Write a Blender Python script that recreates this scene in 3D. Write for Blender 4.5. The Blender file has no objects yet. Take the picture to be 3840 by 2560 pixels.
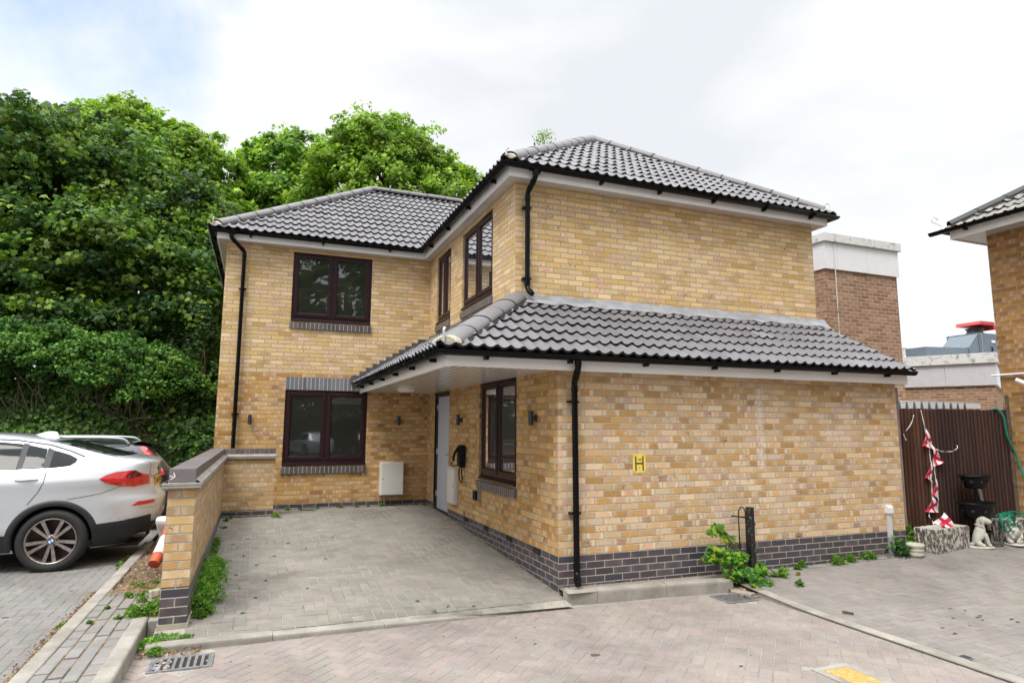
import bpy, bmesh, math, random
import numpy as np
from mathutils import Vector, Matrix
R = math.radians
random.seed(7); rng = np.random.default_rng(11)
S = bpy.context.scene
COL = S.collection

# ------------------------------------------------------------------ camera
cam_d = bpy.data.cameras.new('camera'); cam = bpy.data.objects.new('camera', cam_d); COL.objects.link(cam)
cam_d.sensor_fit = 'HORIZONTAL'; cam_d.sensor_width = 36.0
cam_d.lens = 2382.83572 / 3840 * 36.0
cam_d.clip_start = 0.05; cam_d.clip_end = 3000
yaw, pitch, roll = 0.37663, 0.13372, 0.00467
fw = Vector((math.sin(yaw)*math.cos(pitch), math.cos(yaw)*math.cos(pitch), math.sin(pitch)))
r0 = Vector((math.cos(yaw), -math.sin(yaw), 0)); u0 = r0.cross(fw)
rr = r0*math.cos(roll) + u0*math.sin(roll); uu = -r0*math.sin(roll) + u0*math.cos(roll)
m = Matrix((rr, uu, -fw)).transposed().to_4x4(); m.translation = Vector((-3.06788, -6.37638, 1.7484))
cam.matrix_world = m
S.camera = cam

# ------------------------------------------------------------------ light
SUN_EL, SUN_AZ = R(58), R(229)      # azimuth clockwise from +Y
sun_d = bpy.data.lights.new('sun', 'SUN'); sun = bpy.data.objects.new('sun', sun_d); COL.objects.link(sun)
sun_d.energy = 1.9; sun_d.angle = R(22); sun_d.color = (1.0, 0.965, 0.91)
sdir = Vector((math.sin(SUN_AZ)*math.cos(SUN_EL), math.cos(SUN_AZ)*math.cos(SUN_EL), math.sin(SUN_EL)))
sun.rotation_euler = sdir.to_track_quat('Z', 'Y').to_euler()
W = bpy.data.worlds.new("World"); S.world = W; W.use_nodes = True
nt = W.node_tree; N = nt.nodes; L = nt.links
for n in list(N): N.remove(n)
out = N.new('ShaderNodeOutputWorld'); bg = N.new('ShaderNodeBackground')
sky = N.new('ShaderNodeTexSky'); sky.sky_type = 'NISHITA'; sky.sun_disc = False
sky.sun_elevation = SUN_EL; sky.sun_rotation = SUN_AZ; sky.air_density = 1.0; sky.dust_density = 0.6
tc = N.new('ShaderNodeTexCoord')
mp = N.new('ShaderNodeMapping'); mp.inputs['Scale'].default_value = (1.0, 1.0, 2.6)
mp.inputs['Location'].default_value = (0.35, 0.1, 0.0)
L.new(tc.outputs['Generated'], mp.inputs['Vector'])
n1 = N.new('ShaderNodeTexNoise'); n1.inputs['Scale'].default_value = 1.7; n1.inputs['Detail'].default_value = 7; n1.inputs['Roughness'].default_value = 0.5
L.new(mp.outputs['Vector'], n1.inputs['Vector'])
# cloud brightness: pale grey bellies to white
cr = N.new('ShaderNodeValToRGB')
cr.color_ramp.elements[0].position = 0.34; cr.color_ramp.elements[0].color = (6.2, 6.45, 6.8, 1)
cr.color_ramp.elements[1].position = 0.60; cr.color_ramp.elements[1].color = (8.4, 8.45, 8.5, 1)
L.new(n1.outputs['Fac'], cr.inputs['Fac'])
# gap in the cloud toward the upper left, where blue shows
dot = N.new('ShaderNodeVectorMath'); dot.operation = 'DOT_PRODUCT'
gd = Vector((-0.50, 0.70, 0.52)).normalized(); dot.inputs[1].default_value = gd
nrm = N.new('ShaderNodeVectorMath'); nrm.operation = 'NORMALIZE'
L.new(tc.outputs['Generated'], nrm.inputs[0]); L.new(nrm.outputs['Vector'], dot.inputs[0])
n2 = N.new('ShaderNodeTexNoise'); n2.inputs['Scale'].default_value = 3.2; n2.inputs['Detail'].default_value = 8; n2.inputs['Roughness'].default_value = 0.55
L.new(tc.outputs['Generated'], n2.inputs['Vector'])
ad = N.new('ShaderNodeMath'); ad.operation = 'MULTIPLY_ADD'; ad.inputs[1].default_value = 0.55
L.new(n2.outputs['Fac'], ad.inputs[0]); L.new(dot.outputs['Value'], ad.inputs[2])
gr = N.new('ShaderNodeValToRGB')
gr.color_ramp.elements[0].position = 0.0; gr.color_ramp.elements[0].color = (1, 1, 1, 1)
gr.color_ramp.elements[1].position = 1.0; gr.color_ramp.elements[1].color = (0.22, 0.22, 0.22, 1)
mr = N.new('ShaderNodeMapRange'); mr.inputs['From Min'].default_value = 1.16; mr.inputs['From Max'].default_value = 1.30
L.new(ad.outputs['Value'], mr.inputs['Value']); L.new(mr.outputs['Result'], gr.inputs['Fac'])
sk2 = N.new('ShaderNodeMix'); sk2.data_type = 'RGBA'; sk2.blend_type = 'MULTIPLY'; sk2.inputs['Factor'].default_value = 1
L.new(sky.outputs['Color'], sk2.inputs['A']); sk2.inputs['B'].default_value = (2.3, 2.35, 2.3, 1)
mx = N.new('ShaderNodeMix'); mx.data_type = 'RGBA'
# an overcast sky is brighter overhead than at the horizon
sz = N.new('ShaderNodeSeparateXYZ'); L.new(nrm.outputs['Vector'], sz.inputs[0])
zr = N.new('ShaderNodeMapRange'); zr.interpolation_type = 'SMOOTHSTEP'; zr.inputs['From Min'].default_value = 0.56; zr.inputs['From Max'].default_value = 0.95; zr.inputs['To Min'].default_value = 1.0; zr.inputs['To Max'].default_value = 3.6
L.new(sz.outputs['Z'], zr.inputs['Value'])
cb_ = N.new('ShaderNodeVectorMath'); cb_.operation = 'SCALE'; L.new(cr.outputs['Color'], cb_.inputs[0]); L.new(zr.outputs['Result'], cb_.inputs['Scale'])
L.new(gr.outputs['Color'], mx.inputs['Factor']); L.new(sk2.outputs['Result'], mx.inputs['A']); L.new(cb_.outputs['Vector'], mx.inputs['B'])
L.new(mx.outputs['Result'], bg.inputs['Color']); bg.inputs['Strength'].default_value = 0.1
L.new(bg.outputs['Background'], out.inputs['Surface'])
S.view_settings.view_transform = 'Standard'; S.view_settings.look = 'None'
S.view_settings.exposure = 0.46; S.view_settings.gamma = 1.0
S.cycles.max_bounces = 8; S.cycles.transparent_max_bounces = 12

# ------------------------------------------------------------------ node helpers
MATS = {}
def new_mat(name):
    mt = bpy.data.materials.new(name); mt.use_nodes = True
    t = mt.node_tree; MATS[name] = mt
    return mt, t, t.nodes['Principled BSDF']
def nd(t, typ, **kw):
    n = t.nodes.new(typ)
    for k, v in kw.items():
        if k[0] == '_': setattr(n, k[1:], v)
        else: n.inputs[k.replace('__', ' ')].default_value = v
    return n
def ramp(t, fac, stops):
    r = t.nodes.new('ShaderNodeValToRGB'); e = r.color_ramp.elements
    while len(e) > 1: e.remove(e[-1])
    e[0].position = stops[0][0]; c = stops[0][1]; e[0].color = (*c, 1) if len(c) == 3 else c
    for p, c in stops[1:]:
        x = e.new(p); x.color = (*c, 1) if len(c) == 3 else c
    t.links.new(fac, r.inputs['Fac']); return r.outputs['Color']
def mixc(t, fac, a, b, mode='MIX'):
    x = t.nodes.new('ShaderNodeMix'); x.data_type = 'RGBA'; x.blend_type = mode
    for s, v in (('Factor', fac), ('A', a), ('B', b)):
        if isinstance(v, (int, float)): x.inputs[s].default_value = v
        elif isinstance(v, tuple): x.inputs[s].default_value = (*v, 1)
        else: t.links.new(v, x.inputs[s])
    return x.outputs['Result']
def noise(t, vec, scale, detail=4, rough=0.5, dist=0.0):
    n = nd(t, 'ShaderNodeTexNoise', Scale=scale, Detail=detail, Roughness=rough, Distortion=dist)
    if vec is not None: t.links.new(vec, n.inputs['Vector'])
    return n.outputs['Fac']
def bump(t, b, h, strength=0.4, dist=0.01, normal=None):
    n = nd(t, 'ShaderNodeBump', Strength=strength, Distance=dist); t.links.new(h, n.inputs['Height'])
    if normal is not None: t.links.new(normal, n.inputs['Normal'])
    t.links.new(n.outputs['Normal'], b.inputs['Normal']); return n.outputs['Normal']
def math_(t, op, a, b=None, c=None, clamp=False):
    n = t.nodes.new('ShaderNodeMath'); n.operation = op; n.use_clamp = clamp
    for i, v in enumerate((a, b, c)):
        if v is None: continue
        if isinstance(v, (int, float)): n.inputs[i].default_value = v
        else: t.links.new(v, n.inputs[i])
    return n.outputs[0]
def simple(name, col, rough=0.5, metal=0.0, var=0.12, scale=8.0, bmp=0.0, bscale=60, spec=None, coat=0.0):
    mt, t, b = new_mat(name)
    tcn = t.nodes.new('ShaderNodeTexCoord'); o = tcn.outputs['Object']
    f = noise(t, o, scale, 5)
    lo = tuple(max(0, c*(1-var)) for c in col); hi = tuple(min(1, c*(1+var)) for c in col)
    c = ramp(t, f, [(0.3, lo), (0.7, hi)]); t.links.new(c, b.inputs['Base Color'])
    b.inputs['Roughness'].default_value = rough; b.inputs['Metallic'].default_value = metal
    if spec is not None: b.inputs['Specular IOR Level'].default_value = spec
    if coat: b.inputs['Coat Weight'].default_value = coat; b.inputs['Coat Roughness'].default_value = 0.04
    if bmp: bump(t, b, noise(t, o, bscale, 4), bmp, 0.004)
    return mt

def brick_mat(name, palette, mortar, speck=0.5, bw=0.225, rh=0.075, ms=0.0115, pale=0.35, rough=0.85, offs=(0, 0), within=0.5, stain=0.0, streak=None):
    """real stretcher-bond brickwork in metres on the UV map"""
    mt, t, b = new_mat(name); lk = t.links
    uv = t.nodes.new('ShaderNodeUVMap'); uv.uv_map = 'UVMap'
    mpn = nd(t, 'ShaderNodeMapping'); lk.new(uv.outputs['UV'], mpn.inputs['Vector']); mpn.inputs['Location'].default_value = (offs[0], offs[1], 0)
    base = mpn.outputs['Vector']
    wob = nd(t, 'ShaderNodeTexNoise', Scale=20, Detail=3); lk.new(base, wob.inputs['Vector'])
    wv = t.nodes.new('ShaderNodeVectorMath'); wv.operation = 'MULTIPLY_ADD'
    wv.inputs[1].default_value = (0.008, 0.007, 0); lk.new(wob.outputs['Color'], wv.inputs[0]); lk.new(base, wv.inputs[2])
    sp = t.nodes.new('ShaderNodeSeparateXYZ'); lk.new(wv.outputs['Vector'], sp.inputs[0])
    u_, v_ = math_(t, 'SUBTRACT', sp.outputs['X'], 0.004), math_(t, 'SUBTRACT', sp.outputs['Y'], 0.0035)
    vr = math_(t, 'DIVIDE', v_, rh); row = math_(t, 'FLOOR', vr); par = math_(t, 'FLOORED_MODULO', row, 2.0)
    ur = math_(t, 'MULTIPLY_ADD', par, 0.5, math_(t, 'DIVIDE', u_, bw)); colm = math_(t, 'FLOOR', ur)
    fu, fv = math_(t, 'SUBTRACT', ur, colm), math_(t, 'SUBTRACT', vr, row)
    du = math_(t, 'MULTIPLY', math_(t, 'SUBTRACT', 0.5, math_(t, 'ABSOLUTE', math_(t, 'SUBTRACT', fu, 0.5))), bw)
    dv = math_(t, 'MULTIPLY', math_(t, 'SUBTRACT', 0.5, math_(t, 'ABSOLUTE', math_(t, 'SUBTRACT', fv, 0.5))), rh)
    fine = noise(t, base, 140, 3, 0.7)
    d_ = math_(t, 'SMOOTH_MIN', du, dv, 0.006)
    dn_ = math_(t, 'MULTIPLY_ADD', noise(t, base, 75, 3, 0.7), 0.006, math_(t, 'SUBTRACT', d_, 0.003))
    msk = nd(t, 'ShaderNodeMapRange'); msk.inputs['From Min'].default_value = ms*0.5-0.0022; msk.inputs['From Max'].default_value = ms*0.5+0.0015; lk.new(dn_, msk.inputs['Value'])
    brk = msk.outputs['Result']          # 1 on brick, 0 in the joint
    cmb = t.nodes.new('ShaderNodeCombineXYZ'); lk.new(colm, cmb.inputs[0]); lk.new(row, cmb.inputs[1]); cmb.inputs[2].default_value = len(name)*1.37
    wn = t.nodes.new('ShaderNodeTexWhiteNoise'); wn.noise_dimensions = '3D'; lk.new(cmb.outputs[0], wn.inputs['Vector'])
    wsep = t.nodes.new('ShaderNodeSeparateColor'); lk.new(wn.outputs['Color'], wsep.inputs['Color'])
    rA, rB, rC = wn.outputs['Value'], wsep.outputs['Red'], wsep.outputs['Green']
    c = ramp(t, rA, palette)
    # kiln-washed ends and blotches
    st = nd(t, 'ShaderNodeMapping'); st.inputs['Scale'].default_value = (16, 24, 1); lk.new(base, st.inputs['Vector'])
    nb = noise(t, st.outputs['Vector'], 1.0, 4, 0.6)
    ed = nd(t, 'ShaderNodeMapRange'); ed.inputs['From Min'].default_value = 0.006; ed.inputs['From Max'].default_value = 0.07; ed.inputs['To Min'].default_value = 1; ed.inputs['To Max'].default_value = 0; lk.new(du, ed.inputs['Value'])
    pf = math_(t, 'MULTIPLY', math_(t, 'MULTIPLY_ADD', math_(t, 'ADD', math_(t, 'MULTIPLY', ed.outputs['Result'], rB), nb), 2.2, -1.25, clamp=True), pale)
    c = mixc(t, pf, c, (0.71, 0.55, 0.36))
    c = mixc(t, 1.0, c, ramp(t, fine, [(0.25, (0.76,)*3), (0.75, (1.16,)*3)]), 'MULTIPLY')
    c = mixc(t, 1.0, c, ramp(t, rC, [(0.0, (1-within*0.36,)*3), (1.0, (1+within*0.22,)*3)]), 'MULTIPLY')
    # dark burnt pits, only in some bricks
    vo = nd(t, 'ShaderNodeTexVoronoi', Scale=60, Randomness=1.0); lk.new(base, vo.inputs['Vector'])
    big = noise(t, base, 9, 2)
    pit = math_(t, 'LESS_THAN', vo.outputs['Distance'], math_(t, 'MULTIPLY', math_(t, 'SUBTRACT', big, 0.44, clamp=True), 1.5))
    sel = math_(t, 'GREATER_THAN', rB, 1.0-speck)
    pitf = math_(t, 'MULTIPLY', pit, sel)
    c = mixc(t, math_(t, 'MULTIPLY', pitf, 0.75), c, (0.04, 0.022, 0.014))
    mcol = ramp(t, noise(t, base, 30, 4), [(0.3, tuple(x*0.80 for x in mortar)), (0.7, tuple(min(1, x*1.12) for x in mortar))])
    c = mixc(t, brk, mcol, c)
    if stain:
        sn = noise(t, base, 1.1, 5, 0.6, 0.4)
        c = mixc(t, math_(t, 'MULTIPLY', math_(t, 'MULTIPLY_ADD', sn, 3.5, -1.75, clamp=True), stain), c, mixc(t, 0.5, c, (0.75, 0.66, 0.55)))
    if streak:
        sx_ = t.nodes.new('ShaderNodeSeparateXYZ'); lk.new(base, sx_.inputs[0])
        for (u_, hw, za, zb_, k_) in streak:
            a_ = math_(t, 'SUBTRACT', 1.0, math_(t, 'DIVIDE', math_(t, 'ABSOLUTE', math_(t, 'SUBTRACT', sx_.outputs['X'], u_)), hw), clamp=True)
            q_ = math_(t, 'MULTIPLY', math_(t, 'GREATER_THAN', sx_.outputs['Y'], za), math_(t, 'LESS_THAN', sx_.outputs['Y'], zb_))
            f_ = math_(t, 'MULTIPLY', math_(t, 'MULTIPLY', a_, q_), math_(t, 'MULTIPLY_ADD', noise(t, base, 26, 4, 0.7), 3.0, -0.9, clamp=True))
            c = mixc(t, math_(t, 'MULTIPLY', f_, k_), c, (0.72, 0.62, 0.55))
    lk.new(c, b.inputs['Base Color']); b.inputs['Roughness'].default_value = rough
    h = math_(t, 'ADD', brk, math_(t, 'MULTIPLY', fine, 0.10))
    h = math_(t, 'SUBTRACT', h, math_(t, 'MULTIPLY', pitf, 0.4))
    h = math_(t, 'ADD', h, math_(t, 'MULTIPLY', rB, 0.22))
    bump(t, b, h, 1.0, 0.009)
    return mt
YEL = [(0.0, (0.46, 0.235, 0.055)), (0.10, (0.58, 0.34, 0.11)), (0.22, (0.72, 0.53, 0.30)), (0.34, (0.50, 0.27, 0.07)), (0.44, (0.66, 0.43, 0.19)), (0.54, (0.75, 0.57, 0.36)),
       (0.64, (0.60, 0.36, 0.12)), (0.73, (0.68, 0.43, 0.30)), (0.82, (0.48, 0.25, 0.065)), (0.90, (0.73, 0.54, 0.33)), (0.96, (0.40, 0.22, 0.10)), (1.0, (0.64, 0.40, 0.30))]
def calm(P, k=0.94):
    m_ = [sum(c[i] for _, c in P)/len(P) for i in range(3)]; return [(p, tuple(m_[i]+(c[i]-m_[i])*k for i in range(3))) for p, c in P]
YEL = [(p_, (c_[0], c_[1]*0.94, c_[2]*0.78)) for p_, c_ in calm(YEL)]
YEL_SHADE = [(p_, (c_[0]*0.90, c_[1]*0.82, c_[2]*0.66)) for p_, c_ in YEL]  # canopy shade put into the brick colours: darker and more orange
YEL2 = [(0.0, (0.56, 0.345, 0.10)), (0.14, (0.68, 0.47, 0.20)), (0.28, (0.75, 0.56, 0.31)), (0.40, (0.60, 0.38, 0.125)), (0.52, (0.72, 0.51, 0.25)), (0.62, (0.77, 0.58, 0.37)),
        (0.72, (0.71, 0.44, 0.30)), (0.82, (0.56, 0.35, 0.11)), (0.91, (0.76, 0.55, 0.32)), (1.0, (0.70, 0.40, 0.28))]
YEL2 = [(p_, (c_[0], c_[1]*0.985, c_[2]*0.93)) for p_, c_ in calm(YEL2, 0.85)]
BRICK_SHADE = brick_mat('yellow_stock_brick', YEL_SHADE, (0.42, 0.36, 0.26), speck=0.5, pale=0.6, stain=0.15)
YEL_H = [(p_, (c_[0]*1.00, c_[1]*1.07, c_[2]*1.42)) for p_, c_ in YEL]
BRICK_H = brick_mat('yellow_brick_gable', YEL_H, (0.52, 0.48, 0.40), speck=0.65, pale=1.0, stain=0.35, streak=[(2.83, 0.09, 1.25, 2.25, 1.3), (2.2, 0.35, 0.6, 1.1, 0.35), (4.3, 0.5, 1.5, 2.1, 0.35)])
BRICKU = brick_mat('pale_yellow_brick', YEL2, (0.47, 0.40, 0.285), speck=0.3, pale=0.6, stain=0.35)
BRICKN = brick_mat('neighbour_brick', [(0, (0.25, 0.11, 0.025)), (0.3, (0.36, 0.17, 0.035)), (0.6, (0.42, 0.21, 0.06)), (0.8, (0.29, 0.13, 0.04)), (1, (0.38, 0.18, 0.07))], (0.33, 0.29, 0.22), speck=0.6, pale=0.3)
BRICKG = brick_mat('garden_wall_brick', [(0, (0.46, 0.26, 0.10)), (0.3, (0.60, 0.40, 0.17)), (0.55, (0.54, 0.33, 0.14)), (0.75, (0.42, 0.25, 0.13)), (0.9, (0.62, 0.44, 0.24)), (1, (0.46, 0.27, 0.18))], (0.46, 0.41, 0.32), speck=0.45, pale=0.6, stain=0.4)
BROWNB = brick_mat('brown_brick', [(0, (0.25, 0.135, 0.08)), (0.4, (0.32, 0.19, 0.115)), (0.75, (0.38, 0.235, 0.15)), (1, (0.28, 0.16, 0.105))], (0.56, 0.42, 0.31), speck=0.0, pale=0.15)
BLUEB = brick_mat('blue_engineering_brick', [(0, (0.062, 0.057, 0.074)), (0.4, (0.082, 0.068, 0.082)), (0.7, (0.10, 0.075, 0.085)), (1, (0.066, 0.066, 0.086))], (0.44, 0.41, 0.35), speck=0.0, pale=0.05, rough=0.42, within=0.7)
def header_mat(name, w=0.075, along='u'):
    return brick_mat(name, [(0, (0.075, 0.072, 0.088)), (0.5, (0.098, 0.094, 0.112)), (1, (0.07, 0.064, 0.078))], (0.50, 0.46, 0.38), speck=0, pale=0.08, bw=0.075, rh=4.0, ms=0.011, rough=0.38, within=0.7)
HEADER = header_mat('blue_brick_on_end')
LINTEL = brick_mat('blue_soldier_course', [(0, (0.13, 0.15, 0.20)), (0.5, (0.17, 0.19, 0.24)), (1, (0.11, 0.125, 0.17))], (0.58, 0.55, 0.44), speck=0, pale=0.1, bw=0.075, rh=4.0, ms=0.013, rough=0.35, within=0.7)
COPING = brick_mat('coping_blue_brick', [(0, (0.10, 0.085, 0.095)), (0.5, (0.13, 0.115, 0.13)), (1, (0.09, 0.075, 0.085))], (0.33, 0.29, 0.27), speck=0, pale=0.1, bw=0.075, rh=4.0, ms=0.009, rough=0.5, within=0.7)

def tile_mat(name, col, var=0.12, lichen=0.0, percol=False):
    mt, t, b = new_mat(name); tcn = t.nodes.new('ShaderNodeTexCoord'); o = tcn.outputs['Object']
    f = noise(t, o, 2.2, 6, 0.6); c = ramp(t, f, [(0.3, tuple(x*(1-var) for x in col)), (0.7, tuple(x*(1+var) for x in col))])
    g = noise(t, o, 90, 3, 0.6); c = mixc(t, 1.0, c, ramp(t, g, [(0.3, (0.9,)*3), (0.7, (1.08,)*3)]), 'MULTIPLY')
    if lichen:
        c = mixc(t, math_(t, 'MULTIPLY_ADD', noise(t, o, 14, 6, 0.7), 6, -3.2, clamp=True), c, (0.42, 0.40, 0.33))
    at = t.nodes.new('ShaderNodeVertexColor'); at.layer_name = 'Col'
    if percol: c = mixc(t, 1.0, c, at.outputs['Color'], 'MULTIPLY')
    t.links.new(c, b.inputs['Base Color']); b.inputs['Roughness'].default_value = 0.5
    bump(t, b, g, 0.15, 0.003); return mt
TILE = tile_mat('grey_roof_tile', (0.150, 0.142, 0.150), percol=True); TILE_EDGE = simple('tile_edge', (0.022, 0.021, 0.024), 0.6, spec=0.25)
TILE_OLD = tile_mat('weathered_roof_tile', (0.16, 0.145, 0.125), 0.25, 1.0, percol=True)
RIDGE = tile_mat('ridge_tile', (0.165, 0.156, 0.16))
WHITE = simple('white_upvc', (0.86, 0.855, 0.85), 0.28, var=0.03, scale=3)
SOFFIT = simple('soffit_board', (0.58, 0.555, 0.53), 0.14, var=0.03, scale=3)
BLACK = simple('black_upvc', (0.004, 0.004, 0.005), 0.22, var=0.1, spec=0.16)
FRAME = simple('rosewood_upvc', (0.024, 0.0075, 0.010), 0.32, var=0.3, scale=25, spec=0.35)
ANTH = simple('anthracite_frame', (0.022, 0.024, 0.028), 0.35)
LEAD = simple('lead_flashing', (0.26, 0.27, 0.295), 0.45, var=0.25, scale=6, bmp=0.3, bscale=20)
LEADD = simple('dark_flashing', (0.085, 0.085, 0.10), 0.45, var=0.35, scale=9, bmp=0.4, bscale=25)
GALV = simple('galvanised_steel', (0.50, 0.51, 0.53), 0.4, metal=0.7)
MORTAR = simple('bedding_mortar', (0.42, 0.38, 0.28), 0.9, var=0.3, scale=25, bmp=0.7)
PLASTER = simple('interior_plaster', (0.50, 0.49, 0.43), 0.9, var=0.04)
CURTAIN = simple('pale_curtain', (0.30, 0.30, 0.20), 0.9, var=0.1)
DOORM = simple('pale_grey_door', (0.52, 0.55, 0.62), 0.45, var=0.03)
BOXW = simple('meter_box_white', (0.70, 0.69, 0.65), 0.4, var=0.06, scale=5)
DGREY = simple('dark_grey_plastic', (0.03, 0.032, 0.035), 0.4)
BPLAST = simple('black_plastic', (0.007, 0.007, 0.009), 0.38, spec=0.2)
GREYP = simple('grey_plastic', (0.28, 0.29, 0.30), 0.5, var=0.15, scale=20)
def concrete(name, col, var=0.22, green=0.0):
    mt, t, b = new_mat(name); tcn = t.nodes.new('ShaderNodeTexCoord'); o = tcn.outputs['Object']
    c = ramp(t, noise(t, o, 3.5, 7, 0.65), [(0.3, tuple(x*(1-var) for x in col)), (0.7, tuple(min(1, x*(1+var)) for x in col))])
    g = noise(t, o, 120, 3, 0.75); c = mixc(t, 1.0, c, ramp(t, g, [(0.3, (0.82,)*3), (0.7, (1.15,)*3)]), 'MULTIPLY')
    if green: c = mixc(t, math_(t, 'MULTIPLY', math_(t, 'MULTIPLY_ADD', noise(t, o, 7, 6, 0.7), 6, -3.1, clamp=True), green), c, (0.10, 0.105, 0.06))
    t.links.new(c, b.inputs['Base Color']); b.inputs['Roughness'].default_value = 0.92
    bump(t, b, g, 0.4, 0.004); return mt
KERB = concrete('kerb_concrete', (0.285, 0.262, 0.228), 0.32); STONE = concrete('cast_stone', (0.46, 0.44, 0.36), 0.25, 0.35)
STATUE = concrete('pale_statue_stone', (0.52, 0.51, 0.45), 0.2, 0.5)
FOOTING = concrete('mortar_footing', (0.40, 0.35, 0.28))
TILECREASE = concrete('creasing_tile', (0.30, 0.27, 0.24), 0.3)
PARAPET = concrete('painted_parapet', (0.66, 0.66, 0.64), 0.08, 0.85)
PANEL = simple('white_cladding', (0.74, 0.74, 0.75), 0.3, var=0.03)
PANELG = simple('grey_cladding', (0.55, 0.55, 0.57), 0.35, var=0.05)
DUCT = simple('blue_grey_ductwork', (0.13, 0.165, 0.20), 0.45, var=0.1)
RED = simple('red_cowl', (0.50, 0.03, 0.03), 0.4)

def paver_mat(name, joint=False):
    mt, t, b = new_mat(name); at = t.nodes.new('ShaderNodeVertexColor'); at.layer_name = 'Col'
    tcn = t.nodes.new('ShaderNodeTexCoord'); o = tcn.outputs['Object']
    g = noise(t, o, 160, 3, 0.8); c = mixc(t, 1.0, at.outputs['Color'], ramp(t, g, [(0.25, (0.62,)*3), (0.5, (0.86,)*3), (0.8, (1.2,)*3)]), 'MULTIPLY')
    s = noise(t, o, 0.9, 7, 0.62, 0.3); c = mixc(t, 1.0, c, ramp(t, s, [(0.3, (0.66,)*3), (0.5, (0.95,)*3), (0.75, (1.12,)*3)]), 'MULTIPLY')
    s2 = noise(t, o, 5, 5, 0.7); c = mixc(t, 1.0, c, ramp(t, s2, [(0.3, (0.86,)*3), (0.7, (1.1,)*3)]), 'MULTIPLY')
    t.links.new(c, b.inputs['Base Color']); b.inputs['Roughness'].default_value = 0.92
    bump(t, b, g, 0.35, 0.003); return mt
PAVER = paver_mat('block_paver')
def sand_mat(name, a, bb):
    mt, t, b = new_mat(name); tcn = t.nodes.new('ShaderNodeTexCoord'); o = tcn.outputs['Object']
    c = ramp(t, noise(t, o, 1.3, 6, 0.65), [(0.35, a), (0.6, bb)])
    c = mixc(t, 1.0, c, ramp(t, noise(t, o, 60, 4, 0.7), [(0.3, (0.7,)*3), (0.7, (1.25,)*3)]), 'MULTIPLY')
    t.links.new(c, b.inputs['Base Color']); b.inputs['Roughness'].default_value = 0.95; return mt
SAND_D = sand_mat('joint_sand', (0.11, 0.10, 0.085), (0.36, 0.335, 0.285))
SAND_R = sand_mat('pale_joint_sand', (0.19, 0.17, 0.15), (0.34, 0.31, 0.28))
SAND_L = sand_mat('dark_joint_sand', (0.10, 0.09, 0.08), (0.20, 0.18, 0.15))
SAND_O = sand_mat('orange_joint_sand', (0.14, 0.09, 0.05), (0.26, 0.18, 0.09))
SOIL = sand_mat('dry_soil', (0.10, 0.07, 0.045), (0.24, 0.16, 0.10))
DARKSOIL = sand_mat('bank_soil', (0.035, 0.025, 0.015), (0.12, 0.075, 0.04))
PALEBOX = None
BARK = simple('bark', (0.10, 0.075, 0.05), 0.9, var=0.35, scale=12, bmp=0.8, bscale=30)

def leaf_mat(name, trans=0.35, rough=0.5):
    mt, t, b = new_mat(name); at = t.nodes.new('ShaderNodeVertexColor'); at.layer_name = 'Col'
    t.links.new(at.outputs['Color'], b.inputs['Base Color']); b.inputs['Roughness'].default_value = rough
    b.inputs['Specular IOR Level'].default_value = 0.17
    tr = t.nodes.new('ShaderNodeBsdfTranslucent')
    tcol = mixc(t, 1.0, at.outputs['Color'], (1.5, 1.6, 0.5), 'MULTIPLY'); t.links.new(tcol, tr.inputs['Color'])
    ms = t.nodes.new('ShaderNodeMixShader'); ms.inputs[0].default_value = trans
    t.links.new(b.outputs['BSDF'], ms.inputs[1]); t.links.new(tr.outputs['BSDF'], ms.inputs[2])
    t.links.new(ms.outputs['Shader'], t.nodes['Material Output'].inputs['Surface']); return mt
LEAF = leaf_mat('leaf'); LEAF_M = leaf_mat('maple_leaf', 0.3, 0.42); IVY = leaf_mat('ivy_leaf', 0.18, 0.5)

def glass_mat(name, tint=(0.75, 0.8, 0.78), refl=0.02, boost=1.0):
    mt, t, b = new_mat(name); t.nodes.remove(b)
    tr = t.nodes.new('ShaderNodeBsdfTransparent'); tr.inputs['Color'].default_value = (*tint, 1)
    gl = t.nodes.new('ShaderNodeBsdfGlossy'); gl.inputs['Roughness'].default_value = 0.01; gl.inputs['Color'].default_value = (0.95, 0.97, 1, 1)
    fr = nd(t, 'ShaderNodeFresnel', IOR=1.5); f = math_(t, 'MULTIPLY_ADD', fr.outputs['Fac'], 1.9*boost, refl, clamp=True)
    n = noise(t, t.nodes.new('ShaderNodeTexCoord').outputs['Object'], 1.5, 2)
    bp = nd(t, 'ShaderNodeBump', Strength=0.03, Distance=0.02); t.links.new(n, bp.inputs['Height']); t.links.new(bp.outputs['Normal'], gl.inputs['Normal'])
    ms = t.nodes.new('ShaderNodeMixShader'); t.links.new(f, ms.inputs[0]); t.links.new(tr.outputs[0], ms.inputs[1]); t.links.new(gl.outputs[0], ms.inputs[2])
    df = t.nodes.new('ShaderNodeBsdfDiffuse'); df.inputs['Color'].default_value = (0.62, 0.64, 0.56, 1)      # grey-green haze mixed into the glass to lighten the dark panes
    m2_ = t.nodes.new('ShaderNodeMixShader'); m2_.inputs[0].default_value = 0.028; t.links.new(ms.outputs[0], m2_.inputs[1]); t.links.new(df.outputs[0], m2_.inputs[2])
    t.links.new(m2_.outputs[0], t.nodes['Material Output'].inputs['Surface']); return mt
GLASS = glass_mat('window_glass', boost=1.5); CGLASS = glass_mat('car_glass', (0.22, 0.25, 0.25), 0.05)

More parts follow.
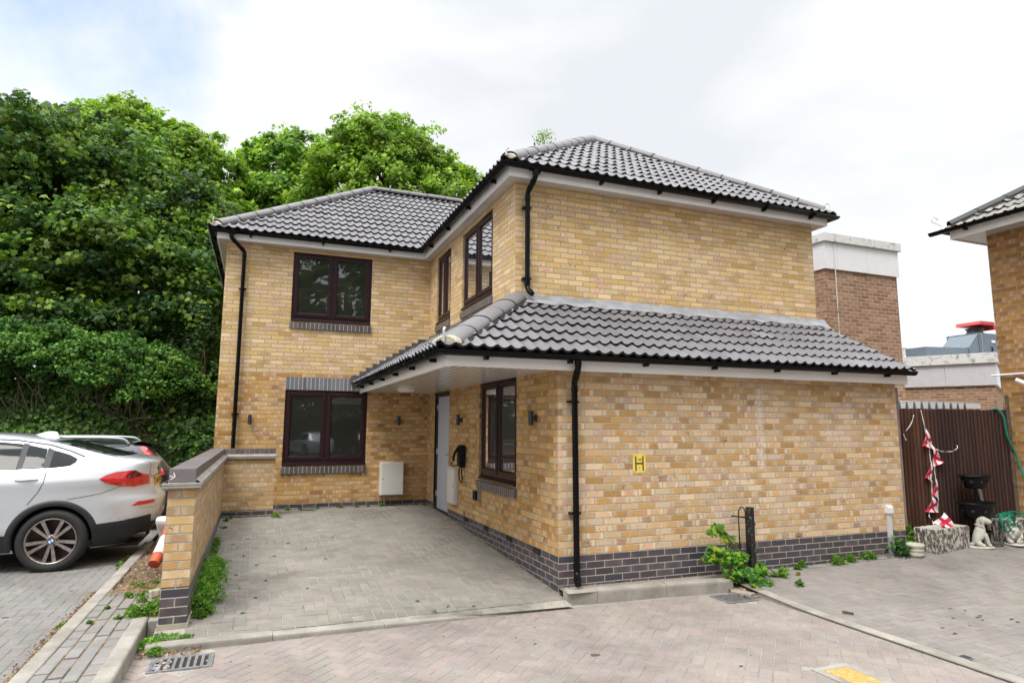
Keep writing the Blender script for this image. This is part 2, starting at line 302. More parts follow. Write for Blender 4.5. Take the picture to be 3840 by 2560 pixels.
def paint(name, col, metal=0.0, rough=0.3, coat=1.0):
    mt, t, b = new_mat(name); b.inputs['Base Color'].default_value = (*col, 1); b.inputs['Metallic'].default_value = metal
    b.inputs['Roughness'].default_value = rough; b.inputs['Coat Weight'].default_value = coat; b.inputs['Coat Roughness'].default_value = 0.03
    n = noise(t, t.nodes.new('ShaderNodeTexCoord').outputs['Object'], 900, 2)
    t.links.new(ramp(t, n, [(0.3, tuple(x*0.93 for x in col)), (0.7, tuple(min(1, x*1.05) for x in col))]), b.inputs['Base Color'])
    return mt
SILVER = paint('silver_paint', (0.63, 0.65, 0.69), 0.4, 0.32); DARKP = paint('black_paint', (0.020, 0.022, 0.027), 0.2, 0.3)
GREYCAR = paint('grey_paint', (0.35, 0.37, 0.40), 0.5, 0.35)
RUBBER = simple('tyre_rubber', (0.018, 0.018, 0.018), 0.75, var=0.2, scale=30)
CLAD = simple('black_cladding', (0.016, 0.018, 0.021), 0.5)
ALLOY = simple('brushed_alloy', (0.42, 0.36, 0.34), 0.32, metal=0.85, var=0.25, scale=30)
ALLOYD = simple('dark_alloy', (0.06, 0.045, 0.042), 0.45, metal=0.5)
CHROME = simple('chrome', (0.8, 0.8, 0.8), 0.12, metal=1.0, var=0.02)
LAMPR = simple('red_lamp_lens', (0.55, 0.010, 0.012), 0.12, var=0.25, scale=14, coat=1.0)
LAMPD = simple('dark_red_lens', (0.10, 0.004, 0.006), 0.12, coat=1.0)
PLATEY = simple('yellow_plate', (0.75, 0.36, 0.02), 0.4); INK = simple('black_ink', (0.008, 0.008, 0.008), 0.5)
BLUEI = simple('blue_enamel', (0.03, 0.20, 0.62), 0.3); WHITEI = simple('white_enamel', (0.8, 0.8, 0.8), 0.3)
SEAM = simple('dark_seam', (0.03, 0.03, 0.035), 0.7)
SIGNY = simple('sign_yellow', (0.80, 0.60, 0.13), 0.35, var=0.03)
CHALK = simple('chalk_mark', (0.75, 0.75, 0.75), 0.9)
IRON = simple('cast_iron', (0.16, 0.16, 0.16), 0.6, var=0.3, scale=25, bmp=0.4)
PIT = simple('drain_pit', (0.02, 0.018, 0.015), 0.9)
BLKIRON = simple('black_painted_steel', (0.012, 0.012, 0.013), 0.4, bmp=0.2)

# ------------------------------------------------------------------ mesh building
class MB:
    def __init__(s): s.v = []; s.f = []; s.m = []; s.uv = []; s.c = []; s.sm = []; s.mats = []
    def mi(s, mat):
        if mat not in s.mats: s.mats.append(mat)
        return s.mats.index(mat)
    def face(s, pts, mat, uv=None, col=None, smooth=False):
        i = len(s.v); s.v += [tuple(p) for p in pts]; s.f.append(tuple(range(i, i+len(pts)))); s.m.append(s.mi(mat))
        s.uv.append(uv); s.c.append(col); s.sm.append(smooth)
    def grid(s, rows, mat, closed=False, smooth=True, wrap=False):
        """rows: list of equal-length point rings"""
        i0 = len(s.v); n = len(rows[0])
        for r in rows: s.v += [tuple(p) for p in r]
        mi = s.mi(mat)
        for a in range(len(rows)-(0 if wrap else 1)):
            a2 = (a+1) % len(rows)
            for b in range(n if closed else n-1):
                b2 = (b+1) % n
                s.f.append((i0+a*n+b, i0+a*n+b2, i0+a2*n+b2, i0+a2*n+b)); s.m.append(mi); s.uv.append(None); s.c.append(None); s.sm.append(smooth)
    def fan(s, ring, mat, smooth=False):
        i = len(s.v); s.v += [tuple(p) for p in ring]; s.f.append(tuple(range(i, i+len(ring)))); s.m.append(s.mi(mat)); s.uv.append(None); s.c.append(None); s.sm.append(smooth)
    def box(s, a, b, mat, F=None):
        x0, y0, z0 = a; x1, y1, z1 = b
        P = [(x0, y0, z0), (x1, y0, z0), (x1, y1, z0), (x0, y1, z0), (x0, y0, z1), (x1, y0, z1), (x1, y1, z1), (x0, y1, z1)]
        if F: P = [F(*p) for p in P]
        i = len(s.v); s.v += [tuple(p) for p in P]; mi = s.mi(mat)
        for q in ((0, 3, 2, 1), (4, 5, 6, 7), (0, 1, 5, 4), (1, 2, 6, 5), (2, 3, 7, 6), (3, 0, 4, 7)):
            s.f.append(tuple(i+k for k in q)); s.m.append(mi); s.uv.append(None); s.c.append(None); s.sm.append(False)
    def tube(s, pts, r, mat, seg=10, caps=True, smooth=True):
        pts = [Vector(p) for p in pts]; rs = r if isinstance(r, (list, tuple)) else [r]*len(pts)
        rows = []; up = None
        for i, p in enumerate(pts):
            d = (pts[min(i+1, len(pts)-1)] - pts[max(i-1, 0)]).normalized()
            if up is None: up = Vector((0, 0, 1)) if abs(d.z) < 0.9 else Vector((1, 0, 0))
            x = d.cross(up).normalized(); y = x.cross(d).normalized(); up = y
            rows.append([p + (x*math.cos(2*math.pi*k/seg) + y*math.sin(2*math.pi*k/seg))*rs[i] for k in range(seg)])
        s.grid(rows, mat, closed=True, smooth=smooth)
        if caps: s.fan(rows[0], mat); s.fan(rows[-1], mat)
    def lathe(s, prof, mat, seg=24, M=None, smooth=True, sx=1, sy=1):
        rows = []
        for r, z in prof:
            ring = [Vector((r*math.cos(2*math.pi*k/seg)*sx, r*math.sin(2*math.pi*k/seg)*sy, z)) for k in range(seg)]
            rows.append([M @ p if M else p for p in ring])
        s.grid(rows, mat, closed=True, smooth=smooth)
    def prism(s, poly, h0, h1, mat, F):
        """poly of 2D points, extruded; F(a,b,h) -> world"""
        s.fan([F(a, b, h1) for a, b in poly], mat); s.fan([F(a, b, h0) for a, b in reversed(poly)], mat)
        n = len(poly)
        for i in range(n):
            a, b = poly[i]; c, d = poly[(i+1) % n]
            s.face([F(a, b, h0), F(c, d, h0), F(c, d, h1), F(a, b, h1)], mat)
    def obj(s, name, parent=None, merge=False, bevel=0.0, recalc=False, loc=None, weld=None):
        me = bpy.data.meshes.new(name); me.from_pydata(s.v, [], s.f)
        for mt in s.mats: me.materials.append(mt)
        me.polygons.foreach_set('material_index', s.m); me.polygons.foreach_set('use_smooth', s.sm)
        V = np.array(s.v); ul = me.uv_layers.new(name='UVMap'); buf = []
        for f, uv in zip(s.f, s.uv):
            if uv: buf += [x for p in uv for x in p]
            else:
                P = V[list(f)]; n = np.cross(P[1]-P[0], P[2]-P[0]); l = np.linalg.norm(n)
                n = n/l if l > 0 else n
                if abs(n[2]) > 0.8: buf += list(P[:, :2].ravel())
                elif abs(n[1]) >= abs(n[0]): buf += list(P[:, [0, 2]].ravel())
                else: buf += list(P[:, [1, 2]].ravel())
        ul.data.foreach_set('uv', buf)
        if any(c is not None for c in s.c):
            ca = me.color_attributes.new('Col', 'BYTE_COLOR' if False else 'FLOAT_COLOR', 'CORNER'); cb = []
            for f, c in zip(s.f, s.c): cb += list((*(c or (1, 1, 1)), 1))*len(f)
            ca.data.foreach_set('color', cb)
        if merge or recalc or weld:
            bm = bmesh.new(); bm.from_mesh(me)
            if merge or weld: bmesh.ops.remove_doubles(bm, verts=bm.verts, dist=weld or 1e-5)
            bmesh.ops.recalc_face_normals(bm, faces=bm.faces)
            bm.to_mesh(me); bm.free()
        me.update()
        o = bpy.data.objects.new(name, me); COL.objects.link(o)
        if parent: attach(o, parent)
        if bevel:
            md = o.modifiers.new('b', 'BEVEL'); md.width = bevel; md.segments = 2; md.limit_method = 'ANGLE'; md.angle_limit = R(40)
        return o
def attach(o, parent):
    o.parent = parent; o.matrix_parent_inverse = parent_world(parent).inverted()
def parent_world(p):
    mt = p.matrix_basis.copy()
    while p.parent: mt = p.parent.matrix_basis @ p.matrix_parent_inverse @ mt if False else (p.parent.matrix_basis @ p.matrix_parent_inverse @ mt); p = p.parent
    return mt
def tag(o, label=None, cat=None, group=None, kind=None):
    if label: o['label'] = label
    if cat: o['category'] = cat
    if group: o['group'] = group
    if kind: o['kind'] = kind
    return o
def empty(name, loc, label, cat, group=None):
    o = bpy.data.objects.new(name, None); COL.objects.link(o); o.location = loc; o.empty_display_size = 0.2
    return tag(o, label, cat, group)
def struct(o): o['kind'] = 'structure'; return o
def FX(c, s=-1):      # wall plane X=c : local (u=Y, n outward, z)
    return lambda u, n, z: (c + s*n, u, z)
def FY(c, s=-1):      # wall plane Y=c : local (u=X, n outward, z)
    return lambda u, n, z: (u, c + s*n, z)
def copy_tree(o, parent=None):
    c = o.copy(); COL.objects.link(c)
    if parent: c.parent = parent
    for ch in list(o.children): copy_tree(ch, c)
    return c

# ground heights
def prof(y, P):
    if y <= P[0][0]: return P[0][1]
    for (a, b), (c, d) in zip(P, P[1:]):
        if y <= c: return b + (d-b)*(y-a)/(c-a)
    return P[-1][1]
def z_drive(x, y):
    z = prof(y, [(-0.35, -0.045), (0, -0.003), (1.35, 0.075), (3.1, 0.175), (4.3, 0.25), (5.0, 0.275), (5.85, 0.284)])
    t = min(1, max(0, -x/3.5)); k = min(1, max(0, 1 - y/3.5))
    return z + 0.062*t*k
def z_road(x, y): return -0.072 + 0.046*min(1.0, max(0, (-x)/3.7))
def z_right(x, y):
    return prof(y, [(-6, -0.06), (-1.3, -0.052), (-0.6, -0.015), (0.0, 0.034), (0.6, 0.06)]) + 0.022*max(0, x-3.6)*min(1, max(0, (y+2.5)/2.3))
def z_path(x, y): return 0.095
def z_left(x, y): return 0.022

# ------------------------------------------------------------------ walls
def wall(name, F, u0, u1, z0, z1, holes, th, mat, parent, inner=PLASTER, reveal=None):
    b = MB(); us = sorted({u0, u1, *[h[0] for h in holes], *[h[1] for h in holes]}); zs = sorted({z0, z1, *[h[2] for h in holes], *[h[3] for h in holes]})
    us = [u for u in us if u0 <= u <= u1]; zs = [z for z in zs if z0 <= z <= z1]
    for a, c in zip(us, us[1:]):
        for d, e in zip(zs, zs[1:]):
            mu, mz = (a+c)/2, (d+e)/2
            if any(h[0] < mu < h[1] and h[2] < mz < h[3] for h in holes): continue
            b.face([F(a, 0, d), F(c, 0, d), F(c, 0, e), F(a, 0, e)], mat, uv=[(a, d), (c, d), (c, e), (a, e)])
            b.face([F(a, -th, d), F(c, -th, d), F(c, -th, e), F(a, -th, e)], inner)
    for h in holes:
        a, c, d, e = h; d = max(d, z0)
        for (p, q) in (((a, d), (a, e)), ((c, d), (c, e)), ((a, e), (c, e)), ((a, d), (c, d))):
            if p[1] == q[1] == z0: continue
            uvs = [(0, p[1]), (0, q[1]), (0.1, q[1]), (0.1, p[1])] if p[0] == q[0] else [(p[0], 0.03), (q[0], 0.03), (q[0], 0.06), (p[0], 0.06)]
            b.face([F(p[0], 0, p[1]), F(q[0], 0, q[1]), F(q[0], -0.11, q[1]), F(p[0], -0.11, p[1])], mat, uv=uvs)
            b.face([F(p[0], -0.11, p[1]), F(q[0], -0.11, q[1]), F(q[0], -th, q[1]), F(p[0], -th, p[1])], inner)
    return b.obj(name, parent)

def frame_rect(b, F, u0, u1, z0, z1, w, n0, n1, mat, bot=None):
    bw = bot or w
    b.box((u0, n0, z0), (u0+w, n1, z1), mat, F); b.box((u1-w, n0, z0), (u1, n1, z1), mat, F)
    b.box((u0+w, n0, z1-w), (u1-w, n1, z1), mat, F); b.box((u0+w, n0, z0), (u1-w, n1, z0+bw), mat, F)
def window(F, u0, u1, z0, z1, parent, label, split=None, sill=True, vent='a', curtains=None, brick_sill=(0.10, 0.14), lintel=False, nb=0.055):
    """casement window: outer frame, mullion, two sashes, panes, plastic cill, blue-brick sill on edge. F local (u, outward, z)"""
    split = split or (u0+u1)/2
    b = MB(); zb = z0+0.055
    frame_rect(b, F, u0, u1, zb, z1, 0.052, -0.095, -0.03, FRAME)
    b.box((split-0.03, -0.095, zb+0.052), (split+0.03, -0.03, z1-0.052), FRAME, F)
    w = b.obj('window', parent, bevel=0.004); w['label'] = label
    c = MB(); c.box((u0+0.002, -0.09, z0), (u1-0.002, 0.028, z0+0.032), FRAME, F); c.box((u0+0.002, -0.09, z0+0.032), (u1-0.002, -0.02, zb-0.002), FRAME, F)
    c.obj('sill', w, bevel=0.005)
    for a, d in ((u0+0.052, split-0.03), (split+0.03, u1-0.052)):
        s = MB(); a -= 0.008; d += 0.008; za, zz = zb+0.044, z1-0.044
        frame_rect(s, F, a, d, za, zz, 0.058, -0.075, -0.014, FRAME)
        frame_rect(s, F, a+0.058, d-0.058, za+0.058, zz-0.058, 0.012, -0.055, -0.026, FRAME)
        s.obj('sash', w, bevel=0.006)
        g = MB(); g.face([F(a+0.062, -0.043, za+0.062), F(d-0.062, -0.043, za+0.062), F(d-0.062, -0.043, zz-0.062), F(a+0.062, -0.043, zz-0.062)], GLASS)
        g.obj('pane', w)
    v = MB(); v.box((u0+0.20, -0.03, z1-0.036), (u0+0.20+0.32, -0.006, z1-0.018), FRAME if vent else FRAME, F); v.obj('trickle_vent', w, bevel=0.003)
    if brick_sill:
        s = MB(); h0, h1 = brick_sill; n = 0.035
        zt, zb2 = z0-0.004, z0-h1
        a, d = u0-0.02, u1+0.012
        pts = [(a, d)]
        k0 = 0.0; L_ = d-a; ks = [a]; cnt = max(1, round(L_/0.075)); st = L_/cnt
        def uvs(q): return [((p-a)/st*0.075, 0.02) for p in q]
        s.face([F(a, n, zb2), F(d, n, zb2), F(d, n, zt-0.03), F(a, n, zt-0.03)], HEADER, uv=[(0, .05), (cnt*.075, .05), (cnt*.075, .15), (0, .15)])
        s.face([F(a, n, zt-0.03), F(d, n, zt-0.03), F(d, -0.03, zt), F(a, -0.03, zt)], HEADER, uv=[(0, .15), (cnt*.075, .15), (cnt*.075, .2), (0, .2)])
        s.face([F(a, 0.0, zb2), F(d, 0.0, zb2), F(d, n, zb2), F(a, n, zb2)], HEADER, uv=[(0, .0), (cnt*.075, .0), (cnt*.075, .04), (0, .04)])
        for q in (a, d): s.face([F(q, -0.01, zb2), F(q, n, zb2), F(q, n, zt-0.03), F(q, -0.01, zt-0.012)], HEADER, uv=[(.02, .05), (.04, .05), (.04, .15), (.02, .15)])
        s.obj('brick_sill', w)
    if curtains:
        cu = MB()
        for (a, d) in curtains:
            n_ = 40; rows = []
            for i in range(n_+1):
                u = a+(d-a)*i/n_; off = -0.22 - 0.025*math.sin(i*1.3) - 0.01*math.sin(i*3.1)
                rows.append([F(u, off, z0+0.05), F(u, off, z1+0.02)])
            cu.grid(rows, CURTAIN)
        cu.obj('curtain', w)
    return w

# ------------------------------------------------------------------ tiled slopes
def slope(name, P, U, Vup, length, width, g, planes, mat, parent, res=8, per=0.15, amp=0.017, th=0.022, edge=None, seed=0):
    """P eave start, U unit along eave, Vup unit up the slope; planes: (co, no) keep the side no points away from"""
    edge = edge or TILE_EDGE
    P, U, Vup = Vector(P), Vector(U).normalized(), Vector(Vup).normalized()
    Nn = U.cross(Vup).normalized();  Nn = Nn if Nn.z > 0 else -Nn
    n = int(math.ceil(length/g)); ns = int(width/per*res); b = MB(); rs = np.random.default_rng(seed)
    def h(sv):
        ph = (sv/per) % 1.0
        return amp*(1.0 if False else (math.cos(2*math.pi*ph) + 0.22*math.cos(4*math.pi*ph)))
    ss = [i*per/res for i in range(ns+1)]; hs = [h(x) for x in ss]
    jit = rs.normal(0, 0.0024, (n+1, int(width/(2*per))+3))
    tc_ = np.clip(rs.normal(1, 0.075, (n+1, ns//(2*res)+2)), 0.75, 1.3)
    for j in range(n):
        t0, t1 = j*g - 0.02, (j+1)*g + 0.045
        lo, hi, bt = [], [], []
        for i, x in enumerate(ss):
            k = jit[j, int(x/(2*per)+1e-6)]
            lo.append(P + U*x + Vup*(t0+k*2.0) + Nn*(hs[i]+th+0.018+k))
            hi.append(P + U*x + Vup*t1 + Nn*(hs[i]+0.004))
            bt.append(P + U*x + Vup*(t0+k*2.0) + Nn*(hs[i]+0.010+k))
        k0 = len(b.c); b.grid([lo, hi], mat)
        for i in range(ns): b.c[k0+i] = (tc_[j, i//(2*res)],)*3
        b.grid([bt, lo], edge, smooth=False)
        if j == 0:
            mid = [q + Vup*0.12 - Nn*0.004 for q in bt]; b.grid([mid, bt], edge)
    o = b.obj(name, parent)
    bm = bmesh.new(); bm.from_mesh(o.data)
    for co, no in planes:
        bmesh.ops.bisect_plane(bm, geom=bm.verts[:]+bm.edges[:]+bm.faces[:], dist=1e-6, plane_co=Vector(co), plane_no=Vector(no), clear_outer=True)
    bm.to_mesh(o.data); bm.free(); return o

def ridge(name, A, B, parent, r=0.115, seg=0.44, mat=None, flat=0.62, lift=0.0, rseg=14):
    """half-round ridge tiles laid end to end from A (bottom) to B"""
    mat = mat or RIDGE
    A, B = Vector(A), Vector(B); D = B-A; Ln = D.length; D.normalize(); n = max(1, round(Ln/seg)); b = MB()
    side = D.cross(Vector((0, 0, 1))).normalized(); up = side.cross(D).normalized()
    for i in range(n):
        p0, p1 = A + D*(Ln*i/n + 0.004) , A + D*(Ln*(i+1)/n - 0.004)
        rj = random.uniform(-0.004, 0.004)
        def arc(p, rr_): return [p + side*math.cos(math.pi*k/rseg)*rr_*1.12 + up*(math.sin(math.pi*k/rseg)*rr_*flat*1.35 + lift + rj - 0.03) for k in range(rseg+1)]
        a0, a1 = arc(p0, r), arc(p1, r*0.985)
        b.grid([a0, a1], mat)
        for p, rr_ in ((p0, r), (p1, r*0.985)):
            b.grid([arc(p, rr_), arc(p, rr_-0.018)], TILE_EDGE, smooth=False)
        # clip and union between tiles
        q = A + D*(Ln*i/n)
        if i: b.grid([arc(q - D*0.012, r*1.015), arc(q + D*0.012, r*1.015)], TILE_EDGE)
    # dry-fix roll either side
    for sg in (1, -1):
        for t in range(int(Ln/0.035)):
            pass
        e = [A + side*sg*r*1.1 + up*(lift-0.035), A + side*sg*(r*1.1+0.03) + up*(lift-0.065)]
        b.face([e[0], e[1], e[1]+D*Ln, e[0]+D*Ln], TILE_EDGE)
    return b.obj(name, parent)

def gutter(path, parent, r=0.058, brackets=0.95, name='gutter', closed_ends=True):
    pts = [Vector(p) for p in path]; b = MB(); K = 10
    rows = []; rows2 = []
    for i, p in enumerate(pts):
        d0 = (pts[i]-pts[i-1]).normalized() if i else (pts[1]-pts[0]).normalized()
        d1 = (pts[i+1]-pts[i]).normalized() if i < len(pts)-1 else d0
        d = (d0+d1).normalized(); side = Vector((d.y, -d.x, 0)).normalized(); sc = 1/max(0.5, math.cos(d0.angle(d1)/2)) if d0.angle(d1) > 1e-3 else 1
        rows.append([p + side*(-math.cos(math.pi*k/K))*r*sc - Vector((0, 0, math.sin(math.pi*k/K)*r*1.0)) for k in range(K+1)])
        rows2.append([p + side*(-math.cos(math.pi*k/K))*(r-0.005)*sc - Vector((0, 0, math.sin(math.pi*k/K)*(r-0.005))) for k in range(K+1)])
    b.grid(rows, BLACK); b.grid(rows2, BLACK)
    for k in (0, K): b.grid([[x[k] for x in rows], [x[k] for x in rows2]], BLACK)
    if closed_ends: b.fan(rows[0], BLACK); b.fan(rows[-1], BLACK)
    g = b.obj(name, parent)
    for i in range(len(pts)-1):
        A, B = pts[i], pts[i+1]; D = B-A; n = max(1, int(D.length/brackets)); D.normalize(); side = Vector((D.y, -D.x, 0)).normalized()
        for j in range(n):
            q = A + D*((B-A).length*(j+0.5)/n); bb = MB()
            rws = [[q + D*dd + side*(-math.cos(math.pi*k/K))*(r+0.006) - Vector((0, 0, math.sin(math.pi*k/K)*(r+0.007))) for k in range(K+1)] for dd in (-0.018, 0.018)]
            rws2 = [[q + D*dd + side*(-math.cos(math.pi*k/K))*(r+0.001) - Vector((0, 0, math.sin(math.pi*k/K)*(r+0.001))) for k in range(K+1)] for dd in (-0.018, 0.018)]
            bb.grid(rws, BLACK); 
            for w_ in (0, 1): bb.grid([rws[w_], rws2[w_]], BLACK)
            # arm back to the fascia
            a = q - Vector((0, 0, r*0.75)); inn = -side if GUT_IN(q, side) else side
            bb.box((-0.018, 0, -0.03), (0.018, 0.085, 0.012), BLACK, lambda x, y, z: tuple(a + D*x + inn*y + Vector((0, 0, z - 0.012))))
            bb.obj('bracket', g)
    return g
def GUT_IN(q, side): return True

def downpipe(pts, parent, clips, wall_dir, r=0.034, name='downpipe'):
    b = MB(); P = [Vector(p) for p in pts]; fine = [P[0]]
    for i in range(1, len(P)-1):          # soften the bends
        a, c = P[i-1]-P[i], P[i+1]-P[i]; k = min(0.045, a.length*0.4, c.length*0.4)
        A, C = P[i]+a.normalized()*k, P[i]+c.normalized()*k
        for t in (0, .33, .66, 1): fine.append(A.lerp(P[i], t).lerp(P[i].lerp(C, t), t))
    fine.append(P[-1]); b.tube(fine, r, BLACK, 16, caps=False)
    b.tube([P[-1]-(P[-1]-P[-2]).normalized()*0.001, P[-1]-(P[-1]-P[-2]).normalized()*0.05], r-0.004, BPLAST, 16, caps=True)
    for i in range(1, len(P)-1):
        for q in (P[i-1], P[i+1]):
            d = (q-P[i]).normalized(); b.tube([P[i]+d*0.05, P[i]+d*0.105], r+0.005, BLACK, 16)
    o = b.obj(name, parent)
    w = Vector(wall_dir)
    for z, x, y in clips:
        c = MB(); q = Vector((x, y, z)); c.tube([q-Vector((0, 0, 0.014)), q+Vector((0, 0, 0.014))], r+0.007, BLACK, 16)
        s = Vector((w.y, -w.x, 0))
        e = lambda a, bb_, h: tuple(q + s*a + w*bb_ + Vector((0, 0, h)))
        c.box((-0.06, 0.0, -0.011), (0.06, 0.075, 0.011), BLACK, e); c.obj('pipe_clip', o)
    return o

# ------------------------------------------------------------------ the house
house = empty('brick_house', (0, 0, 0), 'yellow brick two storey house with grey tiled roofs and a canopy over its door', 'house')
ZP = 0.375
wins_back = [(-2.64, -1.165, 1.045, 2.40), (-2.615, -1.16, 3.665, 4.972)]
wins_side = [(4.37, 5.30, 3.665, 4.97), (2.17, 3.655, 3.665, 4.97)]
low_side = [(1.212, 2.685, 1.00, 2.40)]
door_h = (4.32, 5.28, 0.20, 2.37)
TH = 0.30
wall('wall', FY(0), 0, 5.29, ZP, 2.50, [], TH, BRICK_H, house)
wall('wall', FX(0), 0, 5.85, ZP, 2.42, low_side+[door_h], TH, BRICK_SHADE, house)
wall('wall', FX(0), 1.28, 5.85, 2.42, 5.12, wins_side, TH, BRICKU, house)
wall('wall', FY(1.28), 0, 5.29, 3.2, 5.12, [], TH, BRICKU, house)
wall('wall', FY(5.85), -3.76, 0, ZP, 2.7, wins_back[:1], TH, BRICK_SHADE, house)
wall('wall', FY(5.85), -3.76, 0, 2.7, 5.12, wins_back[1:], TH, BRICKU, house)
wall('wall', FX(-3.76), 5.85, 11.7, ZP, 5.12, [], TH, BRICKU, house)
wall('wall', FX(5.29, 1), 0, 1.28, ZP, 2.6, [], TH, BRICKU, house)
wall('wall', FX(5.29, 1), 1.28, 11.7, ZP, 5.12, [], TH, BRICKU, house)
wall('wall', FY(11.7, 1), -3.76, 5.29, ZP, 5.12, [], TH, BRICKU, house)
wall('plinth', FY(0), 0, 5.29, -0.25, ZP, [], TH, BLUEB, house)
wall('plinth', FX(0), 0, 5.85, -0.25, ZP, [door_h], TH, BLUEB, house)
wall('plinth', FY(5.85), -3.76, 0, -0.25, ZP, [], TH, BLUEB, house)
wall('plinth', FX(-3.76), 5.85, 11.7, -0.25, ZP, [], TH, BLUEB, house)
wall('plinth', FX(5.29, 1), 0, 11.7, -0.25, ZP, [], TH, BLUEB, house)
b = MB()
for x0, x1, y0, y1 in ((0.31, 4.98, 0.31, 6.1), (-3.45, 4.98, 6.16, 11.38)):
    b.box((x0, y0, 0.20), (x1, y1, 0.29), PLASTER); b.box((x0, y0, 2.44), (x1, y1, 2.70), PLASTER)
    b.box((x0, max(y0, 1.6), 5.0), (x1, y1, 5.06), PLASTER)
b.box((2.4, 0.31, 0.30), (2.5, 6.0, 2.43), PLASTER); b.box((-3.4, 9.2, 0.30), (4.9, 9.3, 2.43), PLASTER)
b.box((2.7, 1.61, 2.71), (2.8, 6.0, 4.99), PLASTER); b.box((-3.4, 9.3, 2.71), (4.9, 9.4, 4.99), PLASTER)
b.obj('interior', house)

window(FY(5.85), *wins_back[0], house, 'ground floor window with a blue brick soldier course above', split=-1.905)
window(FY(5.85), *wins_back[1], house, 'first floor window of the rear wing with dark glass', split=-1.885)
window(FX(0), *wins_side[0], house, 'narrow first floor side window in the corner', split=4.84)
window(FX(0), *wins_side[1], house, 'wide first floor side window over the canopy', split=2.92)
window(FX(0), *low_side[0], house, 'ground floor window beside the downpipe with curtains', split=1.95, curtains=[(1.25, 1.6), (2.25, 2.66)])
# soldier course over the lower window
b = MB(); a, d, z0, z1 = -2.64, -1.40, 2.405, 2.637; cnt = 17
b.face([(a, 5.846, z0), (d, 5.846, z0), (d, 5.846, z1), (a, 5.846, z1)], LINTEL, uv=[(0, .05), (cnt*.075, .05), (cnt*.075, .25), (0, .25)])
for q in (a, d): b.face([(q, 5.846, z0), (q, 5.85, z0), (q, 5.85, z1), (q, 5.846, z1)], HEADER)
b.face([(a, 5.846, z1), (d, 5.846, z1), (d, 5.85, z1), (a, 5.85, z1)], HEADER); b.obj('lintel', house)
for x in (-2.5, -1.9, -1.25): b = MB(); b.box((x-0.006, 5.846, 0.845), (x+0.006, 5.852, 0.90), SEAM); b.obj('weep_slot', house)

# door
F = FX(0); b = MB(); u0, u1, z0, z1 = door_h
frame_rect(b, F, u0, u1, 0.235, z1, 0.075, -0.10, -0.02, ANTH, bot=0.05)
b.box((u0-0.01, -0.09, 0.205), (u1+0.01, 0.045, 0.235), ANTH, F)
dr = b.obj('door', house, bevel=0.004); dr['label'] = 'pale grey front door in a dark frame'
b = MB(); b.box((u0+0.078, -0.085, 0.288), (u1-0.078, -0.045, z1-0.078), DOORM, F)
b.obj('door_leaf', dr, bevel=0.003)
for z in (0.55, 1.3, 2.1): b = MB(); b.box((u1-0.085, -0.045, z-0.05), (u1-0.06, -0.018, z+0.05), GALV, F); b.obj('hinge', dr)
b = MB(); b.tube([F(u0+0.14, -0.045, 1.27), F(u0+0.14, 0.0, 1.27), F(u0+0.25, 0.0, 1.27)], 0.009, GALV, 8); b.obj('handle', dr)
# air vents in the plinth
for y in (0.567, 1.45, 2.342, 3.259):
    b = MB(); F = FX(0); b.box((y-0.105, 0.002, 0.302), (y+0.105, 0.006, 0.365), BPLAST, F)
    for k in range(9): b.box((y-0.095+k*0.0215, 0.006, 0.308), (y-0.085+k*0.0215, 0.012, 0.359), DGREY, F)
    b.obj('air_vent', house)

# ---- roofs
roof = MB()
EL, ETL = 2.545, 3.41
LC = Vector((-1.42, -0.27, EL))
T = 0.70; EU = 5.20; C1 = Vector((-0.27, 1.0, EU)); C2 = Vector((5.50, 1.0, EU)); A1 = Vector((2.615, 3.885, EU+2.885*T))
B1 = Vector((-4.04, 5.57, EU)); BA = Vector((-0.81, 8.80, EU+3.23*T)); V1 = Vector((-0.27, 5.57, EU)); V2 = Vector((2.615, 8.455, EU+2.885*T))
dn = Vector((0, 0, -0.03))
quads = [[LC, (5.33, -0.27, EL), (5.33, 1.28, ETL), (0, 1.28, ETL)], [LC, (0, 1.28, ETL), (0, 5.85, ETL), (-1.42, 5.85, EL)],
         [C1, C2, A1], [C1, A1, V2, V1], [C2, (5.50, 11.9, EU), (2.615, 11.9, A1.z), A1], [B1, V1, V2, (2.9, 8.8, BA.z), BA],
         [B1, BA, (-4.04, 12.03, EU)], [(-4.04, 12.03, EU), BA, (2.9, 8.8, BA.z), (5.50, 12.03, EU)]]
for q in quads: roof.face([Vector(p)+dn for p in q], TILE_EDGE)
roof.face([(5.325, -0.17, EL-0.05), (5.325, 1.28, EL-0.05), (5.325, 1.28, ETL-0.03)], WHITE)
rf = roof.obj('roof', house)
def unit(a): return Vector(a).normalized()
slope('tile_slope', LC, (1, 0, 0), (0, 1.55, ETL-EL), math.hypot(1.55, ETL-EL), 6.92, 0.296,
      [(LC, (-1.55, 1.42, 0)), ((0, 1.272, 0), (0, 1, 0)), ((5.35, 0, 0), (1, 0, 0))], TILE, rf, seed=1, per=0.148)
slope('tile_slope', LC, (0, 1, 0), (1.42, 0, ETL-EL), math.hypot(1.42, ETL-EL), 6.2, 0.28,
      [(LC, (1.55, -1.42, 0)), ((-0.004, 0, 0), (1, 0, 0)), ((0, 5.845, 0), (0, 1, 0))], TILE, rf, seed=2)
slope('tile_slope', C1, (1, 0, 0), (0, 1, T), 2.885*math.hypot(1, T), 5.9, 0.31, [(C1, (-1, 1, 0)), (C2, (1, 1, 0)), ((0, 3.885, 0), (0, 1, 0))], TILE, rf, seed=3)
slope('tile_slope', C1, (0, 1, 0), (1, 0, T), 2.885*math.hypot(1, T), 7.8, 0.31, [(C1, (1, -1, 0)), (V1, (-1, 1, 0)), ((2.615, 0, 0), (1, 0, 0))], TILE, rf, seed=4)
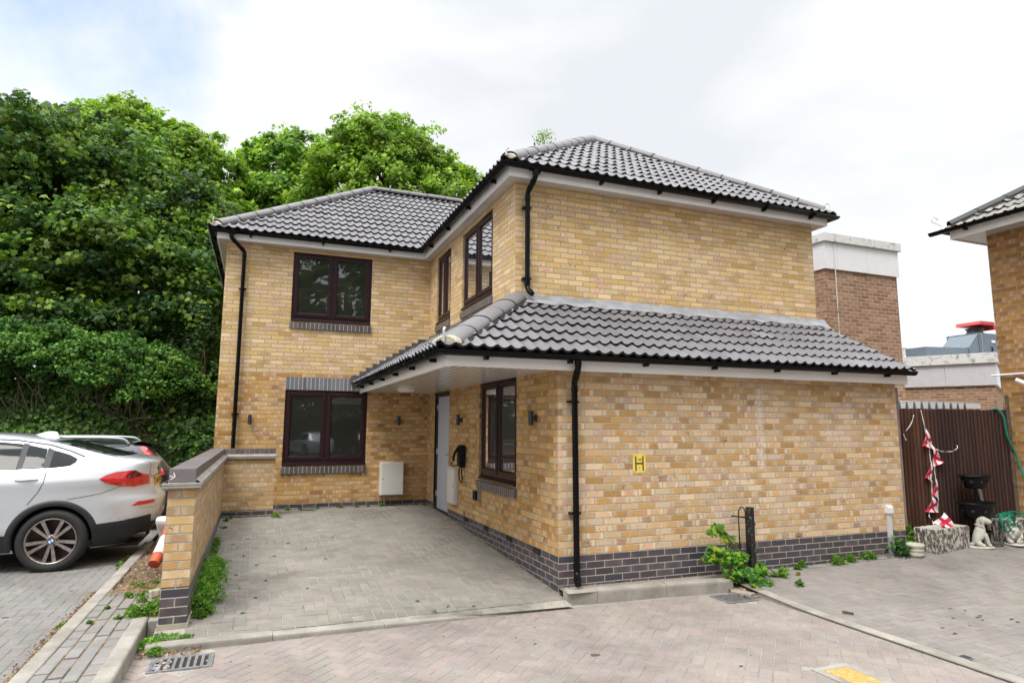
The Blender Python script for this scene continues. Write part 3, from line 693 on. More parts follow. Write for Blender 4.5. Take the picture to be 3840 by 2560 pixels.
slope('tile_slope', C2, (0, 1, 0), (-1, 0, T), 2.885*math.hypot(1, T), 11, 0.31, [(C2, (-1, -1, 0)), ((2.615, 0, 0), (-1, 0, 0))], TILE, rf, seed=5, res=6)
slope('tile_slope', B1, (1, 0, 0), (0, 1, T), 3.23*math.hypot(1, T), 7.0, 0.31, [(B1, (-1, 1, 0)), (V1, (1, -1, 0)), ((0, 8.8, 0), (0, 1, 0)), ((2.9, 0, 0), (1, 0, 0))], TILE, rf, seed=6)
slope('tile_slope', B1, (0, 1, 0), (1, 0, T), 3.23*math.hypot(1, T), 6.5, 0.31, [(B1, (1, -1, 0)), ((-4.04, 12.03, 0), (1, 1, 0))], TILE, rf, seed=7, res=6)
up = Vector((0, 0, 0.05))
ridge('hip_tiles', LC+up+Vector((0.09, 0.1, 0.02)), Vector((0.0, 1.28, ETL))+up, rf, r=0.14, seg=0.40, flat=0.45)
ridge('hip_tiles', C1+up+Vector((0.1, 0.1, 0.05)), A1+up, rf)
ridge('hip_tiles', C2+up+Vector((-0.1, 0.1, 0.05)), A1+up, rf)
ridge('ridge_tiles', A1+up, Vector((2.615, 8.6, A1.z))+up, rf)
ridge('hip_tiles', B1+up+Vector((0.1, 0.1, 0.05)), BA+up, rf)
ridge('ridge_tiles', BA+up, Vector((2.9, 8.8, BA.z))+up, rf)
# mortar-filled hip ends and their irons
for c, sx, r_ in ((LC, 1, 0.15), (C1, 1, 0.115), (B1, 1, 0.115), (C2, -1, 0.115)):
    b = MB(); d = Vector((sx, 1, 0)).normalized(); s = Vector((d.y, -d.x, 0)); q = c + Vector((0.09*sx, 0.09, 0.045)) - d*0.012
    ring = [q + s*math.cos(math.pi*k/14)*r_*1.12 + Vector((0, 0, math.sin(math.pi*k/14)*r_*(0.62 if r_ > 0.14 else 0.85) + random.uniform(-.004, .004) - 0.01)) for k in range(15)]
    ring2 = [p + d*0.03 for p in ring]; ctr = [q - d*0.03 + (p-q)*0.75 for p in ring]
    b.grid([ctr, ring, ring2], MORTAR); b.fan(ctr, MORTAR, True); h = b.obj('mortar_bedding', rf)
    b = MB(); pt = [q - d*0.05 + Vector((0, 0, t)) for t in (0.0, 0.07, 0.13)] + [q - d*0.035 + Vector((0, 0, 0.16)), q + d*0.01 + Vector((0, 0, 0.15))]
    for a_, b_ in zip(pt, pt[1:]):
        b.face([a_ - s*0.013, a_ + s*0.013, b_ + s*0.013, b_ - s*0.013], GALV); b.face([a_ - s*0.013 - d*.004, b_ - s*0.013 - d*.004, b_ + s*0.013 - d*.004, a_ + s*0.013 - d*.004], GALV)
    b.obj('hip_iron', rf)
# lead over the lean-to, stepped lead on the rear wing, dark strip under the side windows
b = MB(); n = 44; rows = []
for i in range(n+1):
    x = 0.08 + 5.29*i/n; w = 0.006*math.sin(i*1.7)+0.004*math.sin(i*4.1)
    y1 = 1.276 if x < 5.30 else 1.20
    rows.append([(x, y1, 3.505+w), (x, y1-0.02, 3.455+w), (x, 1.13+w, 3.385+w*1.5), (x, 1.085+w*2, 3.352+w*2)])
b.grid(rows, LEAD); b.obj('lead_flashing', rf)
b = MB(); rows = []
for i in range(30):
    y = 1.3+4.54*i/29; w = 0.004*math.sin(i*2.1); rows.append([(-0.003, y, 3.50+w), (-0.01, y, 3.468+w), (-0.09, y, 3.415+w)])
b.grid(rows, LEADD); b.obj('side_flashing', rf)
b = MB(); sl = (ETL-EL)/1.42
for k in range(11):
    zk = 2.70 + 0.075*k; xr = -1.42 + (zk-EL-0.10)/sl
    b.box((xr-0.13, 5.836-0.001*(k % 2), zk-0.12), (xr+0.07, 5.849, zk+random.uniform(-.004, .008)), LEADD)
    if zk > 3.55: break
b.box((-1.50, 5.79, 2.56), (-1.2, 5.849, 2.675), LEADD)
b.obj('stepped_flashing', rf)

# fascias and soffits
def boards(lst, name, mat, bev=0.003):
    b = MB()
    for a, c in lst: b.box(a, c, mat)
    return b.obj(name, house, bevel=bev)
ZF = 2.362
boards([((-1.32, -0.17, ZF), (-1.30, 5.848, 2.53)), ((-1.30, -0.17, ZF+0.001), (5.325, -0.15, 2.545)), ((5.305, -0.149, ZF), (5.325, 1.28, 2.53)), ((-1.323, -0.175, ZF-0.004), (-1.26, -0.10, 2.42))], 'fascia', WHITE)
boards([((-0.17, 1.08, 5.03), (-0.15, 5.648, 5.20)), ((-0.15, 1.081, 5.031), (5.43, 1.10, 5.20)), ((5.41, 1.10, 5.03), (5.43, 11.9, 5.20)), ((-3.92, 5.65, 5.03), (-0.171, 5.67, 5.20)), ((-3.92, 5.67, 5.03), (-3.90, 11.9, 5.20))], 'fascia', WHITE)
b = MB(); x = -1.298
while x < -0.003:
    x2 = min(x+0.096, -0.003); b.box((x, -0.148, 2.385), (x2, 5.846, 2.392), SOFFIT); 
    if x2 < -0.01: b.box((x2, -0.148, 2.3835), (x2+0.009, 5.846, 2.392), WHITE)
    x = x2+0.009
b.box((0.0, -0.148, 2.385), (5.305, -0.002, 2.392), SOFFIT); b.box((-0.003, -0.148, 2.385), (0, -0.002, 2.392), SOFFIT)
b.box((5.2915, 0.0, 2.386), (5.3045, 1.28, 2.393), SOFFIT)
b.obj('soffit', house)
b = MB()
for a, c in (((-0.149, 1.101, 5.045), (0, 5.848, 5.053)), ((0.0, 1.101, 5.045), (5.409, 1.279, 5.053)), ((5.29, 1.28, 5.045), (5.409, 11.9, 5.053)), ((-3.899, 5.671, 5.045), (-0.15, 5.849, 5.053)), ((-3.899, 5.85, 5.045), (-3.76, 11.9, 5.053))): b.box(a, c, SOFFIT)
b.obj('soffit', house)
for x, y in [(-0.075, 1.5+0.62*k) for k in range(7)] + [(0.6+0.62*k, 1.19) for k in range(8)]:
    b = MB(); b.lathe([(0.0, 5.0405), (0.034, 5.0405), (0.036, 5.045)], SOFFIT, 16, Matrix.Translation((x, y, 0))); b.obj('soffit_vent', house)

gutter([(-1.395, 5.80, 2.515), (-1.395, -0.245, 2.518), (5.37, -0.245, 2.535)], house)
gutter([(-3.995, 11.9, 5.175), (-3.995, 5.575, 5.175), (-0.245, 5.575, 5.175), (-0.245, 1.005, 5.18), (5.515, 1.005, 5.175), (5.515, 2.3, 5.175)], house)
for x, y, z in ((0.132, -0.245, 2.532), (0.175, 1.005, 5.18), (-3.68, 5.575, 5.175)):
    b = MB(); K = 10
    for x0, x1 in ((-0.075, 0.075),):
        b.grid([[(x+dx, y - math.cos(math.pi*k/K)*0.066, z - math.sin(math.pi*k/K)*0.067) for k in range(K+1)] for dx in (x0, x0+0.02, x1-0.02, x1)], BLACK)
    b.tube([(x, y, z-0.05), (x, y, z-0.12)], 0.038, BLACK, 16); b.obj('gutter_outlet', house)
downpipe([(0.132, -0.245, 2.45), (0.132, -0.245, 2.385), (0.172, -0.075, 2.24), (0.182, -0.075, 0.20), (0.135, -0.19, 0.115)], house, [(2.03, 0.17, -0.075), (0.828, 0.18, -0.075)], (0, 1, 0))
downpipe([(0.175, 1.005, 5.09), (0.175, 1.005, 5.03), (0.147, 1.205, 4.88), (0.145, 1.205, 3.56), (0.17, 1.10, 3.47)], house, [(4.675, 0.147, 1.205), (3.70, 0.145, 1.205)], (0, 1, 0))
downpipe([(-3.68, 5.575, 5.09), (-3.68, 5.575, 5.04), (-3.46, 5.775, 4.86), (-3.452, 5.775, 0.40), (-3.452, 5.775, 0.2)], house, [(4.177, -3.457, 5.775), (1.955, -3.452, 5.775)], (0, 1, 0))

# ------------------------------------------------------------------ things on the walls
def wall_light(x, y, out, label):
    t = empty('wall_light', (x, y, 1.857), label, 'wall light', 'black up and down wall lights')
    o = Vector(out); s = Vector((o.y, -o.x, 0)); c = Vector((x, y, 1.857)) + o*0.072
    b = MB(); b.tube([c-Vector((0, 0, 0.086)), c+Vector((0, 0, 0.086))], 0.031, DGREY, 20, caps=False)
    b.tube([c-Vector((0, 0, 0.080)), c+Vector((0, 0, 0.080))], 0.028, BPLAST, 20); b.obj('lamp_body', t)
    b = MB(); e = lambda a, n, h: tuple(Vector((x, y, 1.857)) + s*a + o*n + Vector((0, 0, h)))
    b.box((-0.028, 0.001, -0.04), (0.028, 0.022, 0.04), DGREY, e); b.box((-0.012, 0.022, -0.02), (0.012, 0.045, 0.02), DGREY, e); b.obj('mount', t, bevel=0.003)
wall_light(0, 0.58, (-1, 0, 0), 'black wall light between the curtained ground floor window and the front downpipe')
wall_light(0, 3.55, (-1, 0, 0), 'black wall light above the charger, right of the front door')
wall_light(-0.575, 5.85, (0, -1, 0), 'black wall light on the shaded wall above the gas meter box')
wall_light(-3.21, 5.85, (0, -1, 0), 'black wall light between the left downpipe and the ground floor window')

t = empty('ceiling_light', (-0.74, 4.42, 2.385), 'round white light on the boarded canopy soffit near the door', 'ceiling light')
b = MB(); b.lathe([(0.15, 0), (0.152, -0.018), (0.145, -0.022)], WHITE, 32, Matrix.Translation((-0.74, 4.42, 2.385))); b.obj('base_ring', t)
b = MB(); b.lathe([(0.145, -0.020), (0.14, -0.04), (0.11, -0.052), (0, -0.056)], WHITE, 32, Matrix.Translation((-0.74, 4.42, 2.385))); b.obj('diffuser', t)

t = empty('gas_meter_box', (-0.69, 5.85, 0.485), 'white gas meter box on the shaded wall, standing on a grey pipe', 'meter box')
b = MB(); F = FY(5.85); b.box((-0.905, 0.001, 0.485), (-0.475, 0.17, 1.085), BOXW, F); b.obj('cabinet', t, bevel=0.006)
b = MB(); b.box((-0.893, 0.172, 0.497), (-0.487, 0.186, 1.073), BOXW, F); b.tube([F(-0.865, 0.186, 0.79), F(-0.865, 0.192, 0.79)], 0.01, SEAM, 10); b.obj('door', t, bevel=0.005)
b = MB(); b.tube([F(-0.80, 0.05, 0.25), F(-0.80, 0.05, 0.485)], 0.022, GREYP, 12); b.obj('pipe', t)

t = empty('electric_meter_box', (0, 3.93, 0.50), 'tall white electricity meter box beside the front door below the charger', 'meter box')
b = MB(); F = FX(0); b.box((3.735, 0.001, 0.50), (4.14, 0.06, 1.075), BOXW, F); b.obj('cabinet', t, bevel=0.005)
b = MB(); b.box((3.745, 0.061, 0.51), (4.13, 0.072, 1.060), BOXW, F); b.tube([F(3.78, 0.072, 0.79), F(3.78, 0.078, 0.79)], 0.01, SEAM, 10); b.obj('door', t, bevel=0.004)
b = MB(); b.box((3.725, 0.001, 1.0755), (4.15, 0.085, 1.090), BOXW, F); b.obj('lid', t, bevel=0.003)

t = empty('car_charger', (0, 3.38, 1.13), 'black car charging unit with looped cable on the wall beside the front door', 'car charger')
b = MB(); F = FX(0)
prof_ = [(0.0, 0.02), (0.05, 0.0), (0.13, 0.0), (0.17, 0.03), (0.19, 0.10), (0.19, 0.27), (0.16, 0.32), (0.10, 0.335), (0.04, 0.33), (0.0, 0.29)]
b.prism([(3.36+u_, 1.13+z_) for u_, z_ in prof_], 0.002, 0.085, BPLAST, lambda a, z, n: F(a, n, z)); b.obj('charger_body', t, bevel=0.012)
b = MB()
for k in range(6):
    rr_ = 0.07+0.006*(k % 3); pts = []
    for i in range(25):
        a = 2*math.pi*i/24; pts.append(F(3.31+0.5*rr_*math.cos(a)*1.3, 0.03+0.014*k, 1.29+0.165*math.sin(a)*(1+0.02*(k % 2))))
    b.tube(pts, 0.008, BPLAST, 8, caps=False)
def loop(pts, n=24):
    P = [Vector(p) for p in pts]; o_ = []
    for i in range(len(P)-1):
        p0, p1, p2, p3 = P[max(i-1, 0)], P[i], P[i+1], P[min(i+2, len(P)-1)]
        for k in range(6):
            q = k/6; o_.append(0.5*((2*p1)+(-p0+p2)*q+(2*p0-5*p1+4*p2-p3)*q*q+(-p0+3*p1-3*p2+p3)*q**3))
    return o_+[P[-1]]
b.tube(loop([F(3.45, 0.06, 1.14), F(3.46, 0.07, 1.0), F(3.40, 0.07, 0.91), F(3.31, 0.07, 0.885), F(3.29, 0.07, 0.95), F(3.33, 0.07, 1.07), F(3.36, 0.06, 1.16)]), 0.009, BPLAST, 8)
b.tube(loop([F(3.46, 0.16, 1.22), F(3.47, 0.20, 1.17), F(3.47, 0.17, 1.135), F(3.46, 0.06, 1.155)]), 0.008, BPLAST, 8)
b.obj('cable', t)
b = MB(); b.tube(loop([F(3.45, 0.09, 1.39), F(3.455, 0.13, 1.37), F(3.46, 0.155, 1.30), F(3.46, 0.165, 1.22)]), 0.02, BPLAST, 12); b.tube([F(3.45, 0.07, 1.40), F(3.45, 0.12, 1.385)], 0.034, BPLAST, 14); b.obj('plug_handle', t)

t = empty('outdoor_socket', (0, 2.62, 0.69), 'small grey and black outdoor socket box low on the wall under the curtained window', 'socket')
b = MB(); b.box((2.57, 0.001, 0.69), (2.70, 0.055, 0.83), GREYP, F); b.obj('back_box', t, bevel=0.005)
b = MB(); b.box((2.573, 0.056, 0.693), (2.697, 0.095, 0.827), BPLAST, F); b.obj('cover', t, bevel=0.01)

def text_mesh(b, s, size, M, mat, depth=0.0006, width=None):
    cu = bpy.data.curves.new('t', 'FONT'); cu.body = s; cu.size = size; cu.align_x = 'CENTER'; cu.align_y = 'CENTER'; cu.extrude = depth
    o = bpy.data.objects.new('t', cu); me = bpy.data.meshes.new_from_object(o)
    sx = 1.0
    if width:
        xs = [v.co.x for v in me.vertices]; sx = width/(max(xs)-min(xs))
    for p in me.polygons: b.face([M(me.vertices[i].co.x*sx, me.vertices[i].co.y, me.vertices[i].co.z) for i in p.vertices], mat)
    bpy.data.objects.remove(o); bpy.data.curves.remove(cu); bpy.data.meshes.remove(me)

t = empty('hydrant_sign', (1.035, 0, 1.34), 'small yellow hydrant sign with black H, 100 and 1 on the brick wall', 'sign')
F = FY(0); b = MB(); cx, cz, w_, h_ = 1.035, 1.341, 0.088, 0.108
pl = []
for (sx, sz) in ((1, 1), (-1, 1), (-1, -1), (1, -1)):
    for k in range(5):
        a = math.atan2(sz, sx) - R(45) + R(90)*k/4; pl.append((cx+sx*(w_-0.014)+0.014*math.cos(a), cz+sz*(h_-0.014)+0.014*math.sin(a)))
b.prism(pl, 0.003, 0.007, SIGNY, lambda a, z, n: F(a, n, z)); b.obj('plate', t)
b = MB()
for s_ in (-1, 1): b.box((cx+s_*0.048-0.008, 0.0072, cz-0.082), (cx+s_*0.048+0.008, 0.0085, cz+0.082), INK, F)
b.box((cx-0.040, 0.0072, cz-0.008), (cx+0.040, 0.0086, cz+0.008), INK, F)
text_mesh(b, '100', 0.038, lambda x, y, z: F(cx+x, 0.0078+z, cz+0.042+y), INK); text_mesh(b, '1', 0.034, lambda x, y, z: F(cx+x, 0.0078+z, cz-0.052+y), INK)
for sx in (-1, 1):
    for sz in (-1, 1): b.tube([F(cx+sx*0.072, 0.007, cz+sz*0.09), F(cx+sx*0.072, 0.0105, cz+sz*0.09)], 0.004, SEAM, 8)
b.obj('lettering', t)

# conduit boxed up the far end of the wall
t = empty('conduit_cover', (4.96, -0.03, 0.07), 'grey weathered conduit cover fixed upright at the far end of the brick wall', 'conduit')
F = FY(0); b = MB(); b.box((4.925, 0.001, 0.05), (5.01, 0.045, 0.30), GREYP, F); b.box((4.93, 0.001, 0.30), (4.995, 0.04, 0.62), PANELG, F); b.obj('duct', t, bevel=0.004)
b = MB(); b.prism([(0.001, 0.615), (0.055, 0.615), (0.055, 0.69), (0.03, 0.72), (0.001, 0.72)], 4.915, 5.015, PANEL, lambda n, z, u: F(u, n, z)); b.obj('cap', t, bevel=0.004)

# ------------------------------------------------------------------ ground, paving, kerbs
def sheet(name, x0, x1, y0, y1, zf, mat, dz=0.0, n=24):
    b = MB(); xs = np.linspace(x0, x1, n); ys = np.linspace(y0, y1, n)
    b.grid([[(x, y, zf(x, y)+dz) for x in xs] for y in ys], mat); return struct(b.obj(name))
b = MB(); b.face([(-900, -900, -0.30), (900, -900, -0.30), (900, 900, -0.30), (-900, 900, -0.30)], SAND_L); struct(b.obj('ground'))

def pavers(name, poly, zf, cols, pattern, ang, mat, gap=0.003, seed=0, L_=0.2, Wd=0.1, jz=0.0007, tilt=0.0018, holes=()):
    """real concrete block paving: every block a chamfered slab; blocks cut at the region's edge"""
    rs = np.random.default_rng(seed); b = MB(); ca, sa = math.cos(ang), math.sin(ang)
    xs = [p[0] for p in poly]; ys = [p[1] for p in poly]; cx, cy = (min(xs)+max(xs))/2, (min(ys)+max(ys))/2
    rad = math.hypot(max(xs)-min(xs), max(ys)-min(ys))/2 + 0.4
    def inside(x, y, m=0.0):
        for i in range(len(poly)):
            (ax, ay), (bx, by) = poly[i], poly[(i+1) % len(poly)]
            d = ((bx-ax)*(y-ay)-(by-ay)*(x-ax))/math.hypot(bx-ax, by-ay)
            if d < -m: return False
        return True
    rects = []
    N_ = int(rad/Wd)+2
    if pattern == 'herring':
        for i in range(-N_, N_+1):
            for j in range(-N_, N_+1):
                k = (i - j) % 4
                if k == 0: rects.append((i*Wd, j*Wd, L_, Wd))
                elif k == 3: rects.append((i*Wd, j*Wd, Wd, L_))   # vertical
    else:
        for j in range(-N_, N_+1):
            for i in range(-N_//2-1, N_//2+2): rects.append((i*L_ + (0.5*L_ if j % 2 else 0), j*Wd, L_, Wd))
    for (u, v, w, h) in rects:
        mx_, my_ = u+w/2, v+h/2; X, Y = cx+mx_*ca-my_*sa, cy+mx_*sa+my_*ca
        if not inside(X, Y, 0.13): continue
        if any(a-0.02 < X < c+0.02 and d-0.02 < Y < e+0.02 for a, c, d, e in holes): continue
        base = cols[rs.integers(len(cols))]; k = rs.normal(1, 0.028); col = tuple(float(min(1, max(0, q*k*(1+rs.normal(0, 0.015))))) for q in base)
        dz = rs.normal(0, jz); tx, ty = rs.normal(0, tilt, 2); g = gap/2 + abs(rs.normal(0, 0.0008))
        def P(a, c, down, ins):
            a2 = min(max(a, u+g+ins), u+w-g-ins); c2 = min(max(c, v+g+ins), v+h-g-ins)
            x, y = cx+a2*ca-c2*sa, cy+a2*sa+c2*ca
            return (x, y, zf(x, y)+dz+tx*(a2-mx_)+ty*(c2-my_)-down)
        q = [(u, v), (u+w, v), (u+w, v+h), (u, v+h)]
        top = [P(a, c, 0, 0.005) for a, c in q]; mid = [P(a, c, 0.004, 0) for a, c in q]; low = [P(a, c, 0.03, 0) for a, c in q]
        b.face(top, mat, col=col)
        for i in range(4):
            b.face([mid[i], mid[(i+1) % 4], top[(i+1) % 4], top[i]], mat, col=col); b.face([low[i], low[(i+1) % 4], mid[(i+1) % 4], mid[i]], mat, col=col)
    o = b.obj(name); bm = bmesh.new(); bm.from_mesh(o.data)
    for i in range(len(poly)):
        (ax, ay), (bx, by) = poly[i], poly[(i+1) % len(poly)]
        bmesh.ops.bisect_plane(bm, geom=bm.verts[:]+bm.edges[:]+bm.faces[:], dist=1e-6, plane_co=(ax, ay, 0), plane_no=(by-ay, ax-bx, 0), clear_outer=True)
    bm.to_mesh(o.data); bm.free(); return struct(o)
GREY1 = [(0.268, 0.246, 0.212), (0.28, 0.258, 0.222), (0.25, 0.234, 0.204), (0.29, 0.264, 0.228)]
PINK = [(0.315, 0.270, 0.240), (0.308, 0.267, 0.238), (0.320, 0.270, 0.242), (0.302, 0.263, 0.235), (0.313, 0.272, 0.243)]
GREY2 = [(0.258, 0.238, 0.215), (0.266, 0.245, 0.221), (0.250, 0.233, 0.213), (0.27, 0.243, 0.221)]
GREY3 = [(0.265, 0.253, 0.235), (0.28, 0.265, 0.247), (0.255, 0.245, 0.228)]
pavers('driveway', [(-3.545, -0.325), (-0.0, -0.163), (0.0, 5.85), (-3.545, 5.85)], z_drive, GREY1, 'herring', 0, PAVER, seed=1, gap=0.006)
sheet('driveway_sand', -3.78, 0.0, -0.34, 5.85, z_drive, SAND_D, -0.0045)
pavers('road_paving', [(-3.86, -9.5), (2.10, -9.5), (2.10, -0.46), (2.0, -0.385), (-0.03, -0.29), (-3.86, -0.46)], z_road, PINK, 'herring', R(45), PAVER, seed=2, gap=0.0045,
       holes=[(-3.75, -3.28, -0.90, -0.56), (1.60, 2.06, -0.77, -0.42), (0.93, 1.32, -3.25, -2.42)])
sheet('road_sand', -3.87, 2.12, -9.5, -0.20, z_road, SAND_R, -0.0045, 30)
pavers('side_driveway', [(2.23, -9.5), (9.5, -9.5), (9.5, 0.9), (5.29, 0.9), (5.29, -0.10), (2.23, -0.10)][:0] or [(2.23, -9.5), (9.5, -9.5), (9.5, -0.115), (2.23, -0.115)], z_right, GREY2, 'herring', 0, PAVER, seed=3, gap=0.004, holes=[(2.20, 2.33, -2.80, -2.68)])
sheet('side_driveway_sand', 2.10, 9.5, -9.5, 0.9, z_right, SAND_L, -0.0045, 40)
pavers('side_driveway_edge', [(2.23, -0.105), (5.29, -0.105), (5.29, -0.002), (2.23, -0.002)], z_right, GREY3, 'stretcher', 0, PAVER, seed=5)
pavers('side_driveway_back', [(5.30, -0.105), (9.0, -0.105), (9.0, 0.5), (5.30, 0.5)], z_right, GREY2, 'herring', 0, PAVER, seed=6)
pavers('wall_strip', [(0.05, -0.17), (2.02, -0.265), (2.06, -0.002), (0.0, -0.002)], lambda x, y: 0.058-0.012*x, PINK, 'stretcher', 0, PAVER, seed=4)
sheet('wall_strip_base', 0.0, 2.22, -0.25, 0.0, lambda x, y: 0.05-0.012*x, SAND_R, 0)
pavers('footpath', [(-4.365, -9.5), (-3.985, -9.5), (-3.985, 0.16), (-3.765, 0.22), (-3.765, 1.05), (-4.365, 1.25)][:0] or [(-4.365, -9.5), (-3.985, -9.5), (-3.985, 1.1), (-4.365, 1.22)], z_path, GREY3, 'stretcher', R(90), PAVER, seed=7, gap=0.011, jz=0.003, tilt=0.012)
pavers('footpath_end', [(-3.98, 0.33), (-3.77, 0.33), (-3.77, 0.95), (-3.98, 1.05)], z_path, GREY3, 'stretcher', R(90), PAVER, seed=8, gap=0.011, jz=0.004, tilt=0.02)
sheet('footpath_sand', -4.37, -3.98, -9.5, 1.2, z_path, SAND_O, -0.009); sheet('footpath_end_sand', -3.98, -3.765, 0.18, 1.2, z_path, SAND_O, -0.009)
b = MB(); nx, ny = 26, 120; rs = np.random.default_rng(3)
b.grid([[(-4.36+0.60*i/nx, 1.08+7.6*j/ny, 0.075+0.03*math.sin(i*0.9+j*0.6)*math.sin(j*0.35)+rs.normal(0, 0.008)) for i in range(nx+1)] for j in range(ny+1)], SOIL); struct(b.obj('soil_bed'))
pavers('car_park', [(-16, -9.5), (-4.50, -9.5), (-4.50, 8.9), (-16, 8.9)], z_left, [tuple(q*0.86 for q in c_) for c_ in GREY3], 'herring', 0, PAVER, seed=9, gap=0.0022)
sheet('car_park_sand', -16, -4.48, -9.5, 9.0, z_left, SAND_L, -0.0045)

def kerb_run(name, pts, w, h, zt, side, mat=KERB, bull=0.03, seg=0.914, gap=0.005):
    """kerb stones with a rounded top edge along a poly-line; side = +1 keeps the rounded face on the right of travel"""
    b = MB()
    for (A, B) in zip(pts, pts[1:]):
        A, B = Vector((*A, 0)), Vector((*B, 0)); D = B-A; Ln = D.length; D.normalize(); s = Vector((D.y, -D.x, 0))*side; n = max(1, round(Ln/seg))
        for i in range(n):
            p, q = A+D*(Ln*i/n+gap/2), A+D*(Ln*(i+1)/n-gap/2); dz = random.uniform(-.003, .003)
            prof_ = [(0.0, -h), (0.0, -0.006), (-0.006, 0)][::-1]
            sec = [(-w, -h), (-w, -0.008), (-w+0.008, 0), (-bull, 0), (-bull*0.4, -bull*0.12), (-bull*0.1, -bull*0.45), (0, -bull), (0, -h)]
            rows = []
            for t in (0, 0.5, 1):
                c = p.lerp(q, t); rows.append([c + s*a + Vector((0, 0, zt(c.x, c.y)+z+dz)) for a, z in sec])
            b.grid(rows, mat, smooth=False); b.fan(rows[0], mat); b.fan(rows[-1], mat)
    return struct(b.obj(name, bevel=0.004))
# path kerbs (left flat edging, right bull-nosed with an upstand), run out behind the camera
kerb_run('path_edging', [(-4.485, -9.5), (-4.485, 4.3)], 0.115, 0.2, lambda x, y: 0.10, -1, bull=0.008)
kerb_run('path_kerb', [(-3.86, -9.5), (-3.86, 0.18)], 0.125, 0.25, lambda x, y: 0.105, 1)
kerb_run('pier_kerb', [(-3.855, 0.06), (-3.765, 0.06)], 0.12, 0.25, lambda x, y: 0.10, 1, bull=0.015)
kerb_run('driveway_kerb', [(-3.80, -0.47), (-0.035, -0.295)], 0.13, 0.2, lambda x, y: z_road(x, y)+0.022+0.035*max(0, min(1, -x/3.6)), 1, bull=0.022)
kerb_run('wall_kerb', [(0.0, -0.20), (0.33, -0.25), (1.16, -0.30), (2.0, -0.372)], 0.125, 0.25, lambda x, y: 0.068-0.005*x, 1, bull=0.035)
b = MB(); b.box((0.0, -0.19, -0.2), (0.08, -0.09, 0.062), KERB); struct(b.obj('kerb_corner', bevel=0.02))
kerb_run('side_kerb', [(2.11, -9.5), (2.11, -0.62)], 0.125, 0.2, lambda x, y: z_right(x+0.12, y)+0.004, -1, bull=0.02)
kerb_run('side_kerb_end', [(2.015, -0.39), (2.10, -0.62)], 0.12, 0.2, lambda x, y: -0.035, -1, bull=0.02)

b = MB(); rs = np.random.default_rng(17); b.grid([[(1.93+0.30*i/12, -0.66+0.62*j/16, -0.062+0.05*j/16+rs.normal(0, .005)) for i in range(13)] for j in range(17)], SOIL); struct(b.obj('soil_patch'))

def grate(x0, x1, y0, y1, z, slots, label, ang, diag=False):
    t = empty('drain_grate', ((x0+x1)/2, (y0+y1)/2, z), label, 'drain cover')
    b = MB(); w = 0.028
    b.box((x0, y0, z-0.03), (x1, y0+w, z+0.004), IRON); b.box((x0, y1-w, z-0.03), (x1, y1, z+0.004), IRON)
    b.box((x0, y0+w, z-0.03), (x0+w, y1-w, z+0.004), IRON); b.box((x1-w, y0+w, z-0.03), (x1, y1-w, z+0.004), IRON)
    f = b.obj('frame', t, bevel=0.004)
    b = MB(); pitch_ = (x1-x0-2*w)/slots
    for k in range(slots+1):
        x = x0+w+k*pitch_; hw = pitch_*(0.24 if slots < 10 else 0.17); dx = 0.0
        b.box((max(x0+w, x-hw), y0+w, z-0.03), (min(x1-w, x+hw), y1-w, z+0.001), IRON)
    b.obj('bars', t, bevel=0.003)
    b = MB(); b.face([(q_[0], q_[1], z_road(*q_)-0.0036) for q_ in ((x0, y0), (x1, y0), (x1, y1), (x0, y1))], PIT); b.obj('pit', t)  # flat dark sheet standing in for the shaded depth below the bars
    return t
grate(-3.73, -3.29, -0.885, -0.585, -0.025, 8, 'large drain grate full of litter in the road by the end of the garden wall', 0)
grate(1.62, 2.05, -0.755, -0.435, -0.066, 11, 'drain grate in the road in front of the climbing maple seedling', 0)
b = MB(); rs = np.random.default_rng(8)
for k in range(50):
    x, y = rs.uniform(-3.70, -3.58), rs.uniform(-0.86, -0.62); s_ = rs.uniform(0.006, 0.014)
    cc = [(0.5, 0.35, 0.25), (0.25, 0.15, 0.08), (0.6, 0.55, 0.5), (0.1, 0.25, 0.6)][rs.integers(4)]
    b.face([(x-s_, y-s_, -0.026), (x+s_, y-s_*.6, -0.021), (x+s_*.7, y+s_, -0.022), (x-s_, y+s_*.8, -0.025)], PAVER, col=cc)
tag(b.obj('drain_litter'), 'leaf litter caught in the left end of the large drain grate', 'litter', kind='stuff')

# ochre inspection cover in a concrete collar, small drain lid, bits on the paving
t = empty('inspection_cover', (1.13, -2.8, -0.07), 'rusty ochre rectangular cover set in a pale concrete collar in the road', 'manhole cover')
b = MB(); x0, x1, y0, y1 = 0.95, 1.31, -3.22, -2.44; zz = -0.0705; w = 0.065
for a, c in (((x0, y0, zz-.05), (x1, y0+w, zz+.004)), ((x0, y1-w, zz-.05), (x1, y1, zz+.004)), ((x0, y0+w, zz-.05), (x0+w, y1-w, zz+.004)), ((x1-w, y0+w, zz-.05), (x1, y1-w, zz+.004))): b.box(a, c, KERB)
b.obj('collar', t, bevel=0.004)
def ochre():
    mt, t_, b_ = new_mat('ochre_cover'); o = t_.nodes.new('ShaderNodeTexCoord').outputs['Object']
    f = noise(t_, o, 22, 3, 0.6, 1.2); t_.links.new(ramp(t_, f, [(0.40, (0.50, 0.32, 0.10)), (0.50, (0.36, 0.21, 0.05)), (0.58, (0.56, 0.37, 0.13))]), b_.inputs['Base Color']); b_.inputs['Roughness'].default_value = 0.6
    bump(t_, b_, f, 0.6, 0.01); return mt
OCHRE = ochre()
b = MB(); b.box((x0+w+.004, y0+w+.004, zz-.05), (x1-w-.004, y1-w-.004, zz+.003), OCHRE); b.obj('cover_plate', t)
t = empty('small_drain_lid', (2.265, -2.74, -0.05), 'small dark square drain lid at the edge of the right hand driveway', 'drain cover')
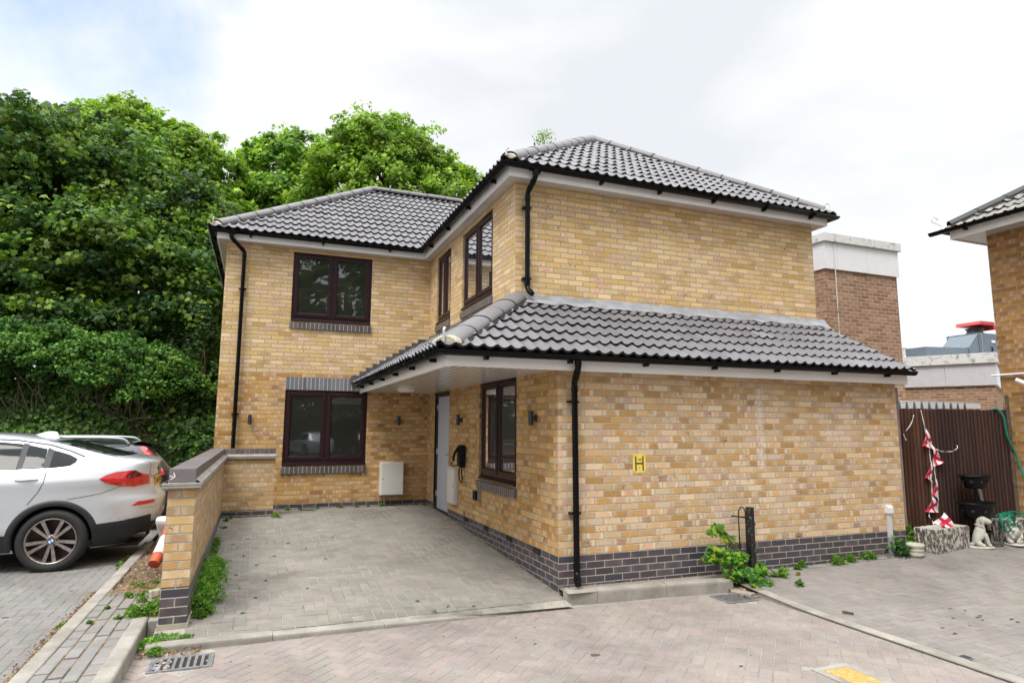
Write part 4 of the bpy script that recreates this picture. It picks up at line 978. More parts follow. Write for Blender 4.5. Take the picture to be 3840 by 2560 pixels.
b = MB(); b.box((2.225, -2.785, -0.09), (2.305, -2.695, -0.046), IRON); b.obj('lid', t, bevel=0.004)
b = MB(); b.box((2.235, -2.775, -0.0455), (2.295, -2.705, -0.043), DGREY); b.obj('rim', t)
b = MB(); q = Matrix.Translation((2.41, -1.52, -0.045)) @ Matrix.Rotation(R(-62), 4, 'Z')
b.box((-0.05, -0.011, 0.0), (0.05, 0.011, 0.014), BARK, lambda x, y, z: tuple(q @ Vector((x, y, z)))); b.box((-0.04, -0.008, 0.0142), (0.045, 0.008, 0.0165), BARK, lambda x, y, z: tuple(q @ Vector((x, y, z))))
tag(b.obj('wood_offcut'), 'small brown offcut of wood lying on the right hand driveway', 'wood offcut')
t = empty('wall_drain', (-2.15, 5.30, 0.28), 'small round gully lid in the paving under the ground floor window', 'drain cover')
b = MB(); M_ = Matrix.Translation((-2.18, 5.60, z_drive(-2.1, 5.6))); b.lathe([(0.16, -0.01), (0.16, 0.006), (0.14, 0.007)], IRON, 24, M_, sy=0.7); b.obj('rim', t)
b = MB(); b.lathe([(0.139, 0.004), (0.12, 0.0085), (0.06, 0.007), (0, 0.0085)], DGREY, 24, M_, sy=0.7); b.obj('lid', t)

# ------------------------------------------------------------------ garden wall
gw = empty('garden_wall', (-3.65, -0.08, 0.1), 'low yellow brick garden wall with blue brick coping and base, turning in to meet the house', 'wall')
x0, x1 = -3.76, -3.545; zb = 1.215
def solid(name, x0, x1, y0, y1, z0, z1, mat, par, bev=0.0):
    b = MB()
    b.face([(x0, y0, z0), (x1, y0, z0), (x1, y0, z1), (x0, y0, z1)], mat, uv=[(0, z0), (x1-x0, z0), (x1-x0, z1), (0, z1)])
    b.face([(x0, y1, z0), (x1, y1, z0), (x1, y1, z1), (x0, y1, z1)], mat, uv=[(0, z0), (x1-x0, z0), (x1-x0, z1), (0, z1)])
    b.face([(x0, y0, z0), (x0, y1, z0), (x0, y1, z1), (x0, y0, z1)], mat, uv=[(0, z0), (y1-y0, z0), (y1-y0, z1), (0, z1)])
    b.face([(x1, y0, z0), (x1, y1, z0), (x1, y1, z1), (x1, y0, z1)], mat, uv=[(0, z0), (y1-y0, z0), (y1-y0, z1), (0, z1)])
    b.face([(x0, y0, z1), (x1, y0, z1), (x1, y1, z1), (x0, y1, z1)], mat); b.face([(x0, y0, z0), (x1, y0, z0), (x1, y1, z0), (x0, y1, z0)], mat)
    return b.obj(name, par, bevel=bev)
ys, ye = -0.08, 5.10
solid('wall_face', x0, x1, ys, ye+0.21, 0.3895, zb, BRICKG, gw)
solid('wall_face', x1, -2.765, ye, ye+0.21, 0.3895, zb, BRICKG, gw)
PL2 = BLUEB
solid('plinth', x0, x1, ys, ye+0.21, 0.09, 0.389, BLUEB, gw)
solid('plinth', x1, -2.765, ye, ye+0.21, -0.05, 0.389, BLUEB, gw)
solid('footing', x0-0.01, x1+0.012, ys-0.012, 1.6, -0.1, 0.088, FOOTING, gw, 0.006)
b = MB(); e = 0.045
for zz in (zb+0.001, zb+0.022):
    b.box((x0-e, ys-e-0.015, zz), (x1+e, ye-e, zz+0.017), TILECREASE); b.box((x0-e, ye-e+0.002, zz), (-2.765+e, ye+0.21+e, zz+0.017), TILECREASE)
# sloping mortar fillet over the tiles
zf0, zf1 = zb+0.040, zb+0.075
for (p, q, nx_, ny_) in (((x1, ys), (x1, ye), 1, 0), ((x0, ys), (x0, ye), -1, 0), ((x0, ys), (x1, ys), 0, -1), ((x1, ye), (-2.765, ye), 0, -1)):
    b.face([(p[0]+nx_*e*.9, p[1]+ny_*e*.9, zf0), (q[0]+nx_*e*.9, q[1]+ny_*e*.9, zf0), (q[0]-nx_*.01, q[1]-ny_*.01, zf1), (p[0]-nx_*.01, p[1]-ny_*.01, zf1)], TILECREASE)
b.obj('creasing_tiles', gw)
def cop(x0, x1, y0, y1, z0, z1, ax, par):
    b = MB(); mt = COPING
    def U(p): return (p[1 if ax == 'y' else 0] - (y0 if ax == 'y' else x0), 0.05)
    Q = [[(x0, y0, z0), (x1, y0, z0), (x1, y0, z1), (x0, y0, z1)], [(x0, y1, z0), (x1, y1, z0), (x1, y1, z1), (x0, y1, z1)], [(x0, y0, z0), (x0, y1, z0), (x0, y1, z1), (x0, y0, z1)],
         [(x1, y0, z0), (x1, y1, z0), (x1, y1, z1), (x1, y0, z1)], [(x0, y0, z1), (x1, y0, z1), (x1, y1, z1), (x0, y1, z1)]]
    for q in Q:
        uv = [U(p) for p in q]
        if len({u for u in uv}) == 1: uv = [(0.016+0.042*(i in (1, 2)), 0.05+0.02*(i > 1)) for i in range(4)]
        else: uv = [(u, 0.05 + 0.1*(p[2]-z0) + 0.1*(p[0]-x0 if ax == 'y' else p[1]-y0)) for (u, _), p in zip(uv, q)]
        b.face(q, mt, uv=uv)
    return b.obj('coping', par, bevel=0.008)
cop(x0+0.005, x1-0.005, ys-0.035, ye+0.205, zb+0.05, zb+0.162, 'y', gw)
cop(x1-0.004, -2.77, ye+0.005, ye+0.205, zb+0.05, zb+0.158, 'x', gw)
b = MB(); yy = ys-0.0375
for a_, b_ in (((-3.752, 1.318), (-3.722, 1.312)), ((-3.722, 1.345), (-3.708, 1.312)), ((-3.708, 1.312), (-3.742, 1.288))):
    A_, B_ = Vector((a_[0], yy, a_[1])), Vector((b_[0], yy, b_[1])); d = (B_-A_).normalized(); n_ = Vector((-d.z, 0, d.x))*0.0045
    b.face([A_-n_, B_-n_, B_+n_, A_+n_], CHALK)
b.obj('chalk_arrow', gw)

# toppled cone and its base on the bed behind the wall end
t = empty('traffic_cone', (-3.95, 1.6, 0.1), 'toppled red and white striped cone with a white block base behind the garden wall end', 'traffic cone')
A_, B_ = Vector((-4.075, 2.0, 0.20)), Vector((-3.93, 2.5, 0.56)); D_ = (B_-A_)
cb = MB(); st_ = [(0, .060, 'r'), (.2, .068, 'r'), (.205, .069, 'w'), (.60, .085, 'w'), (.605, .086, 'r'), (.90, .098, 'r'), (.905, .099, 'w'), (1.0, .104, 'w')]
CRED = simple('faded_red_plastic', (0.50, 0.085, 0.035), 0.6, var=0.25); CWHT = simple('scuffed_white_plastic', (0.62, 0.60, 0.58), 0.6, var=0.12, scale=14)
for (t0, r0_, c0), (t1, r1_, c1) in zip(st_, st_[1:]):
    if t1-t0 > 0.01: cb.tube([A_+D_*t0, A_+D_*t1], [r0_, r1_], CRED if c0 == 'r' else CWHT, 24, caps=False)
cb.tube([A_, A_+D_*0.001], 0.06, CRED, 24); cb.obj('cone_body', t)
b = MB(); Mx = Matrix.Translation(B_+Vector((-0.03, 0.02, -0.10))) @ D_.to_track_quat('Z', 'Y').to_matrix().to_4x4()
b.box((-0.19, -0.19, 0.0), (0.19, 0.19, 0.11), CWHT, lambda x, y, z: tuple(Mx @ Vector((x, y, z)))); b.obj('base', t, bevel=0.045)
b = MB(); rs = np.random.default_rng(5)
M_ = Matrix.Translation((-3.88, 0.93, 0.12)) @ Matrix.Rotation(0.5, 4, 'Z')
b.box((-0.09, -0.05, -0.02), (0.09, 0.05, 0.045), MORTAR, lambda x, y, z: tuple(M_ @ Vector((x+rs.normal(0, .008), y+rs.normal(0, .006), z+rs.normal(0, .006)))))
b.box((-0.05, 0.055, -0.02), (0.05, 0.10, 0.02), MORTAR, lambda x, y, z: tuple(M_ @ Vector((x, y, z))))
tag(b.obj('broken_brick', bevel=0.008), 'broken yellow brick lying on the soil beside the garden wall end', 'brick')

# ------------------------------------------------------------------ cars (bodies built as stacked plan outlines)
def interp(tab, z):
    if z <= tab[0][0]: return tab[0][1]
    for (a, b_), (c, d) in zip(tab, tab[1:]):
        if z <= c:
            t = (z-a)/(c-a); return b_+(d-b_)*t
    return tab[-1][1]
def smooth_tab(tab, zs):   # catmull-ish smoothing by dense linear + box filter
    return [sum(interp(tab, z+k*0.008) for k in (-2, -1, 0, 1, 2))/5 for z in zs]
class Car:
    """local x: rear at +x, side faces at +-y, z up. xr/xf/w tables over z"""
    def __init__(s, xr, xf, w, n=4.5, zt=1.66, zb=0.25):
        s.xr, s.xf, s.w, s.n, s.zt, s.zb = xr, xf, w, n, zt, zb
    def rear(s, z): return interp(s.xr, z)
    def front(s, z): return interp(s.xf, z)
    def side(s, x, z):
        a, c = s.front(z), s.rear(z); m_, h = (a+c)/2, (c-a)/2; t = min(0.9995, abs((x-m_)/h)); n = s.n if x > m_ else 3.2
        crease = 0.012*math.exp(-((z-1.02)/0.05)**2) + 0.010*math.exp(-((z-0.50)/0.07)**2)
        return (interp(s.w, z)+crease)*(1-t**n)**(1/n)
    def xat(s, y, z):      # rear surface x for a given y
        a, c = s.front(z), s.rear(z); m_, h = (a+c)/2, (c-a)/2; w = interp(s.w, z); t = min(0.999, abs(y)/w); return m_+h*(1-t**s.n)**(1/s.n)
    def body(s, mat, wells, name, parent, T):
        zs = []; z = s.zb
        while z < s.zt-0.10: zs.append(z); z += 0.03
        zs += [s.zt-0.10+0.1*math.sin(math.pi/2*k/9) for k in range(10)]
        rows = []; K = 96
        for z in zs:
            a, c = s.front(z), s.rear(z); m_, h = (a+c)/2, (c-a)/2; ring = []
            crease = 0.012*math.exp(-((z-1.02)/0.05)**2) + 0.010*math.exp(-((z-0.50)/0.07)**2); w = interp(s.w, z)+crease
            for k in range(K):
                th = 2*math.pi*k/K; n = s.n if math.cos(th) > 0 else 3.2
                cx_ = abs(math.cos(th))**(2/n)*(1 if math.cos(th) > 0 else -1); sy_ = abs(math.sin(th))**(2/n)*(1 if math.sin(th) > 0 else -1)
                ring.append((m_+h*cx_, w*sy_, z))
            rows.append(ring)
        b = MB(); b.grid(rows, mat, closed=True); b.fan(rows[0][::-1], mat); b.fan(rows[-1], mat, True)
        b.v = [tuple(T @ Vector(p)) for p in b.v]
        o = b.obj(name, parent, merge=True)
        if wells:
            for wx, r in wells:
                for sy in (-1, 1):
                    c = MB(); M_ = T @ Matrix.Translation((wx, sy*1.3, 0.375)) @ Matrix.Rotation(R(90), 4, 'X')
                    rg = [[M_ @ Vector((r*math.cos(2*math.pi*k/40), r*math.sin(2*math.pi*k/40), zz)) for k in range(40)] for zz in (-0.75, 0.75)]
                    c.grid(rg, PIT, closed=True, smooth=False); c.fan(rg[0], PIT); c.fan(rg[1], PIT); co = c.obj('cut', merge=True)
                    o.data.materials.append(PIT)
                    md = o.modifiers.new('w', 'BOOLEAN'); md.object = co; md.operation = 'DIFFERENCE'; md.solver = 'EXACT'
                    dg = bpy.context.evaluated_depsgraph_get(); me = bpy.data.meshes.new_from_object(o.evaluated_get(dg)); o.modifiers.clear(); o.data = me
                    bpy.data.objects.remove(co)
            for p in o.data.polygons: p.use_smooth = True
            md = o.modifiers.new('e', 'EDGE_SPLIT'); md.split_angle = R(50)
        return o
    def patch(s, poly, mat, parent, T, name, off=0.004, sides=(-1,), step=0.03, rear=False, bulge=0.0):
        """thin skin following the bodywork; poly in (x,z) on the flank or (y,z) on the tail"""
        xs = [p[0] for p in poly]; zs = [p[1] for p in poly]
        bm = bmesh.new(); nx_, nz_ = max(2, int((max(xs)-min(xs))/step)+1), max(2, int((max(zs)-min(zs))/step)+1)
        X = np.linspace(min(xs), max(xs), nx_+1); Z = np.linspace(min(zs), max(zs), nz_+1)
        # triangulated polygon, then subdivided by plane cuts
        vs = [bm.verts.new((p[0], 0, p[1])) for p in poly]; bm.faces.new(vs)
        bmesh.ops.triangulate(bm, faces=bm.faces[:])
        for x in X[1:-1]: bmesh.ops.bisect_plane(bm, geom=bm.verts[:]+bm.edges[:]+bm.faces[:], plane_co=(x, 0, 0), plane_no=(1, 0, 0))
        for z in Z[1:-1]: bmesh.ops.bisect_plane(bm, geom=bm.verts[:]+bm.edges[:]+bm.faces[:], plane_co=(0, 0, z), plane_no=(0, 0, 1))
        b = MB(); verts = [v.co.copy() for v in bm.verts]; bm.verts.index_update(); faces = [[v.index for v in f.verts] for f in bm.faces]; bm.free()
        for sg in sides:
            P = []
            for v in verts:
                if rear: P.append(T @ Vector((s.xat(v.x, v.z)+off, v.x, v.z)))
                else: P.append(T @ Vector((v.x, sg*(s.side(v.x, v.z)+off), v.z)))
            i0 = len(b.v); b.v += [tuple(p) for p in P]; mi = b.mi(mat)
            for f in faces:
                nq = (P[f[1]]-P[f[0]]).cross(P[f[2]]-P[f[0]]); od = (T.to_3x3() @ (Vector((1, 0, 0)) if rear else Vector((0, sg, 0))))
                if nq.dot(od) < 0: f = f[::-1]
                b.f.append(tuple(i0+k for k in f)); b.m.append(mi); b.uv.append(None); b.c.append(None); b.sm.append(True)
        return b.obj(name, parent)
    def line(s, pts, w, mat, parent, T, name, off=0.003, sides=(-1,), rear=False):
        b = MB()
        for sg in sides:
            P = []
            for (a, c) in pts:
                P.append((a, c))
            for (a, c), (d, e) in zip(P, P[1:]):
                L_ = math.hypot(d-a, e-c); nxx, nzz = -(e-c)/L_*w/2, (d-a)/L_*w/2; n = max(1, int(L_/0.05))
                rows = []
                for k in range(n+1):
                    x, z = a+(d-a)*k/n, c+(e-c)*k/n; r_ = []
                    for q in (-1, 1):
                        xx, zz = x+q*nxx, z+q*nzz
                        r_.append(T @ (Vector((s.xat(xx, zz)+off, xx, zz)) if rear else Vector((xx, sg*(s.side(xx, zz)+off), zz))))
                    rows.append(r_)
                b.grid(rows, mat)
        return b.obj(name, parent)

def wheel(T, x, y, out, r, parent, spokes=10, rim=0.265, badge=True):
    """tyre, rim with twin spokes and a blue-and-white hub badge"""
    M_ = T @ Matrix.Translation((x, y, r)) @ Matrix.Rotation(R(90)*(1 if out < 0 else -1), 4, 'X')
    b = MB(); w = 0.12
    prof_ = [(rim-0.005, 0.10), (rim+0.015, 0.118), (rim+0.05, 0.124), (r-0.03, 0.116), (r-0.008, 0.095), (r, 0.07), (r, -0.07), (r-0.01, -0.10), (rim, -0.115)]
    b.lathe(prof_, RUBBER, 56, M_); t = b.obj('wheel', parent)
    for k in range(2): pass
    b = MB(); b.lathe([(rim-0.004, 0.104), (rim+0.002, 0.110), (rim-0.006, 0.112), (rim-0.014, 0.106), (rim-0.02, 0.07), (rim-0.03, -0.02)], ALLOY, 56, M_)
    b.lathe([(rim-0.03, -0.02), (0.10, -0.03), (0, -0.03)], ALLOYD, 40, M_); b.obj('rim', t)
    b = MB(); P = lambda px, py, pz: tuple(M_ @ Vector((px, py, pz)))
    for k in range(spokes):
        a = 2*math.pi*k/spokes + (0.10 if k % 2 else -0.10)
        ca, sa = math.cos(a), math.sin(a)
        def Q(rad, off, h): return P(ca*rad-sa*off, sa*rad+ca*off, h)
        w0, w1 = 0.013, 0.021
        for (ra, rb, ha, hb) in ((0.045, 0.13, 0.085, 0.088), (0.13, rim-0.012, 0.088, 0.104)):
            wa, wb = (w0 if ra < 0.1 else (w0+w1)/2), (w1 if rb > 0.2 else (w0+w1)/2)
            b.face([Q(ra, -wa, ha), Q(rb, -wb, hb), Q(rb, wb, hb), Q(ra, wa, ha)], ALLOY)
            b.face([Q(ra, wa, ha), Q(rb, wb, hb), Q(rb, wb+0.004, hb-0.05), Q(ra, wa+0.004, ha-0.05)], ALLOYD); b.face([Q(ra, -wa, ha), Q(rb, -wb, hb), Q(rb, -wb-0.004, hb-0.05), Q(ra, -wa-0.004, ha-0.05)], ALLOYD)
    b.lathe([(0.075, 0.05), (0.07, 0.083), (0.036, 0.092), (0.034, 0.090)], ALLOY, 30, M_)
    for k in range(5):
        a = 2*math.pi*k/5+0.3; b.lathe([(0.013, 0.094), (0.011, 0.0885), (0, 0.088)], PIT, 10, M_ @ Matrix.Translation((0.055*math.cos(a), 0.055*math.sin(a), 0)))
    b.obj('spokes', t)
    if badge:
        b = MB(); b.lathe([(0.034, 0.088), (0.034, 0.096), (0.027, 0.097)], INK, 24, M_)
        for k in range(4):
            arc = [P(0, 0, 0.0975)]+[P(0.027*math.cos(R(90)*k+R(15)*j-0.2), 0.027*math.sin(R(90)*k+R(15)*j-0.2), 0.0975) for j in range(7)]
            b.fan(arc, BLUEI if k % 2 else WHITEI)
        b.obj('hub_badge', t)
    return t

def plate_text(c, txt, T, y0, z0, parent, w=0.52, h=0.11, tiltx=0.0, off=0.012):
    x = max(c.xat(y0-w/2, z0), c.xat(y0+w/2, z0), c.xat(y0, z0))+off
    b = MB(); b.box((x-0.012, y0-w/2, z0-h/2), (x, y0+w/2, z0+h/2), PLATEY, lambda a, q, z: tuple(T @ Vector((a, q, z))))
    text_mesh(b, txt, 0.105, lambda a, q, z: tuple(T @ Vector((x+0.001+z, y0+a, z0+q))), INK, width=w*0.9)
    return b.obj('number_plate', parent)

# --- the silver coupe SUV: local origin under the rear axle centre, car centre line y=0
def silver_car(name, label, cat, group, T, full=True, mat=SILVER, copy_of=None):
    xr = [(0.20, 0.70), (0.30, 0.84), (0.38, 0.98), (0.50, 1.03), (0.62, 1.05), (0.80, 1.05), (0.86, 1.00), (0.93, 0.97), (1.05, 0.955), (1.18, 0.965), (1.25, 0.98), (1.285, 0.965), (1.30, 0.90), (1.335, 0.70), (1.38, 0.50), (1.44, 0.28), (1.50, 0.07), (1.56, -0.17), (1.61, -0.50), (1.64, -0.85), (1.655, -1.3), (1.665, -1.5)]
    xf = [(0.20, -3.5), (0.35, -3.62), (0.55, -3.66), (0.75, -3.62), (0.90, -3.45), (1.00, -3.0), (1.06, -2.45), (1.12, -2.30), (1.25, -2.15), (1.40, -1.97), (1.52, -1.80), (1.60, -1.70), (1.64, -1.62), (1.665, -1.55)]
    w = [(0.20, 0.86), (0.35, 0.905), (0.55, 0.93), (0.75, 0.94), (0.95, 0.94), (1.08, 0.925), (1.18, 0.885), (1.24, 0.845), (1.35, 0.775), (1.48, 0.70), (1.56, 0.63), (1.61, 0.55), (1.64, 0.45), (1.66, 0.30), (1.668, 0.2)]
    c = Car(xr, xf, w, 4.2, 1.665, 0.24)
    root = empty(name, T.translation, label, cat, group)
    body = c.body(mat, [(0, 0.40), (-2.81, 0.40)], 'body', root, T)
    for x in (0, -2.81):
        for sy in (-1, 1): wheel(T, x, sy*0.815, sy, 0.366, root)
    # arch and sill cladding
    for wx in (0, -2.81):
        for sy in (-1, 1):
            b = MB(); rows = []
            for k in range(33):
                a = R(-14)+ (R(208))*k/32; row = []
                for rr_, o_ in ((0.395, -0.05), (0.398, 0.012), (0.41, 0.020), (0.455, 0.016), (0.468, 0.002)):
                    x, z = wx+rr_*math.cos(a), 0.375+rr_*math.sin(a); z = max(z, 0.26)
                    row.append(T @ Vector((x, sy*(c.side(x, z)+o_), z)))
                rows.append(row)
            b.grid(rows, CLAD); b.obj('wheel_arch_trim', root)
    for sy in (-1, 1):
        c.patch([(0.40, 0.25), (0.66, 0.25), (0.90, 0.34), (0.985, 0.44), (0.985, 0.60), (0.72, 0.56), (0.44, 0.535)], CLAD, root, T, 'rear_valance', 0.013, (sy,))
        c.patch([(-0.40, 0.25), (-2.4, 0.25), (-2.4, 0.42), (-0.44, 0.45)], CLAD, root, T, 'sill_trim', 0.010, (sy,))
    c.patch([(-0.8, 0.25), (0.8, 0.25), (0.84, 0.40), (0.86, 0.60), (0.5, 0.50), (-0.5, 0.50), (-0.86, 0.60), (-0.84, 0.40)], CLAD, root, T, 'rear_diffuser', 0.006, rear=True)
    # side glass
    glassA = [(-0.40, 1.215), (-1.05, 1.195), (-1.75, 1.185), (-2.05, 1.22), (-1.86, 1.37), (-1.62, 1.50), (-1.35, 1.55), (-0.90, 1.555), (-0.45, 1.53), (-0.16, 1.475)]
    def gl(poly, nm):
        for sy in (-1, 1): c.patch(poly, TINT, root, T, nm, 0.011, (sy,))
    gl([(-0.99, 1.205), (-1.62, 1.195), (-1.85, 1.23), (-1.70, 1.38), (-1.50, 1.50), (-0.99, 1.53)], 'side_window')
    gl([(-0.43, 1.212), (-0.43, 1.505), (-0.66, 1.53), (-0.93, 1.53), (-0.93, 1.200)], 'side_window'); gl([(-0.165, 1.228), (-0.175, 1.445), (-0.365, 1.492), (-0.375, 1.218)], 'side_window')
    gl([(-0.02, 1.235), (0.10, 1.25), (0.155, 1.29), (0.165, 1.325), (0.07, 1.375), (-0.07, 1.42), (-0.10, 1.425), (-0.10, 1.228)], 'side_window')
    for sy in (-1, 1):
        c.patch([(-0.162, 1.222), (-0.168, 1.462), (-0.10, 1.43), (-0.10, 1.226)], INK, root, T, 'door_pillar', 0.013, (sy,)); c.patch([(-0.378, 1.212), (-0.368, 1.505), (-0.428, 1.515), (-0.434, 1.208)], INK, root, T, 'door_pillar', 0.013, (sy,)); c.patch([(-0.925, 1.20), (-0.925, 1.535), (-0.995, 1.535), (-0.995, 1.20)], INK, root, T, 'door_pillar', 0.013, (sy,))
        c.line([(0.24, 1.345), (0.07, 1.418), (-0.15, 1.492), (-0.5, 1.552), (-1.0, 1.578), (-1.5, 1.560)], 0.012, SEAM, root, T, 'window_seal', 0.006, (sy,))
        c.line([(0.24, 1.335), (0.20, 1.275), (0.11, 1.225), (-0.10, 1.204), (-0.5, 1.190), (-1.1, 1.180), (-1.85, 1.175)], 0.022, CHROME, root, T, 'window_trim', 0.007, (sy,))
        c.line([(-0.12, 1.20), (-0.13, 1.05), (-0.17, 0.95), (-0.27, 0.80)], 0.007, SEAM, root, T, 'door_seam', 0.003, (sy,))
        c.line([(-0.95, 1.19), (-0.98, 0.9), (-0.95, 0.45)], 0.007, SEAM, root, T, 'door_seam', 0.003, (sy,))
        c.line([(0.12, 0.845), (0.45, 0.90), (0.68, 0.985)], 0.005, SEAM, root, T, 'bumper_seam', 0.003, (sy,))
        # door handles
        for hx in (-0.30, -1.25):
            b = MB(); n_ = 8; rows = []
            for i in range(n_+1):
                x = hx-0.115+0.23*i/n_; e = math.sin(math.pi*i/n_)**0.5; y = c.side(x, 1.09)
                rows.append([T @ Vector((x, sy*(y+0.008+e*d_), 1.09+h_+0.006*(i/n_-.5))) for d_, h_ in ((0.0, 0.016), (0.028, 0.012), (0.03, -0.004), (0.012, -0.012), (0.0, -0.014))])
            b.grid(rows, mat); b.obj('door_handle', root)
        # tail lamps wrap from flank to tail
        c.patch([(0.43, 1.082), (0.50, 1.125), (0.60, 1.158), (0.79, 1.172), (0.87, 1.12), (0.925, 1.105), (0.93, 1.02), (0.90, 0.985), (0.80, 0.965), (0.64, 0.985), (0.50, 1.03)], LAMPR, root, T, 'tail_lamp', 0.009, (sy,), step=0.02)
        c.patch([(0.70, 1.10), (0.76, 1.160), (0.80, 1.165), (0.86, 1.115), (0.88, 1.09), (0.72, 1.075)], LAMPD, root, T, 'lamp_insert', 0.011, (sy,), step=0.02)
        y0 = sy*0.80; y1 = sy*0.50
        c.patch([(y0, 0.97), (y1, 0.985), (y1, 1.06), (sy*0.56, 1.10), (y0, 1.115)][::(1 if sy > 0 else -1)], LAMPR, root, T, 'tail_lamp', 0.009, rear=True, step=0.03)
        c.patch([(sy*0.76, 0.728), (sy*0.52, 0.745), (sy*0.52, 0.785), (sy*0.72, 0.778)][::(1 if sy > 0 else -1)], LAMPR, root, T, 'rear_reflector', 0.007, rear=True)
    # rear screen, spoiler lip, boot seam, aerial, exhaust
    b = MB(); rows = []
    for i in range(13):
        t = i/12; z = 1.345+ (1.545-1.345)*t; x = c.rear(z)+0.006; hw = 0.60-0.06*t
        rows.append([T @ Vector((c.xat(y_, z)+0.006, y_, z)) for y_ in np.linspace(-hw, hw, 13)])
    b.grid(rows, TINT); b.obj('rear_window', root)
    c.line([(-0.56, 1.31), (-0.50, 1.22), (-0.50, 1.12), (-0.44, 1.07), (0.44, 1.07), (0.50, 1.12), (0.50, 1.22), (0.56, 1.31)], 0.007, SEAM, root, T, 'boot_seam', 0.003, rear=True)
    c.line([(-0.7, 0.70), (-0.35, 0.685), (0.35, 0.685), (0.7, 0.70)], 0.012, CHROME, root, T, 'bumper_trim', 0.006, rear=True)
    b = MB(); rows = []
    for i in range(9):
        t = i/8; x = -0.50+0.27*t; hh = 0.075*math.sin(math.pi*min(1, t*0.62))**1.0*(1 if t < 0.97 else 0.3); z = 1.612-0.045*t
        rows.append([T @ Vector((x, q*0.028*(1-0.5*t*0), z+(hh if q == 0 else 0))) for q in (-1, 0, 1)])
    b.grid(rows, mat); b.grid([[r_[0] for r_ in rows[-1:]]*2, [rows[-1][1], rows[-1][2]]], mat); b.obj('roof_aerial', root)
    for sy in (-1, 1):
        b = MB(); p = Vector((0.80, sy*0.60, 0.350)); b.tube([T @ p, T @ (p+Vector((0.15, 0, 0)))], 0.035, ALLOYD, 20, caps=False); b.tube([T @ (p+Vector((0.05, 0, 0))), T @ (p+Vector((0.145, 0, 0)))], 0.032, PIT, 20)
        b.obj('exhaust_tip', root)
    b = MB(); b.box((-0.35, -0.5, 0.20), (0.85, 0.5, 0.245), PIT, lambda x, y, z: tuple(T @ Vector((x, y, z)))); b.obj('underside', root)
    b = MB(); x = c.xat(0, 1.17)+0.004; M_ = T @ Matrix.Translation((x, 0, 1.17)) @ Matrix.Rotation(R(90), 4, 'Y')
    b.lathe([(0.041, 0), (0.041, 0.007), (0.033, 0.008)], INK, 24, M_)
    for k in range(4): b.fan([M_ @ Vector((0, 0, 0.0085))]+[M_ @ Vector((0.033*math.cos(R(90)*k+R(15)*j), 0.033*math.sin(R(90)*k+R(15)*j), 0.0085)) for j in range(7)], BLUEI if k % 2 else WHITEI)
    b.obj('boot_badge', root)
    # front glass and lamps (only seen from other positions)
    b = MB(); rows = []
    for i in range(9):
        z = 1.16+0.40*i/8; hw = 0.70-0.12*i/8
        rows.append([T @ Vector((c.front(z)+ (abs(y_)/0.8)**2.5*0.28-0.008, y_, z)) for y_ in np.linspace(-hw, hw, 11)])
    b.grid(rows, TINT); b.obj('windscreen', root)
    return root, c
def tint_mat():
    mt, t, b = new_mat('tinted_car_glass'); b.inputs['Base Color'].default_value = (0.012, 0.015, 0.016, 1); b.inputs['Roughness'].default_value = 0.03
    b.inputs['Specular IOR Level'].default_value = 0.22; return mt
TINT = tint_mat()
T1 = Matrix.Translation((-5.29, 3.83, 0.010))
r1, c1 = silver_car('parked_car', 'silver coupe SUV parked beside the low garden wall, multi spoke wheel facing us', 'car', 'cars in the car park', T1)
plate_text(c1, 'LA65 SWY', T1, 0, 1.0, r1)

